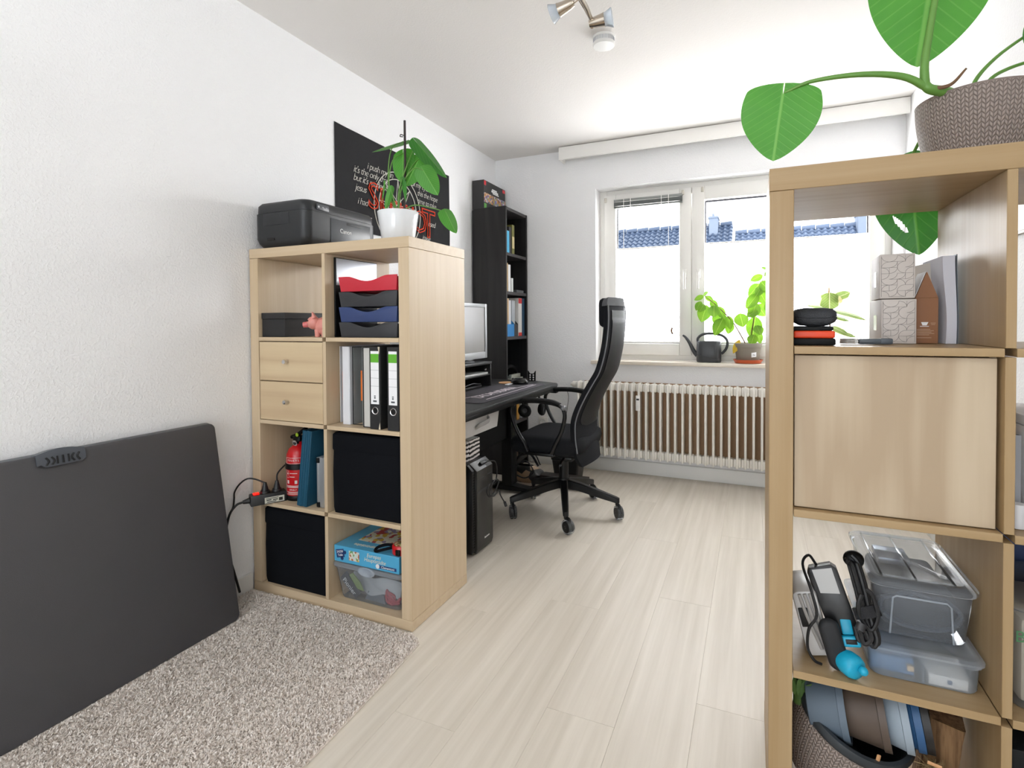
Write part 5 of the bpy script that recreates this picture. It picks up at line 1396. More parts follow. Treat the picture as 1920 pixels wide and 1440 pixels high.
# desk mat
dm = thing('desk_mat', 'dark desk mat with pale angular lettering along the desk', 'desk mat', (0.56, 0.86, 0.70))
b = BM(); prism(b, rrect(0.556, 0.900, 0.142, 0.430, 0.03), 0.7006, 0.7034, 'z', 0.001); obj('mat', b, mat('mat_dark', '#343138', 0.75, vary=0.08, bump=0.15, bscale=900), dm)
MATP = mat('mat_print', '#d0c6cd', 0.8)
text('lettering', 'LXOHUIDIKN', 0.085, (0.585, 0.86, 0.7037), (0, 1, 0), (-1, 0, 0), MATP, dm, spacing=0.86, depth=0.0002)
b = BM(); prism(b, [(0.535, 0.60), (0.540, 0.60), (0.640, 1.27), (0.632, 1.27)], 0.7036, 0.7039, 'z'); prism(b, [(0.655, 0.60), (0.662, 0.60), (0.656, 1.27), (0.650, 1.27)], 0.7036, 0.7039, 'z'); obj('line_print', b, MATP, dm)
ms = thing('computer_mouse', 'black computer mouse at the far end of the desk mat', 'mouse', (0.545, 1.262, 0.7045))
b = BM()
def mrr(z, sx, sy): return [(0.545+math.cos(2*math.pi*i/24)*0.058*sx, 1.265+math.sin(2*math.pi*i/24)*0.036*sy, z) for i in range(24)]
loft(b, [mrr(0.7045, 0.92, 0.92), mrr(0.710, 1, 1), mrr(0.722, 0.96, 0.95), mrr(0.734, 0.78, 0.75), mrr(0.7405, 0.45, 0.4)]); obj('shell', b, mat('mouse_black', '#121315', 0.22), ms, ang=60)
b = BM(); cyl(b, (0.500, 1.262, 0.7335), (0.500, 1.268, 0.7335), 0.008, seg=14); obj('wheel', b, DGREY, ms)
b = BM(); prism(b, rrect(0.500, 1.205, 0.012, 0.040, 0.011), 0.7046, 0.7105, 'z', 0.002); tag(obj('white_stick', b, mat('white_plastic', '#e4e4e6', 0.35), None, loc=(0.50, 1.205, 0.7046)), 'small white stick lying left of the mouse', 'stick')
b = BM(); lathe(b, [(0, 0.7046), (0.046, 0.7046), (0.0475, 0.7065), (0.046, 0.7105), (0, 0.7108)], (0.450, 1.270, 0), 36); tag(obj('coaster', b, wood('cork', '#b98a5e', '#cfa377', 'x'), None, loc=(0.45, 1.27, 0.7046)), 'round wooden coaster on the desk in front of the bookcase', 'coaster')
ct2 = thing('cat_ear_card', 'black cat-eared card with white dots standing at the far desk end', 'card', (0.53, 1.49, 0.70))
b = BM()
prism(b, [(0.506, 0.7008), (0.560, 0.7008), (0.562, 0.768), (0.556, 0.764), (0.545, 0.748), (0.521, 0.748), (0.510, 0.764), (0.504, 0.768)], 1.492, 1.496, 'y', 0.0008)
prism(b, [(0.512, 0.7008), (0.553, 0.7008), (0.548, 0.703), (0.516, 0.703)], 1.470, 1.4915, 'y'); obj('card', b, BLACKM, ct2)
b = BM()
for dx in (0.522, 0.545):
    for dz in (0.708, 0.723, 0.738): ball(b, (dx, 1.4912, dz), 0.0055, 0.0016, 0.0055, 12)
obj('dot', b, INK, ct2)
# USB hub and cable at the desk edge
hb = thing('cable_clip', 'black clip with a thin hanging cable under the far desk edge', 'clip', (0.73, 1.40, 0.66))
b = BM(); box(b, 0.700, 0.745, 1.385, 1.425, 0.640, 0.6745, 0.004); tube(b, [(0.70, 1.39, 0.655), (0.66, 1.36, 0.640), (0.62, 1.33, 0.645), (0.58, 1.28, 0.66)], 0.004); obj('clip_body', b, BLACK, hb)
b = BM(); tube(b, [(0.745, 1.41, 0.655), (0.785, 1.44, 0.660), (0.80, 1.46, 0.62), (0.795, 1.45, 0.54), (0.785, 1.44, 0.47)], 0.0025); obj('cable', b, mat('grey_cable', '#7c7c7a', 0.5), hb)
# headphones hanging under the desk
hp = thing('headphones', 'black over-ear headphones hanging under the far end of the desk', 'headphones', (0.51, 1.46, 0.50))
b = BM(); tube(b, [(0.488, 1.44, 0.535), (0.50, 1.45, 0.63), (0.53, 1.46, 0.668), (0.575, 1.468, 0.645), (0.610, 1.475, 0.54)], 0.007, flat=(Vector((0, 1, 0)), 1.5)); obj('headband', b, BLACK, hp)
for (x, y, z, ra, rb) in ((0.505, 1.43, 0.505, 60, 35), (0.603, 1.482, 0.520, 25, 95)):
    b = BM(); M = Matrix.Translation((x, y, z)) @ Matrix.Rotation(R(ra), 4, 'X') @ Matrix.Rotation(R(rb), 4, 'Y')
    lathe(b, [(0.016, 0.020), (0.026, 0.026), (0.040, 0.022), (0.045, 0.010), (0.040, -0.004), (0.030, -0.014), (0, -0.016)], M=M, seg=28); ec = obj('ear_cup', b, BLACKM, hp, ang=60)
    b = BM(); lathe(b, [(0, 0.0165), (0.016, 0.018)], M=M, seg=20); obj('ear_mesh', b, mat('speaker_grey', '#4a4b4e', 0.7), ec)
b = BM(); box(b, 0.50, 0.535, 1.452, 1.468, 0.655, 0.6755, 0.003); tag(obj('hook', b, BLACK, None, loc=(0.52, 1.46, 0.66)), 'small black hook under the desk top holding the headphones', 'hook')
# PC tower
pc = thing('computer_tower', 'black computer tower on the floor between desk and left shelf', 'computer', (0.48, 0.47, 0))
PCB = mat('pc_black', '#1a1a1b', 0.42, vary=0.05); PCF = mat('pc_front', '#2b2a28', 0.36, vary=0.06)
b = BM(); box(b, 0.24, 0.668, 0.383, 0.565, 0.012, 0.425, 0.003); 
for (x, y) in ((0.28, 0.40), (0.28, 0.548), (0.63, 0.40), (0.63, 0.548)): cyl(b, (x, y, 0.001), (x, y, 0.0125), 0.012, seg=12)
obj('case', b, PCB, pc)
b = BM(); prism(b, [(0.6685, 0.010), (0.702, 0.010), (0.708, 0.03), (0.708, 0.395), (0.6685, 0.428)], 0.405, 0.566, 'y', 0.003); fr_ = obj('front_panel', b, PCF, pc)
b = BM(); prism(b, [(0.669, 0.012), (0.690, 0.012), (0.695, 0.03), (0.695, 0.398), (0.669, 0.424)], 0.383, 0.4045, 'y', 0.002); obj('side_trim', b, mat('pc_trim', '#141415', 0.5), pc)
b = BM()
for i in range(28): box(b, 0.6955, 0.6965, 0.386, 0.402, 0.04+i*0.0125, 0.047+i*0.0125)
obj('vent_grille', b, mat('vent_dark', '#060606', 0.7), pc)
b = BM(); box(b, 0.7082, 0.7095, 0.412, 0.560, 0.290, 0.300, 0.001); box(b, 0.7082, 0.7092, 0.412, 0.560, 0.355, 0.3565); obj('drive_bay', b, DGREY, fr_)
text('lettering', 'Sharkoon', 0.013, (0.7088, 0.500, 0.062), (0, 1, 0), (0, 0, 1), INK, fr_)
b = BM(); MT = Matrix.Translation((0.690, 0.50, 0.4125)) @ Matrix.Rotation(R(40), 4, 'Y'); box(b, -0.008, 0.008, -0.035, 0.030, -0.001, 0.010, 0.002, M=MT); obj('usb_plug', b, BLACK, pc)
b = BM(); tube(b, [(0.700, 0.53, 0.415), (0.722, 0.565, 0.405), (0.728, 0.572, 0.350), (0.722, 0.560, 0.300), (0.724, 0.500, 0.310), (0.726, 0.470, 0.285), (0.730, 0.490, 0.255), (0.733, 0.545, 0.270), (0.733, 0.580, 0.305), (0.735, 0.540, 0.325), (0.737, 0.485, 0.300), (0.738, 0.475, 0.268), (0.738, 0.520, 0.252), (0.738, 0.575, 0.262), (0.742, 0.580, 0.240), (0.752, 0.598, 0.205), (0.758, 0.602, 0.195)], 0.0032, seg=8)
tube(b, [(0.756, 0.600, 0.200), (0.762, 0.604, 0.178)], 0.007, seg=8, smooth=False)
tag(obj('usb_cable', b, CABLE, None, loc=(0.74, 0.56, 0.2)), 'black coiled cable with a plug hanging on the computer tower', 'cable')
def stripes(name):
    m, n, l, b = _new(name)
    tc = n.new('ShaderNodeTexCoord'); w = n.new('ShaderNodeTexWave'); w.bands_direction = 'Z'; w.inputs['Scale'].default_value = 16; w.inputs['Distortion'].default_value = 3.5; w.inputs['Detail Scale'].default_value = 1.2
    l.new(tc.outputs['Object'], w.inputs['Vector']); cr = n.new('ShaderNodeValToRGB'); cr.color_ramp.interpolation = 'CONSTANT'
    cr.color_ramp.elements[0].color = lin('#151312'); cr.color_ramp.elements[1].color = lin('#e6e0de'); cr.color_ramp.elements[1].position = 0.5
    l.new(w.outputs['Color'], cr.inputs['Fac']); l.new(cr.outputs['Color'], b.inputs['Base Color']); b.inputs['Roughness'].default_value = 0.6
    return m
ZEB = stripes('zebra_print')
for i, (y0, y1, h, tl) in enumerate(((0.392, 0.428, 0.088, -6), (0.434, 0.452, 0.092, -4), (0.458, 0.560, 0.095, 0))):
    t = thing('zebra_box', ['zebra-striped box on the computer tower, nearest of three', 'thin zebra-striped folder between the two striped boxes', 'widest zebra-striped box on the computer tower'][i], 'box', (0.57, (y0+y1)/2, 0.4255), 'zebra-striped boxes on the computer tower')
    b = BM(); box(b, 0.50, 0.640, y0, y1, 0.4265, 0.4265+h, 0.001, 1); obj('carton', b, ZEB, t)
    b = BM(); box(b, 0.506, 0.634, y0+0.003, y1-0.003, 0.4268+h, 0.4275+h); obj('top_papers', b, PAPER, t)
# wastebasket, bag and clutter under the desk end
wb = thing('wastebasket', 'black tapered wastebasket behind the office chair', 'bin', (0.71, 1.74, 0))
b = BM(); 
def wr(z, h_): return [(x, y, z) for x, y in rrect(0.705, 1.74, h_, h_*0.85, 0.02, 4)]
loft(b, [wr(0.0015, 0.082), wr(0.19, 0.105), wr(0.195, 0.109), wr(0.20, 0.109), wr(0.20, 0.103), wr(0.012, 0.078)]); obj('bin_body', b, mat('bin_black', '#1c1b1b', 0.5), wb)
lowb = thing('low_box', 'low dark brown box on the floor behind the chair base', 'box', (0.72, 1.48, 0))
b = BM(); box(b, 0.585, 0.90, 1.50, 1.585, 0.001, 0.075, 0.002); obj('box_body', b, mat('dark_brown_board', '#2c2622', 0.5), lowb)
sb = thing('shopping_bag', 'crumpled black and tan bag lying under the desk end', 'bag', (0.50, 1.52, 0.08))
def bagf(u, v):
    a = 2*math.pi*u; r = 0.5+0.5*math.sin(math.pi*v)
    nn = noise.noise(Vector((math.cos(a)*1.5, math.sin(a)*1.5, v*3)))*0.030
    return (0.46+(0.125+nn)*math.cos(a)*r, 1.545+(0.055+nn*0.6)*math.sin(a)*r, 0.004+0.115*v+nn*0.5*math.sin(math.pi*v))
b = BM(); sheet(b, bagf, 22, 10); bmesh.ops.remove_doubles(b, verts=b.verts, dist=1e-4); obj('bag_body', b, blotchy('black_tan_print', ['#15130f', '#1a1917', '#1c1a1a', '#9a7f62', '#141318'], 16), sb, ang=70)
b = BM(); tube(b, [(0.40, 1.50, 0.11), (0.44, 1.48, 0.19), (0.52, 1.49, 0.21), (0.57, 1.51, 0.13)], 0.006, flat=(Vector((0, 1, 0)), 2)); obj('bag_handle', b, BLACKF, sb)
b = BM(); 
tube(b, [(0.36, 1.46, 0.02), (0.42, 1.455, 0.12), (0.50, 1.46, 0.17), (0.55, 1.47, 0.10), (0.48, 1.475, 0.05), (0.40, 1.46, 0.10), (0.46, 1.455, 0.20), (0.56, 1.46, 0.22), (0.60, 1.47, 0.15)], 0.0045)
tag(obj('cable_tangle', b, CABLE, None, loc=(0.48, 1.46, 0.02)), 'tangle of black cables under the far end of the desk', 'cables')
b = BM(); tube(b, [(0.30, 1.25, 0.006), (0.33, 1.28, 0.03), (0.36, 1.33, 0.045), (0.34, 1.40, 0.02), (0.30, 1.42, 0.006)], 0.006); tag(obj('floor_cable', b, CABLE, None, loc=(0.33, 1.33, 0.006)), 'short black cable loop on the floor by the desk leg', 'cable')
sk = thing('wall_socket', 'white wall socket low on the back wall by the bookcase', 'socket', (0.40, 2.04, 0.32))
b = BM(); box(b, 0.362, 0.438, 2.033, 2.0445, 0.285, 0.360, 0.004); obj('socket_plate', b, WHITE, sk)
b = BM(); lathe(b, [(0, 0.001), (0.018, 0.0012), (0.021, 0.006), (0.023, 0.006)], M=Matrix.Translation((0.40, 2.034, 0.322)) @ Matrix.Rotation(R(90), 4, 'X'), seg=24); obj('socket_well', b, BASEB, sk)

# ================================================================== window sill things
wc = thing('watering_can', 'dark grey watering can with a long spout on the window sill', 'watering can', (1.605, 2.075, SILLZ))
WCM = mat('watering_can_grey', '#3a3c3f', 0.42, vary=0.04)
b = BM()
def wcr(z, hx, hy): return [(x, y, z) for x, y in rrect(1.604, 2.075, hx, hy, min(hx, hy)*0.8, 5)]
loft(b, [wcr(SILLZ+0.001, 0.076, 0.052), wcr(SILLZ+0.006, 0.080, 0.056), wcr(SILLZ+0.06, 0.080, 0.056), wcr(SILLZ+0.137, 0.078, 0.055), wcr(SILLZ+0.143, 0.074, 0.051), wcr(SILLZ+0.139, 0.070, 0.048), wcr(SILLZ+0.05, 0.072, 0.05)]); obj('can_body', b, WCM, wc, ang=50)
b = BM(); tube(b, [(1.530, 2.075, SILLZ+0.045), (1.505, 2.075, SILLZ+0.075), (1.478, 2.075, SILLZ+0.130), (1.452, 2.075, SILLZ+0.168), (1.432, 2.075, SILLZ+0.184)], 0.017, seg=12, r_end=0.006); obj('spout', b, WCM, wc)
b = BM(); tube(b, [(1.532, 2.075, SILLZ+0.138), (1.534, 2.075, SILLZ+0.165), (1.565, 2.075, SILLZ+0.190), (1.625, 2.075, SILLZ+0.196), (1.690, 2.075, SILLZ+0.182), (1.722, 2.075, SILLZ+0.145), (1.715, 2.075, SILLZ+0.095), (1.686, 2.075, SILLZ+0.058)], 0.009, seg=10, flat=(Vector((0, 1, 0)), 1.5)); obj('handle', b, WCM, wc, ang=60)
b = BM(); tube(b, [(1.526, 2.0185, SILLZ+0.052), (1.57, 2.0182, SILLZ+0.043), (1.63, 2.0182, SILLZ+0.030), (1.676, 2.0186, SILLZ+0.026)], 0.002, seg=6); obj('rib', b, WCM, wc)
cp = thing('potted_coleus', 'bright green leafy plant in a grey-brown pot on an orange saucer', 'plant', (1.85, 2.07, SILLZ))
ccx, ccy = 1.850, 2.070
b = BM(); lathe(b, [(0, SILLZ+0.002), (0.080, SILLZ+0.002), (0.091, SILLZ+0.022), (0.094, SILLZ+0.024), (0.091, SILLZ+0.025), (0.080, SILLZ+0.006), (0, SILLZ+0.005)], (ccx, ccy, 0), 40); obj('saucer', b, mat('terracotta_plastic', '#c2572c', 0.45), cp)
b = BM(); zp = SILLZ+0.0065; lathe(b, [(0, zp), (0.066, zp), (0.069, zp+0.003), (0.082, zp+0.100), (0.0875, zp+0.101), (0.0885, zp+0.126), (0.085, zp+0.127), (0.080, zp+0.110), (0, zp+0.105)], (ccx, ccy, 0), 40); po = obj('pot', b, mat('taupe_pot', '#8f877b', 0.5, vary=0.03), cp, ang=40)
b = BM(); lathe(b, [(0.080, zp+0.110), (0, zp+0.116)], (ccx, ccy, 0), 20); obj('soil', b, SOIL, cp)
a0 = R(-62)
b = BM(); sheet(b, lambda u, v: (ccx+0.0788*math.cos(a0+0.42*(u-0.5)), ccy+0.0788*math.sin(a0+0.42*(u-0.5)), zp+0.036+0.030*v+0.004*u), 4, 2, 0.0006); obj('sticker', b, PAPER, po)
text('lettering', 'Pias', 0.011, (ccx+0.0802*math.cos(a0), ccy+0.0802*math.sin(a0), zp+0.052), (-math.sin(a0), math.cos(a0), 0.1), (0, 0, 1), mat('sticker_ink', '#3b4046', 0.6), po, depth=0.0003)
zs = zp+0.114
stA = spline([(ccx-0.010, ccy, zs), (1.76, 2.055, 1.075), (1.665, 2.045, 1.185), (1.575, 2.04, 1.265)], 8)
stB = spline([(ccx+0.012, ccy, zs), (1.885, 2.065, 1.10), (1.905, 2.06, 1.25), (1.960, 2.06, 1.42)], 8)
b = BM(); tube(b, stA, 0.0042, n=1, smooth=False, r_end=0.002); obj('stem', b, STEMB, cp)
b = BM(); tube(b, stB, 0.0045, n=1, smooth=False, r_end=0.002); obj('stem', b, STEMB, cp)
def cl(base, tip, nrm, w, **k):
    b = BM(); leaf_bm(b, base, tip, nrm, w, kind='oval', nu=4, ns=10, **k); obj('leaf', b, LEAF_Y, cp, ang=80)
LV = [((1.575, 1.205), (1.545, 1.155), 0.05), ((1.590, 1.200), (1.555, 1.085), 0.085), ((1.640, 1.195), (1.640, 1.115), 0.075), ((1.660, 1.19), (1.71, 1.10), 0.05), ((1.62, 1.235), (1.66, 1.16), 0.045), ((1.575, 1.262), (1.515, 1.235), 0.035), ((1.58, 1.262), (1.635, 1.225), 0.035), ((1.57, 1.268), (1.60, 1.285), 0.03), ((1.555, 1.225), (1.525, 1.165), 0.045),
      ((1.685, 1.145), (1.665, 1.045), 0.095), ((1.70, 1.11), (1.640, 0.995), 0.080), ((1.73, 1.125), (1.745, 1.035), 0.05), ((1.745, 1.08), (1.725, 1.005), 0.055), ((1.80, 1.14), (1.825, 1.05), 0.085),
      ((1.895, 1.12), (1.875, 0.965), 0.095), ((1.90, 1.06), (1.93, 1.00), 0.06), ((1.89, 1.0), (1.865, 0.93), 0.065), ((1.905, 1.02), (1.93, 0.94), 0.05), ((1.905, 1.16), (1.845, 1.12), 0.06), ((1.90, 1.21), (1.875, 1.11), 0.075), ((1.905, 1.20), (1.955, 1.12), 0.085), ((1.91, 1.265), (1.84, 1.17), 0.065), ((1.915, 1.29), (1.96, 1.20), 0.08), ((1.92, 1.335), (1.855, 1.25), 0.062), ((1.925, 1.345), (1.975, 1.285), 0.065), ((1.94, 1.39), (1.865, 1.355), 0.045), ((1.95, 1.405), (1.995, 1.37), 0.04), ((1.965, 1.425), (1.93, 1.435), 0.02), ((1.91, 1.25), (1.885, 1.20), 0.05), ((1.93, 1.31), (1.90, 1.25), 0.05), ((1.965, 1.22), (1.99, 1.13), 0.06), ((1.945, 1.33), (2.0, 1.25), 0.06)]
for i, ((bx_, bz_), (tx_, tz_), w) in enumerate(LV):
    yy = 2.045+0.03*math.sin(i*2.3)
    cl((bx_, yy+0.008, bz_), (tx_, yy-0.020-0.012*math.cos(i*1.7), tz_), (0.5*math.sin(i*3.1), -1, 0.45), w*1.12, fold=0.12*math.cos(i), droop=0.12)
b = BM(); leaf_bm(b, (1.80, 2.03, 0.965), (1.755, 2.0, 0.885), (-0.3, -1, 0.2), 0.045, kind='oval', fold=0.4, droop=0.3); obj('leaf', b, mat('yellow_leaf', '#d4b12a', 0.5), cp, label='yellowed leaf hanging over the pot rim')
# variegated rubber plant at the right of the sill
rp = thing('potted_ficus', 'variegated rubber plant seen through the right shelf on the window sill', 'plant', (2.34, 2.07, SILLZ))
b = BM(); lathe(b, [(0, SILLZ+0.001), (0.052, SILLZ+0.001), (0.066, SILLZ+0.112), (0.062, SILLZ+0.112), (0.058, SILLZ+0.10), (0, SILLZ+0.098)], (2.34, 2.07, 0), 32); obj('pot', b, mat('white_pot', '#dcdcd8', 0.3), rp, ang=50)
b = BM(); tube(b, [(2.34, 2.07, SILLZ+0.10), (2.325, 2.068, 1.05), (2.315, 2.06, 1.17), (2.318, 2.055, 1.23)], 0.005, r_end=0.003); obj('stem', b, STEMB, rp)
def vl(base, tip, nrm, w, **k):
    b = BM(); leaf_bm(b, base, tip, nrm, w, kind='oval', nu=5, ns=12, **k); obj('leaf', b, LEAF_V, rp, ang=80)
vl((2.318, 2.045, 1.265), (2.316, 2.02, 1.150), (0, -1, 0.3), 0.140, fold=0.05)
vl((2.325, 2.055, 1.215), (2.430, 2.04, 1.262), (-0.3, -1, 0.5), 0.085, fold=0.15)
vl((2.315, 2.05, 1.165), (2.190, 2.03, 1.192), (0.2, -0.6, 1), 0.055, fold=0.15, droop=0.05)
vl((2.325, 2.05, 1.150), (2.520, 2.02, 1.130), (0, -0.5, 1), 0.075, fold=0.15, droop=0.25)
vl((2.33, 2.05, 1.115), (2.43, 2.03, 1.095), (0.1, -0.6, 1), 0.05, fold=0.15, droop=0.15)
vl((2.33, 2.05, 1.05), (2.42, 2.02, 1.005), (0.1, -0.8, 0.8), 0.06, fold=0.1, droop=0.1)
vl((2.37, 2.05, 1.02), (2.46, 2.03, 0.985), (0.1, -0.8, 0.8), 0.04, fold=0.1)
b = BM(); cyl(b, (2.318, 2.055, 1.235), (2.314, 2.05, 1.325), 0.007, 0.001, 8); obj('leaf_bud', b, mat('orange_bud', '#c98a3a', 0.5), rp)

# ================================================================== ceiling
sp = thing('spotlight_bar', 'brushed nickel spotlight bar with frosted glass heads on the ceiling', 'ceiling light', (1.30, 0.05, H))
b = BM(); cyl(b, (1.270, -0.30, H-0.0005), (1.270, -0.30, H-0.022), 0.055, seg=28); cyl(b, (1.270, -0.30, H-0.022), (1.270, -0.30, H-0.075), 0.008, seg=10); obj('canopy', b, CHROME, sp)
b = BM(); tube(b, [(1.240, -0.95, 2.290), (1.273, -0.35, 2.290), (1.297, 0.15, 2.285), (1.304, 0.255, 2.262)], 0.0085, seg=10); tube(b, [(1.228, -0.95, 2.292), (1.261, -0.35, 2.292), (1.286, 0.15, 2.287), (1.296, 0.245, 2.270)], 0.0045, seg=8); obj('bar', b, CHROME, sp)
def spot(p, d):
    p = Vector(p); d = Vector(d).normalized(); M = Matrix.Translation(p) @ d.to_track_quat('Z', 'Y').to_matrix().to_4x4()
    b = BM(); lathe(b, [(0, -0.030), (0.014, -0.028), (0.019, -0.012), (0.024, 0.025), (0.026, 0.032), (0.024, 0.032), (0.02, 0.02), (0, 0.015)], M=M, seg=28); hd = obj('spot_head', b, CHROME, sp, ang=50)
    b = BM(); lathe(b, [(0.0225, 0.024), (0.026, 0.040), (0.036, 0.062), (0.0345, 0.062), (0.024, 0.040), (0.0, 0.030)], M=M, seg=28); obj('glass_shade', b, MILKY, hd, ang=50)
spot((1.322, 0.272, 2.252), (0.93, 0.10, 0.10))
spot((1.243, 0.145, 2.262), (-0.90, 0.02, -0.22))
b = BM(); tube(b, [(1.302, 0.255, 2.262), (1.300, 0.272, 2.240), (1.310, 0.275, 2.236)], 0.006, seg=8); tube(b, [(1.308, 0.135, 2.283), (1.285, 0.140, 2.272), (1.268, 0.145, 2.268)], 0.006, seg=8); obj('swivel_joint', b, CHROME, sp)
spot((1.32, -0.50, 2.24), (0.7, 0.3, -0.6)); spot((1.18, -0.85, 2.24), (-0.7, -0.3, -0.6))
sd = thing('smoke_detector', 'round white smoke detector on the ceiling beside the spotlight bar', 'smoke detector', (1.262, 0.61, H))
dxc, dyc = 1.262, 0.610
b = BM(); lathe(b, [(0, H-0.0005), (0.050, H-0.0005), (0.050, H-0.010), (0.046, H-0.011), (0.0455, H-0.028), (0.049, H-0.029), (0.050, H-0.036), (0.046, H-0.043), (0, H-0.045)], (dxc, dyc, 0), 44); obj('housing', b, mat('detector_white', '#eeeeec', 0.35, vary=0.01), sd, ang=35)
b = BM()
for i in range(44):
    a = 2*math.pi*i/44; cyl(b, (dxc+0.047*math.cos(a), dyc+0.047*math.sin(a), H-0.0105), (dxc+0.047*math.cos(a), dyc+0.047*math.sin(a), H-0.0288), 0.0011, seg=5)
obj('grille', b, mat('detector_grey', '#b9bac2', 0.5), sd)

# ================================================================== right shelf
# ---- woven pot with monstera on top
def knit(name, c, cd, sx, sz):
    """knitted relief: rows of slanted stitches"""
    m, n, l, b = _new(name)
    uv = n.new('ShaderNodeUVMap'); uv.uv_map = 'UVMap'
    s = n.new('ShaderNodeSeparateXYZ'); l.new(uv.outputs[0], s.inputs[0])
    def math_(op, a, bb=None, c_=None):
        q = n.new('ShaderNodeMath'); q.operation = op
        for i, v in enumerate((a, bb, c_)):
            if v is None: continue
            if isinstance(v, (int, float)): q.inputs[i].default_value = v
            else: l.new(v, q.inputs[i])
        return q.outputs[0]
    u = math_('MULTIPLY', s.outputs['X'], sx); v = math_('MULTIPLY', s.outputs['Y'], sz)
    tri = math_('PINGPONG', u, 0.5)
    w = math_('ADD', v, math_('MULTIPLY', tri, 1.3))
    a = math_('ABSOLUTE', math_('SINE', math_('MULTIPLY', w, math.pi)))
    g = math_('ABSOLUTE', math_('SINE', math_('MULTIPLY', u, 2*math.pi)))
    hgt = math_('MULTIPLY', math_('POWER', a, 0.6), math_('POWER', g, 0.4))
    mx = n.new('ShaderNodeMix'); mx.data_type = 'RGBA'; mx.inputs['A'].default_value = lin(cd); mx.inputs['B'].default_value = lin(c); l.new(hgt, mx.inputs['Factor'])
    l.new(mx.outputs['Result'], b.inputs['Base Color']); b.inputs['Roughness'].default_value = 0.6
    bp = n.new('ShaderNodeBump'); bp.inputs['Strength'].default_value = 0.9; bp.inputs['Distance'].default_value = 0.003; l.new(hgt, bp.inputs['Height']); l.new(bp.outputs['Normal'], b.inputs['Normal'])
    return m
KNIT = knit('taupe_knit_plastic', '#a3968f', '#776a64', 52, 17)
def knit_shell(b, prof, M, seg=64):
    uvl = b.loops.layers.uv.new('UVMap')
    n = len(prof)-1
    g = [[b.verts.new(M @ Vector((r*math.cos(2*math.pi*i/seg), r*math.sin(2*math.pi*i/seg), z))) for i in range(seg)] for r, z in prof]
    for j in range(n):
        for i in range(seg):
            k = (i+1) % seg
            f = b.faces.new([g[j][i], g[j][k], g[j+1][k], g[j+1][i]])
            for lp, uv in zip(f.loops, ((i/seg, j/n), ((i+1)/seg, j/n), ((i+1)/seg, (j+1)/n), (i/seg, (j+1)/n))): lp[uvl].uv = uv
    return b
bp_ = thing('potted_monstera', 'large monstera in a taupe knit-pattern pot on top of the right shelf', 'plant', (2.327, -0.30, SH+0.008))
bcx, bcy = 2.327, -0.300
MB_ = Matrix.Translation((bcx, bcy, SH+0.0085))
b = BM(); knit_shell(b, [(0.080+0.030*math.sin(j/12*math.pi*0.5), 0.003+j/12*0.158) for j in range(13)], MB_); kp = obj('pot', b, KNIT, bp_, ang=60)
b = BM(); lathe(b, [(0.1095, 0.161), (0.1105, 0.1645), (0.106, 0.1645), (0.103, 0.148), (0, 0.140)], M=MB_, seg=64); obj('pot_rim', b, mat('taupe_plastic', '#83766f', 0.6), bp_)
b = BM(); lathe(b, [(0, 0.0005), (0.078, 0.0005), (0.079, 0.003)], M=MB_, seg=64); obj('pot_base', b, mat('taupe_plastic', '#83766f', 0.6), bp_)
b = BM(); lathe(b, [(0.102, 0.142), (0.05, 0.146), (0, 0.147)], M=MB_, seg=32); obj('soil', b, SOIL, bp_)
rz_ = SH+0.154
node = (2.222, -0.385, 1.568)
b = BM(); tube(b, [(2.30, -0.32, rz_), (2.262, -0.36, 1.562), node, (2.212, -0.388, 1.578)], 0.0125, seg=10, r_end=0.009); obj('stem', b, STEM, bp_)
b = BM(); tube(b, [node, (2.255, -0.390, 1.570), (2.279, -0.395, 1.596)], 0.005, r_end=0.002); obj('aerial_root', b, STEMB, bp_)
b = BM(); tube(b, [node, (2.17, -0.40, 1.598), (2.09, -0.41, 1.613), (2.00, -0.405, 1.617), (1.946, -0.40, 1.603)], 0.0085, seg=10, r_end=0.003); obj('petiole', b, STEM, bp_)
mleaf((1.944, -0.402, 1.600), (1.924, -0.408, 1.450), (0.05, -1, 0.18), 0.168, None, par=bp_, nu=10, ns=24, lobe=0.17, fold=-0.04, wav=0.01)
b = BM(); tube(b, [(2.212, -0.388, 1.575), (2.210, -0.392, 1.62), (2.218, -0.395, 1.69), (2.232, -0.40, 1.80), (2.236, -0.395, 1.875)], 0.009, seg=10, r_end=0.0045); obj('petiole', b, STEM, bp_)
mleaf((2.238, -0.360, 1.880), (2.206, -0.355, 1.630), (0.02, -1, -0.10), 0.235, None, par=bp_, nu=24, ns=48, lobe=0.13, fold=0.03, hole=(-1, 0.80, 0.30, 0.10, 0.05, -0.5))
for pts in ([(2.33, -0.30, rz_), (2.325, -0.28, 1.60), (2.37, -0.26, 1.66), (2.45, -0.24, 1.72)], [(2.35, -0.28, rz_), (2.355, -0.26, 1.605), (2.40, -0.24, 1.64), (2.50, -0.22, 1.665)]):
    b = BM(); tube(b, pts, 0.005, r_end=0.003); obj('petiole', b, STEM, bp_)
mleaf((2.45, -0.24, 1.72), (2.60, -0.25, 1.66), (0, -0.8, 0.6), 0.16, None, par=bp_, m=LEAF_D, fold=0.1)
b = BM(); tube(b, [(2.32, -0.26, rz_), (2.30, -0.15, 1.59), (2.27, -0.06, 1.53), (2.26, -0.03, 1.47)], 0.006, r_end=0.003); obj('petiole', b, STEM, bp_)
mleaf((2.262, -0.055, 1.475), (2.285, -0.045, 1.258), (-0.05, -1, 0.05), 0.185, None, par=bp_, m=LEAF_D, nu=24, ns=48, lobe=0.12, fold=0.05, hole=(1, 0.36, 0.60, 0.16, 0.050, -0.62))
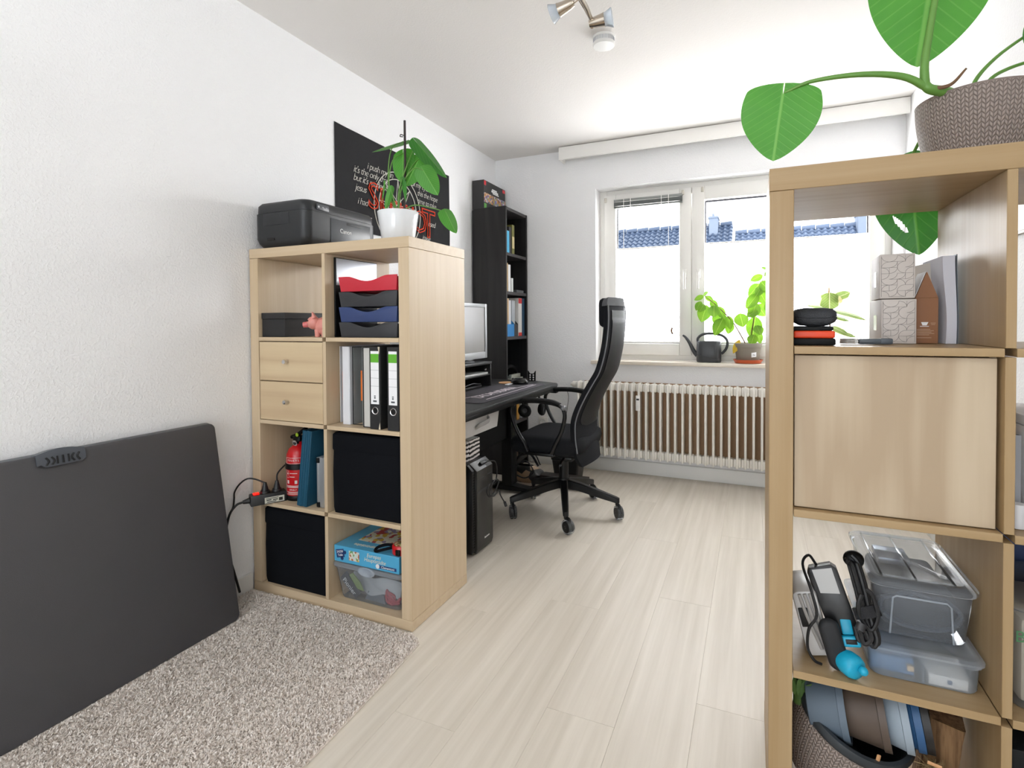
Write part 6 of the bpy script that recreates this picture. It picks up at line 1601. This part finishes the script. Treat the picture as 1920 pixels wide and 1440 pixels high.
mleaf((2.30, -0.06, 1.505), (2.215, -0.10, 1.462), (-0.2, -1, 0.4), 0.10, [(2.31, -0.25, rz_), (2.31, -0.16, 1.58)], par=bp_, m=LEAF_D, fold=0.1)
mleaf((2.46, -0.10, 1.55), (2.46, -0.13, 1.44), (0.1, -1, 0.3), 0.12, [(2.37, -0.25, rz_), (2.44, -0.16, 1.59)], par=bp_, m=LEAF_D, fold=0.1)

# ---- row 1
def hard_drive():
    t = thing('card_box', 'black and orange flat box under the zip pouch', 'box', (2.0, -0.44, Z1))
    b = BM(); box(b, RC0+0.001, 2.038, -0.505, -0.38, Z1+0.001, Z1+0.0150, 0.003); box(b, RC0+0.001, 2.034, -0.505, -0.38, Z1+0.0310, Z1+0.0395, 0.003); obj('shell', b, BLACKM, t)
    b = BM(); box(b, RC0+0.002, 2.037, -0.507, -0.382, Z1+0.0153, Z1+0.0307, 0.004, 3); obj('orange_rim', b, mat('orange_rubber', '#e0451f', 0.45), t)
hard_drive()
zpch = thing('zip_pouch', 'rounded black textile zip pouch on the orange-rimmed box', 'pouch', (2.0, -0.44, Z1+0.04))
PCH = mat('pouch_mesh', '#35373b', 0.75, vary=0.15, scale=300, bump=0.5, bscale=600)
def pr_(z, i): return [(x, y, z+0.004*math.sin(x*40)) for x, y in rrect(2.0025, -0.44, 0.041-i, 0.062-i, 0.026-i*0.3, 6)]
b = BM(); loft(b, [pr_(Z1+0.0435, 0.015), pr_(Z1+0.049, 0.003), pr_(Z1+0.055, 0.0), pr_(Z1+0.0595, 0.0)]); loft(b, [pr_(Z1+0.0605, 0.0), pr_(Z1+0.069, 0.001), pr_(Z1+0.077, 0.007), pr_(Z1+0.082, 0.022)]); obj('pouch_shell', b, PCH, zpch, ang=60)
b = BM(); loft(b, [pr_(Z1+0.0595, 0.0015), pr_(Z1+0.0605, 0.0015)]); obj('zip', b, BLACK, zpch)
gd = thing('cable_adapter', 'small grey adapter with a coiled silver cable on the shelf', 'adapter', (2.115, -0.42, Z1))
b = BM(); box(b, 2.088, 2.135, -0.435, -0.412, Z1+0.001, Z1+0.0125, 0.004); box(b, 2.128, 2.150, -0.436, -0.411, Z1+0.0012, Z1+0.0135, 0.003); obj('adapter_body', b, mat('slate_adapter', '#4d545c', 0.35), gd)
b = BM()
for i in range(3): tube(b, [(2.072+0.016*math.cos(2*math.pi*k/10), -0.425+0.014*math.sin(2*math.pi*k/10), Z1+0.004+0.0035*i) for k in range(10)], 0.0018, seg=6, n=3, closed=True)
cyl(b, (2.082, -0.438, Z1+0.007), (2.082, -0.424, Z1+0.007), 0.0055, seg=12); obj('coiled_cable', b, mat('silver_cable', '#b9b6b2', 0.35, metal=0.4), gd)
# patterned white boxes
PATT = mat('box_pattern_ink', '#7d7874', 0.6)
def pattern(x0, x1, z0, z1, y):
    """print of quarter circles and lines: 4 x 6 squares"""
    b = BM(); nx, nz = 4, 7; sx = (x1-x0)/nx; sz = (z1-z0)/nz; r = 0.00028
    for i in range(nx+1): box(b, x0+i*sx-r, x0+i*sx+r, y-0.0002, y, z0, z1) if i in (0, nx) else None
    def arc(cx, cz, a0):
        P = [(cx+sx*math.cos(R(a0+90*k/8)), y-0.0001, cz+sz*math.sin(R(a0+90*k/8))) for k in range(9)]
        tube(b, P, r, seg=4, smooth=False)
    for i in range(nx):
        for j in range(nz):
            q = (i*7+j*5+i*j*3) % 4
            cx = x0+(i+(1 if q in (1, 2) else 0))*sx; cz = z0+(j+(1 if q in (2, 3) else 0))*sz
            arc(cx, cz, {0: 0, 1: 90, 2: 180, 3: 270}[q])
            if (i+2*j) % 3: box(b, x0+i*sx, x0+(i+1)*sx, y-0.0002, y, z0+j*sz-r, z0+j*sz+r)
            if (2*i+j) % 3 == 0: box(b, x0+i*sx-r, x0+i*sx+r, y-0.0002, y, z0+j*sz, z0+(j+1)*sz)
    return b
BOXW = mat('warm_white_card', '#c9c1bb', 0.55, vary=0.03)
for i, (zz, rz, lab) in enumerate(((Z1+0.0008, 0, 'lower white box with a line pattern of quarter circles'), (Z1+0.0985, R(-3), 'upper white box with a line pattern of quarter circles'))):
    t = thing('patterned_box', lab, 'box', (2.172, -0.32, zz), 'white patterned boxes on the right shelf')
    M = Matrix.Translation((2.172, -0.32, 0)) @ Matrix.Rotation(rz, 4, 'Z') @ Matrix.Translation((-2.172, 0.32, 0))
    b = BM(); box(b, 2.139, 2.2025, -0.380, -0.255, zz, zz+0.096, 0.0015, 2, M=M); obj('carton', b, BOXW, t)
    b = pattern(2.142, 2.1995, zz+0.004, zz+0.092, -0.3802); b.transform(M); obj('line_print', b, PATT, t, smooth=False)
    b = BM(); box(b, 2.1383, 2.1389, -0.335, -0.305, zz+0.028, zz+0.062, M=M); obj('tape_seal', b, mat('clear_tape', '#d9cdb5', 0.2), t)
# coffee packet
cf = thing('coffee_packet', 'brown gabled coffee carton with a white cup print', 'carton', (2.225, -0.33, Z1))
cx0, cx1, cy0_, cy1_ = 2.2065, 2.2475, -0.352, -0.285; czt = Z1+0.100
BRN = mat('brown_carton', '#8a5a35', 0.5, vary=0.05)
b = BM(); box(b, cx0, cx1, cy0_, cy1_, Z1+0.001, czt, 0.0005, 1); obj('carton', b, BRN, cf)
b = BM(); xm = (cx0+cx1)/2; prism(b, [(cx0+0.0005, czt+0.0002), (cx1-0.0005, czt+0.0002), (xm+0.0005, czt+0.055), (xm-0.0005, czt+0.055)], cy0_+0.0008, cy1_-0.0008, 'y'); obj('gable', b, BRN, cf)
b = BM(); prism(b, [(cx0-0.0004, czt), (xm-0.0008, czt+0.056), (xm-0.0016, czt+0.056), (cx0-0.0014, czt)], cy0_+0.004, cy1_, 'y'); obj('gable_flap', b, PAPER, cf)
b = BM(); yq = cy0_-0.0003
prism(b, [(xm-0.010, Z1+0.047), (xm-0.0015-0.006, Z1+0.040), (xm+0.000, Z1+0.040), (xm+0.003, Z1+0.047)], yq, cy0_-0.0001, 'y'); box(b, xm-0.012, xm+0.004, yq, cy0_-0.0001, Z1+0.0375, Z1+0.0387)
obj('cup_print', b, INK, cf)
b = BM()
for k, w in enumerate((0.024, 0.030, 0.026, 0.031, 0.022, 0.0, 0.026)):
    if w: box(b, cx0+0.003, cx0+0.003+w, yq+0.0001, cy0_-0.0001, Z1+0.031-0.0030*k, Z1+0.0318-0.0030*k)
box(b, xm+0.007, xm+0.016, yq+0.0001, cy0_-0.0001, Z1+0.0445, Z1+0.0452); box(b, xm+0.008, xm+0.015, yq+0.0001, cy0_-0.0001, Z1+0.0415, Z1+0.0422)
obj('small_print', b, mat('faint_print', '#c9a98c', 0.6), cf)
# thick paper-edged book, its leaves wavy
bkk = thing('thick_book', 'thick book with wavy white page edges at the right cubby wall', 'book', (2.268, -0.33, Z1))
b = BM()
V = []
def bkx(z): return 0.004*math.sin((z-Z1)*22+0.6)
rings = []
for k in range(13):
    z = Z1+0.001+0.186*k/12; o = bkx(z)
    rings.append([(2.2545+o, -0.365, z), (2.2740+o*0.5, -0.365, z), (2.2745+o*0.4, -0.22, z), (2.2545+o, -0.22, z)])
loft(b, rings); obj('pages', b, mat('page_edge', '#c9c9d2', 0.8, vary=0.05), bkk, ang=50)
b = BM()
for dx in (0.0005,):
    rings = []
    for k in range(13):
        z = Z1+0.001+0.188*k/12; o = bkx(z)
        rings.append([(2.2752+o*0.4, -0.367, z), (2.2768+o*0.4, -0.367, z), (2.2768+o*0.4, -0.21, z), (2.2752+o*0.4, -0.21, z)])
    loft(b, rings)
obj('cover', b, mat('slate_cover', '#5b5f66', 0.5), bkk)
heap('curled_booklet', 'booklet', 'white booklet with a curled top behind the brown carton', lambda u, v: (2.2525-0.016*v*v*u*1.6-0.002*u, -0.282+0.126*u, Z1+0.001+0.180*v), mat('booklet_white', '#dcd8d2', 0.6), (2.25, -0.29, Z1), 8, 10, 0.0015)

# ---- row 3: white gadget, adapter, pouch, cyan holder, cable bundle, two boxes
wg = thing('white_gadget', 'white plastic appliance with a black opening at the left cubby wall', 'appliance', (1.995, -0.42, Z3))
MWG = Matrix.Translation((2.001, -0.44, Z3+0.075)) @ Matrix.Rotation(R(-14), 4, 'Y')
WHP = mat('white_appliance', '#c7c5c3', 0.3)
b = BM(); prism(b, rrect(-0.003, 0, 0.0235, 0.068, 0.012), -0.05, 0.06, 'y', 0.005, M=MWG); obj('shell', b, WHP, wg)
for i in range(3):
    b = BM(); tube(b, [MWG @ Vector((-0.012+0.010*i, -0.054, 0.064)), MWG @ Vector((-0.008+0.010*i, -0.056, 0.02)), MWG @ Vector((0.004+0.008*i, -0.055, -0.05))], 0.0035, seg=8); obj('rib', b, mat('grey_rib', '#a19d99', 0.35), wg)
b = BM(); box(b, -0.022, -0.004, -0.0535, -0.0505, -0.005, 0.035, 0.003, M=MWG); obj('opening', b, mat('opening_black', '#0b0b0c', 0.6), wg)
ad = thing('power_adapter', 'black power supply brick with a grey label leaning in the cubby', 'power adapter', (2.04, -0.46, Z3+0.05))
MAD = Matrix.Translation((2.040, -0.462, Z3+0.122)) @ Matrix.Rotation(R(-20), 4, 'Y') @ Matrix.Rotation(R(-12), 4, 'X') @ Matrix.Diagonal((1.12, 1.15, 1.10, 1))
b = BM(); prism(b, [(-0.024, -0.060), (0.024, -0.060), (0.026, 0.055), (0.018, 0.064), (-0.020, 0.064), (-0.026, 0.055)], -0.018, 0.018, 'y', 0.004, M=MAD); obj('brick', b, mat('adapter_black', '#1b1b1c', 0.3), ad)
b = BM(); prism(b, [(-0.016, 0.018), (0.016, 0.012), (0.018, 0.058), (-0.016, 0.060)], -0.0192, -0.0184, 'y', M=MAD); obj('type_plate', b, mat('grey_plate', '#94928f', 0.3, metal=0.3), ad)
b = BM(); tube(b, [MAD @ Vector((-0.006, 0, 0.064)), (1.995, -0.452, 0.575), (1.982, -0.47, 0.56), (1.995, -0.515, 0.525), (2.004, -0.522, 0.48), (1.990, -0.523, 0.45), (1.988, -0.522, 0.41), (2.000, -0.52, 0.385), (2.014, -0.515, 0.377)], 0.0028, seg=8); tag(obj('thin_cable', b, CABLE, None, loc=(1.99, -0.50, 0.38)), 'thin black cable hanging in front of the white appliance', 'cable')
bu = thing('cable_bundle', 'black cable bundle held by a wide hook strap beside the adapter', 'cable', (2.085, -0.48, Z3+0.08))
b = BM()
for i in range(11):
    dx, dy = 0.009*math.cos(i*1.05), 0.011*math.sin(i*1.05)
    tube(b, [(2.066+dx+0.002*i, -0.455+dy, 0.590-0.004*i), (2.078+dx, -0.462+dy, 0.575), (2.090+dx, -0.480+dy, 0.525), (2.096+dx, -0.502+dy, 0.485), (2.104+dx, -0.512+dy, 0.455), (2.094+dx*1.6, -0.518+dy*0.6, 0.444-0.002*(i % 3)), (2.084+dx, -0.508+dy, 0.465)], 0.0048, seg=8)
tube(b, [(2.084, -0.512, 0.535), (2.078, -0.516, 0.515), (2.082, -0.518, 0.490), (2.100, -0.520, 0.470), (2.111, -0.518, 0.500), (2.103, -0.512, 0.535), (2.093, -0.508, 0.545)], 0.0042, seg=8)
obj('cables', b, CABLE, bu)
b = BM(); cyl(b, (2.0915, -0.496, 0.505), (2.0985, -0.504, 0.487), 0.0235, 0.0245, 24); obj('hook_strap', b, mat('hook_strap_black', '#202023', 0.85, bump=0.3, bscale=500), bu)
b = BM(); cyl(b, (2.083, -0.524, 0.482), (2.078, -0.530, 0.470), 0.0088, seg=18); obj('barrel_plug', b, mat('plug_grey', '#3d3d3f', 0.35, metal=0.4), bu)
b = BM(); ball(b, (2.080, -0.445, 0.578), 0.020, 0.016, 0.018); obj('plug_head', b, BLACK, bu)
po2 = thing('oval_pouch', 'flat oval charcoal pouch standing beside the cyan holder', 'pouch', (2.034, -0.52, Z3))
MO = Matrix.Translation((2.036, -0.512, Z3+0.0522)) @ Matrix.Rotation(R(-16), 4, 'Y') @ Matrix.Rotation(R(8), 4, 'Z')
b = BM(); loft(b, [[MO @ Vector((x, y, z)) for x, z in rrect(0, 0, 0.0195-i, 0.052-i, 0.0185-i*0.9, 6)] for y, i in ((-0.012, 0.010), (-0.009, 0.003), (0, 0), (0.009, 0.003), (0.012, 0.010))]); obj('pouch_shell', b, mat('charcoal_neoprene', '#202124', 0.7), po2, ang=60)
cyh = thing('cyan_holder', 'cyan silicone holder with a round bobble at the front edge of the board', 'holder', (2.06, -0.53, Z3))
CYAN = mat('cyan_silicone', '#12a0c4', 0.4, vary=0.05)
b = BM(); M = Matrix.Translation((2.057, -0.517, Z3+0.0255)) @ Matrix.Rotation(R(38), 4, 'Z') @ Matrix.Rotation(R(90), 4, 'X')
lathe(b, [(0, -0.034), (0.010, -0.033), (0.015, -0.020), (0.023, 0.002), (0.0235, 0.018), (0.020, 0.027), (0.011, 0.030), (0, 0.030)], M=M, seg=26); obj('bulb', b, CYAN, cyh, ang=60)
b = BM(); ball(b, M @ Vector((0.004, 0.002, 0.037)), 0.0085, seg=14); cyl(b, M @ Vector((0.002, 0, 0.026)), M @ Vector((0.004, 0.002, 0.036)), 0.005, seg=10); obj('bobble', b, CYAN, cyh)
b = BM(); MC = Matrix.Translation((2.068, -0.500, Z3+0.060)) @ Matrix.Rotation(R(-10), 4, 'Y') @ Matrix.Rotation(R(-18), 4, 'X')
box(b, -0.0165, 0.0165, -0.012, 0.012, -0.010, 0.010, 0.004, 3, M=MC); box(b, -0.013, 0.008, -0.003, 0.012, 0.0105, 0.040, 0.003, M=MC); obj('clip', b, CYAN, cyh)
b = BM(); box(b, -0.010, 0.010, -0.0135, -0.0118, -0.0045, 0.0045, 0.001, M=MC); obj('slot', b, BLACK, cyh)
lo = tub('lidded_tub', 2.0955, 2.2865, -0.505, -0.205, Z3, Z3+0.058, 'low milky plastic box with a divider, under the taller box', MILK2, MILKY, 'plastic boxes on the right shelf', taper=0.006, lidh=0.008)
b = BM(); box(b, 2.190, 2.1925, -0.495, -0.215, Z3+0.003, Z3+0.056); obj('divider', b, MILKY, lo)
b = BM(); box(b, 2.20, 2.262, -0.494, -0.40, Z3+0.003, Z3+0.024, 0.001); t = tag(obj('white_carton', b, mat('white_carton', '#dcdad6', 0.5), None, loc=(2.23, -0.45, Z3+0.003)), 'white carton with a small blue mark in the low milky box', 'carton')
b = BM(); box(b, 2.230, 2.237, -0.4946, -0.4942, Z3+0.010, Z3+0.018); obj('blue_mark', b, mat('blue_grey_mark', '#5f6f86', 0.5), t)
b = BM(); box(b, 2.105, 2.180, -0.48, -0.26, Z3+0.003, Z3+0.034, 0.003); tag(obj('blue_bag', b, mat('murky_blue', '#5a7fa6', 0.6), None, loc=(2.14, -0.37, Z3+0.003)), 'blue bag at the left of the low milky box', 'bag')
b = BM(); box(b, 2.20, 2.270, -0.395, -0.24, Z3+0.003, Z3+0.040, 0.004); tag(obj('slate_case', b, mat('murky_slate', '#56606e', 0.6), None, loc=(2.235, -0.32, Z3+0.003)), 'slate coloured case at the back of the low milky box', 'case')
b = BM(); box(b, 2.165, 2.176, -0.496, -0.486, Z3+0.020, Z3+0.030, 0.001); tag(obj('wooden_cube', b, wood('pine_cube', '#cdb08a', '#dcc4a2', 'x'), None, loc=(2.17, -0.49, Z3+0.02)), 'tiny wooden cube at the front of the low milky box', 'cube')
UZ = Z3+0.0672
up = tub('clear_tub', 2.1065, 2.2875, -0.468, -0.195, UZ, UZ+0.108, 'taller clear plastic box with a panelled lid on the low milky box', FROST, FROST, 'plastic boxes on the right shelf', taper=0.013, lidh=0.012)
b = BM(); 
for (x0, x1) in ((2.128, 2.131), (2.188, 2.1905), (2.252, 2.255)): box(b, x0, x1, -0.452, -0.210, UZ+0.1165, UZ+0.1215, 0.001)
box(b, 2.131, 2.252, -0.452, -0.449, UZ+0.1165, UZ+0.1215, 0.001); box(b, 2.131, 2.252, -0.213, -0.210, UZ+0.1165, UZ+0.1215, 0.001); obj('lid_rib', b, CLEAR, up)
b = BM()
tube(b, [(2.142, -0.4625, UZ+0.006), (2.146, -0.466, UZ+0.082), (2.152, -0.467, UZ+0.087), (2.236, -0.467, UZ+0.087), (2.243, -0.466, UZ+0.080), (2.248, -0.4625, UZ+0.006)], 0.0018, seg=6, smooth=False); obj('front_rib', b, MILKY, up)
cc = thing('coiled_cable', 'dark coiled cable and case inside the taller clear box', 'cable', (2.20, -0.34, UZ))
b = BM()
for i in range(7): tube(b, [(2.20+0.070*math.cos(2*math.pi*k/14), -0.43+0.008*math.cos(k*3+i)+0.004*i, UZ+0.046+(0.036-0.003*i)*math.sin(2*math.pi*k/14)) for k in range(14)], 0.0045, seg=7, n=2, closed=True)
obj('coil', b, mat('slate_cable', '#363f4a', 0.5), cc)
b = BM(); box(b, 2.134, 2.266, -0.428, -0.225, UZ+0.004, UZ+0.082, 0.014, 3); obj('case', b, mat('dark_slate_case', '#2c3138', 0.6), cc)
b = BM(); box(b, 2.150, 2.215, -0.30, -0.225, UZ+0.084, UZ+0.100, 0.004); tag(obj('silver_packet', b, mat('silver_foil', '#9aa2ac', 0.25, metal=0.5), None, loc=(2.18, -0.26, UZ+0.084)), 'silver packet near the back of the taller clear box', 'packet')

# ---- row 4: knit pot with nested plant pots, wood block
kp4 = thing('knit_planter', 'taupe knit-pattern planter with a dark liner in the bottom cubby', 'planter', (2.07, -0.40, Z4))
MK = Matrix.Translation((2.0905, -0.425, 0.2415)) @ Matrix.Rotation(R(16), 4, 'Y') @ Matrix.Rotation(R(15), 4, 'X') @ Matrix.Translation((0, 0, -0.186))
b = BM(); knit_shell(b, [(0.083+0.028*math.sin(j/12*math.pi*0.55), 0.002+j/12*0.165) for j in range(13)], MK); obj('planter_shell', b, KNIT, kp4, ang=60)
b = BM(); lathe(b, [(0.1105, 0.168), (0.1125, 0.176), (0.108, 0.186), (0.100, 0.186), (0.096, 0.16), (0.085, 0.02), (0, 0.012)], M=MK, seg=56); lathe(b, [(0, 0.0008), (0.082, 0.0008), (0.084, 0.002)], M=MK, seg=40); obj('liner', b, mat('slate_liner', '#2e3338', 0.45), kp4, ang=50)
NP = [('#5c6a78', 'pot_slate_blue', 'slate blue plant pot, innermost of the nested row', 0.070, 0.056, 0.085), ('#55483f', 'pot_brown', 'brown plant pot, second of the nested row', 0.071, 0.056, 0.090), ('#93a0ac', 'pot_pale_blue', 'pale blue-grey plant pot of the nested row', 0.067, 0.056, 0.06), ('#2d5580', 'pot_blue', 'blue plant pot near the end of the nested row', 0.061, 0.050, 0.05), ('#1c1b1c', 'pot_black', 'black plant pot at the end of the nested row', 0.061, 0.050, 0.05)]
dirn = Vector((0.95, -0.10, 0.16)).normalized()
p0 = Vector((2.068, -0.448, 0.262))
Mn = dirn.to_track_quat('Z', 'Y').to_matrix().to_4x4()
for i, (c, n_, lab, r1, r0_, L_) in enumerate(NP):
    s = (0.0, 0.070, 0.108, 0.128, 0.142)[i]
    t = thing('plant_pot', lab, 'pot', tuple(p0+dirn*s), 'nested plant pots in the bottom cubby')
    b = BM(); M = Matrix.Translation(p0+dirn*s) @ Mn
    lathe(b, [(0, -L_+0.012), (r0_-0.006, -L_+0.012), (r0_-0.003, -L_+0.014), (r1-0.004, -0.014), (r1, -0.013), (r1+0.001, 0.0), (r1-0.002, 0.0), (r1-0.005, -0.012), (r0_-0.008, -L_+0.018), (0, -L_+0.017)], M=M, seg=44); obj('pot_shell', b, mat(n_, c, 0.5, vary=0.04), t, ang=40)
for (a, c_) in (((2.108, -0.512, 0.180), (2.114, -0.520, 0.222)), ((2.192, -0.522, 0.236), (2.214, -0.524, 0.233))):
    b = BM(); a_, b_ = Vector(a), Vector(c_); tube(b, [a_, (a_+b_)/2, b_], 0.0035, seg=8, flat=(Vector((0, 1, 0)), 0.4)); tag(obj('wooden_label', b, wood('stick_wood', '#b98457', '#d0a073', 'z'), None, loc=a), 'wooden plant label stuck in the knit planter' if c_[0] < 2.15 else 'wooden plant label lying in the blue pot', 'plant label')
wk = thing('wood_block', 'rough weathered wood block leaning at the right of the bottom cubby', 'wood block', (2.235, -0.42, Z4))
MW = Matrix.Translation((2.2365, -0.40, Z4+0.1205)) @ Matrix.Rotation(R(8), 4, 'Y') @ Matrix.Rotation(R(-10), 4, 'Z')
b = BM()
rings = []
for k in range(9):
    z = -0.112+0.224*k/8
    rings.append([MW @ Vector((x*(1+0.05*noise.noise(Vector((x*60, z*30, 1)))), y*(1+0.05*noise.noise(Vector((y*60, z*30, 4)))), z)) for x, y in rrect(0, 0, 0.0285, 0.050, 0.006, 3)])
loft(b, rings); obj('block', b, wood('weathered_oak', '#5f452d', '#957452', 'z', rough=0.9, stretch=2.2, contrast=1.6), wk, ang=30)
cr_ = thing('coir_mat', 'tuft of brown coir fibre in front of the wood block', 'coir', (2.215, -0.50, Z4))
b = BM(); 
for i in range(900):
    th = rng.uniform(0, 2*math.pi); rr = 0.055*math.sqrt(rng.random()); base_ = Vector((2.215+rr*0.55*math.cos(th), -0.500+rr*0.35*math.sin(th), Z4+0.016+rng.random()*0.16))
    dv = Vector((rng.normal(), rng.normal(), rng.normal()*0.8)).normalized()*0.018; sd_ = Vector((rng.normal(), rng.normal(), rng.normal())).normalized()*0.0007
    vs = [b.verts.new(base_-dv-sd_), b.verts.new(base_-dv+sd_), b.verts.new(base_+dv+sd_), b.verts.new(base_+dv-sd_)]; b.faces.new(vs)
o = obj('fibres', b, mat('coir_brown', '#8a7350', 0.95, vary=0.3, scale=60), cr_, smooth=False, kind='stuff')
b = BM(); ball(b, (2.215, -0.500, Z4+0.087), 0.024, 0.014, 0.083, 16); obj('coir_core', b, mat('coir_core', '#6d5838', 0.95, bump=0.8, bscale=90), cr_)
b = BM()
for i in range(14):
    leaf_bm(b, (1.968+0.0012*i, -0.47+0.012*(i % 5), Z4+0.232), (1.964+0.003*i, -0.485+0.016*(i % 4), Z4+0.275+0.004*(i % 3)), (0.3, -1, 0.2), 0.010, kind='oval', nu=2, ns=5)
cyl(b, (1.978, -0.44, Z4+0.20), (1.978, -0.44, Z4+0.235), 0.012, seg=10)
tag(obj('faded_greenery', b, mat('artificial_green', '#4c6b2e', 0.6, vary=0.3, scale=80), None, loc=(1.975, -0.46, Z4+0.2)), 'bit of green foliage behind the knit planter rim', 'foliage')

# ---- second column, seen at the picture's right edge
b = BM(); box(b, RC1+0.003, RC1+0.028, -0.30, -0.17, Z2+0.001, Z2+0.245, 0.002); t = tag(obj('red_folder', b, mat('dark_red_card', '#8a1626', 0.5), None, loc=(2.33, -0.24, Z2)), 'dark red folder standing at the divider in the right column', 'folder')
paperback(2.316, 2.345, -0.47, -0.44, Z2+0.001, 0.165, C('grey_stripe', '#8b8d92'), 'grey paperback in the right column of the shelf')
b = BM(); box(b, 2.360, 2.56, -0.45, -0.25, Z2+0.18, Z2+0.20, 0.002); box(b, 2.360, 2.56, -0.45, -0.25, Z2+0.001, Z2+0.179, 0.004); tag(obj('white_box', b, PAPER, None, loc=(2.46, -0.35, Z2)), 'white box at the picture edge in the right column', 'box')
b = BM(); cyl(b, (2.330, -0.50, Z2+0.001), (2.330, -0.50, Z2+0.045), 0.012, seg=20); tag(obj('white_tube', b, mat('white_tube', '#d5d5d8', 0.3), None, loc=(2.33, -0.5, Z2)), 'small white tube standing at the divider in the right column', 'tube')
b = BM(); box(b, RC1+0.004, RC1+0.30, -0.26, -0.20, Z3+0.001, Z3+0.300, 0.003); tag(obj('navy_box', b, mat('navy_card', '#17305e', 0.5), None, loc=(2.46, -0.23, Z3)), 'navy blue box at the back of the right column', 'box')
rt = tub('clear_tub', RC1+0.006, RC1+0.28, -0.52, -0.285, Z3, Z3+0.19, 'open clear bin at the picture edge, with a lettered paper bag', CLEAR, CLEAR, None, taper=0.01, lidh=0.006)
pb = thing('paper_bag', 'pale paper bag with green lettering in the clear bin', 'bag', (2.40, -0.42, Z3))
b = BM(); box(b, RC1+0.026, RC1+0.24, -0.500, -0.31, Z3+0.006, Z3+0.165, 0.012, 2); obj('bag_body', b, mat('kraft_pale', '#b5aa98', 0.8, vary=0.15), pb)
text('lettering', 'BIO', 0.030, (2.352, -0.5005, Z3+0.130), (1, 0, 0), (0, 0, 1), mat('green_ink', '#3f8a4a', 0.6), pb)
b = BM(); box(b, RC1+0.004, RC1+0.31, -0.53, -0.24, Z4+0.001, Z4+0.27, 0.006); tag(obj('black_box', b, BLACKM, None, loc=(2.46, -0.4, Z4)), 'black box in the bottom right column', 'box')
wp_ = thing('wall_print', 'white unframed sheet on the right wall behind the shelf', 'poster', (2.705, 0.75, 1.37))
b = BM(); box(b, XR-0.006, XR-0.0005, 0.30, 1.15, 1.385, 1.75, 0.001, 1); obj('sheet', b, mat('sheet_white', '#e9e9f2', 0.4), wp_)
b = BM(); box(b, XR-0.010, XR-0.0005, 0.30, 1.15, 1.372, 1.384, 0.001, 1); obj('bottom_strip', b, mat('strip_taupe', '#9d958a', 0.5), wp_)
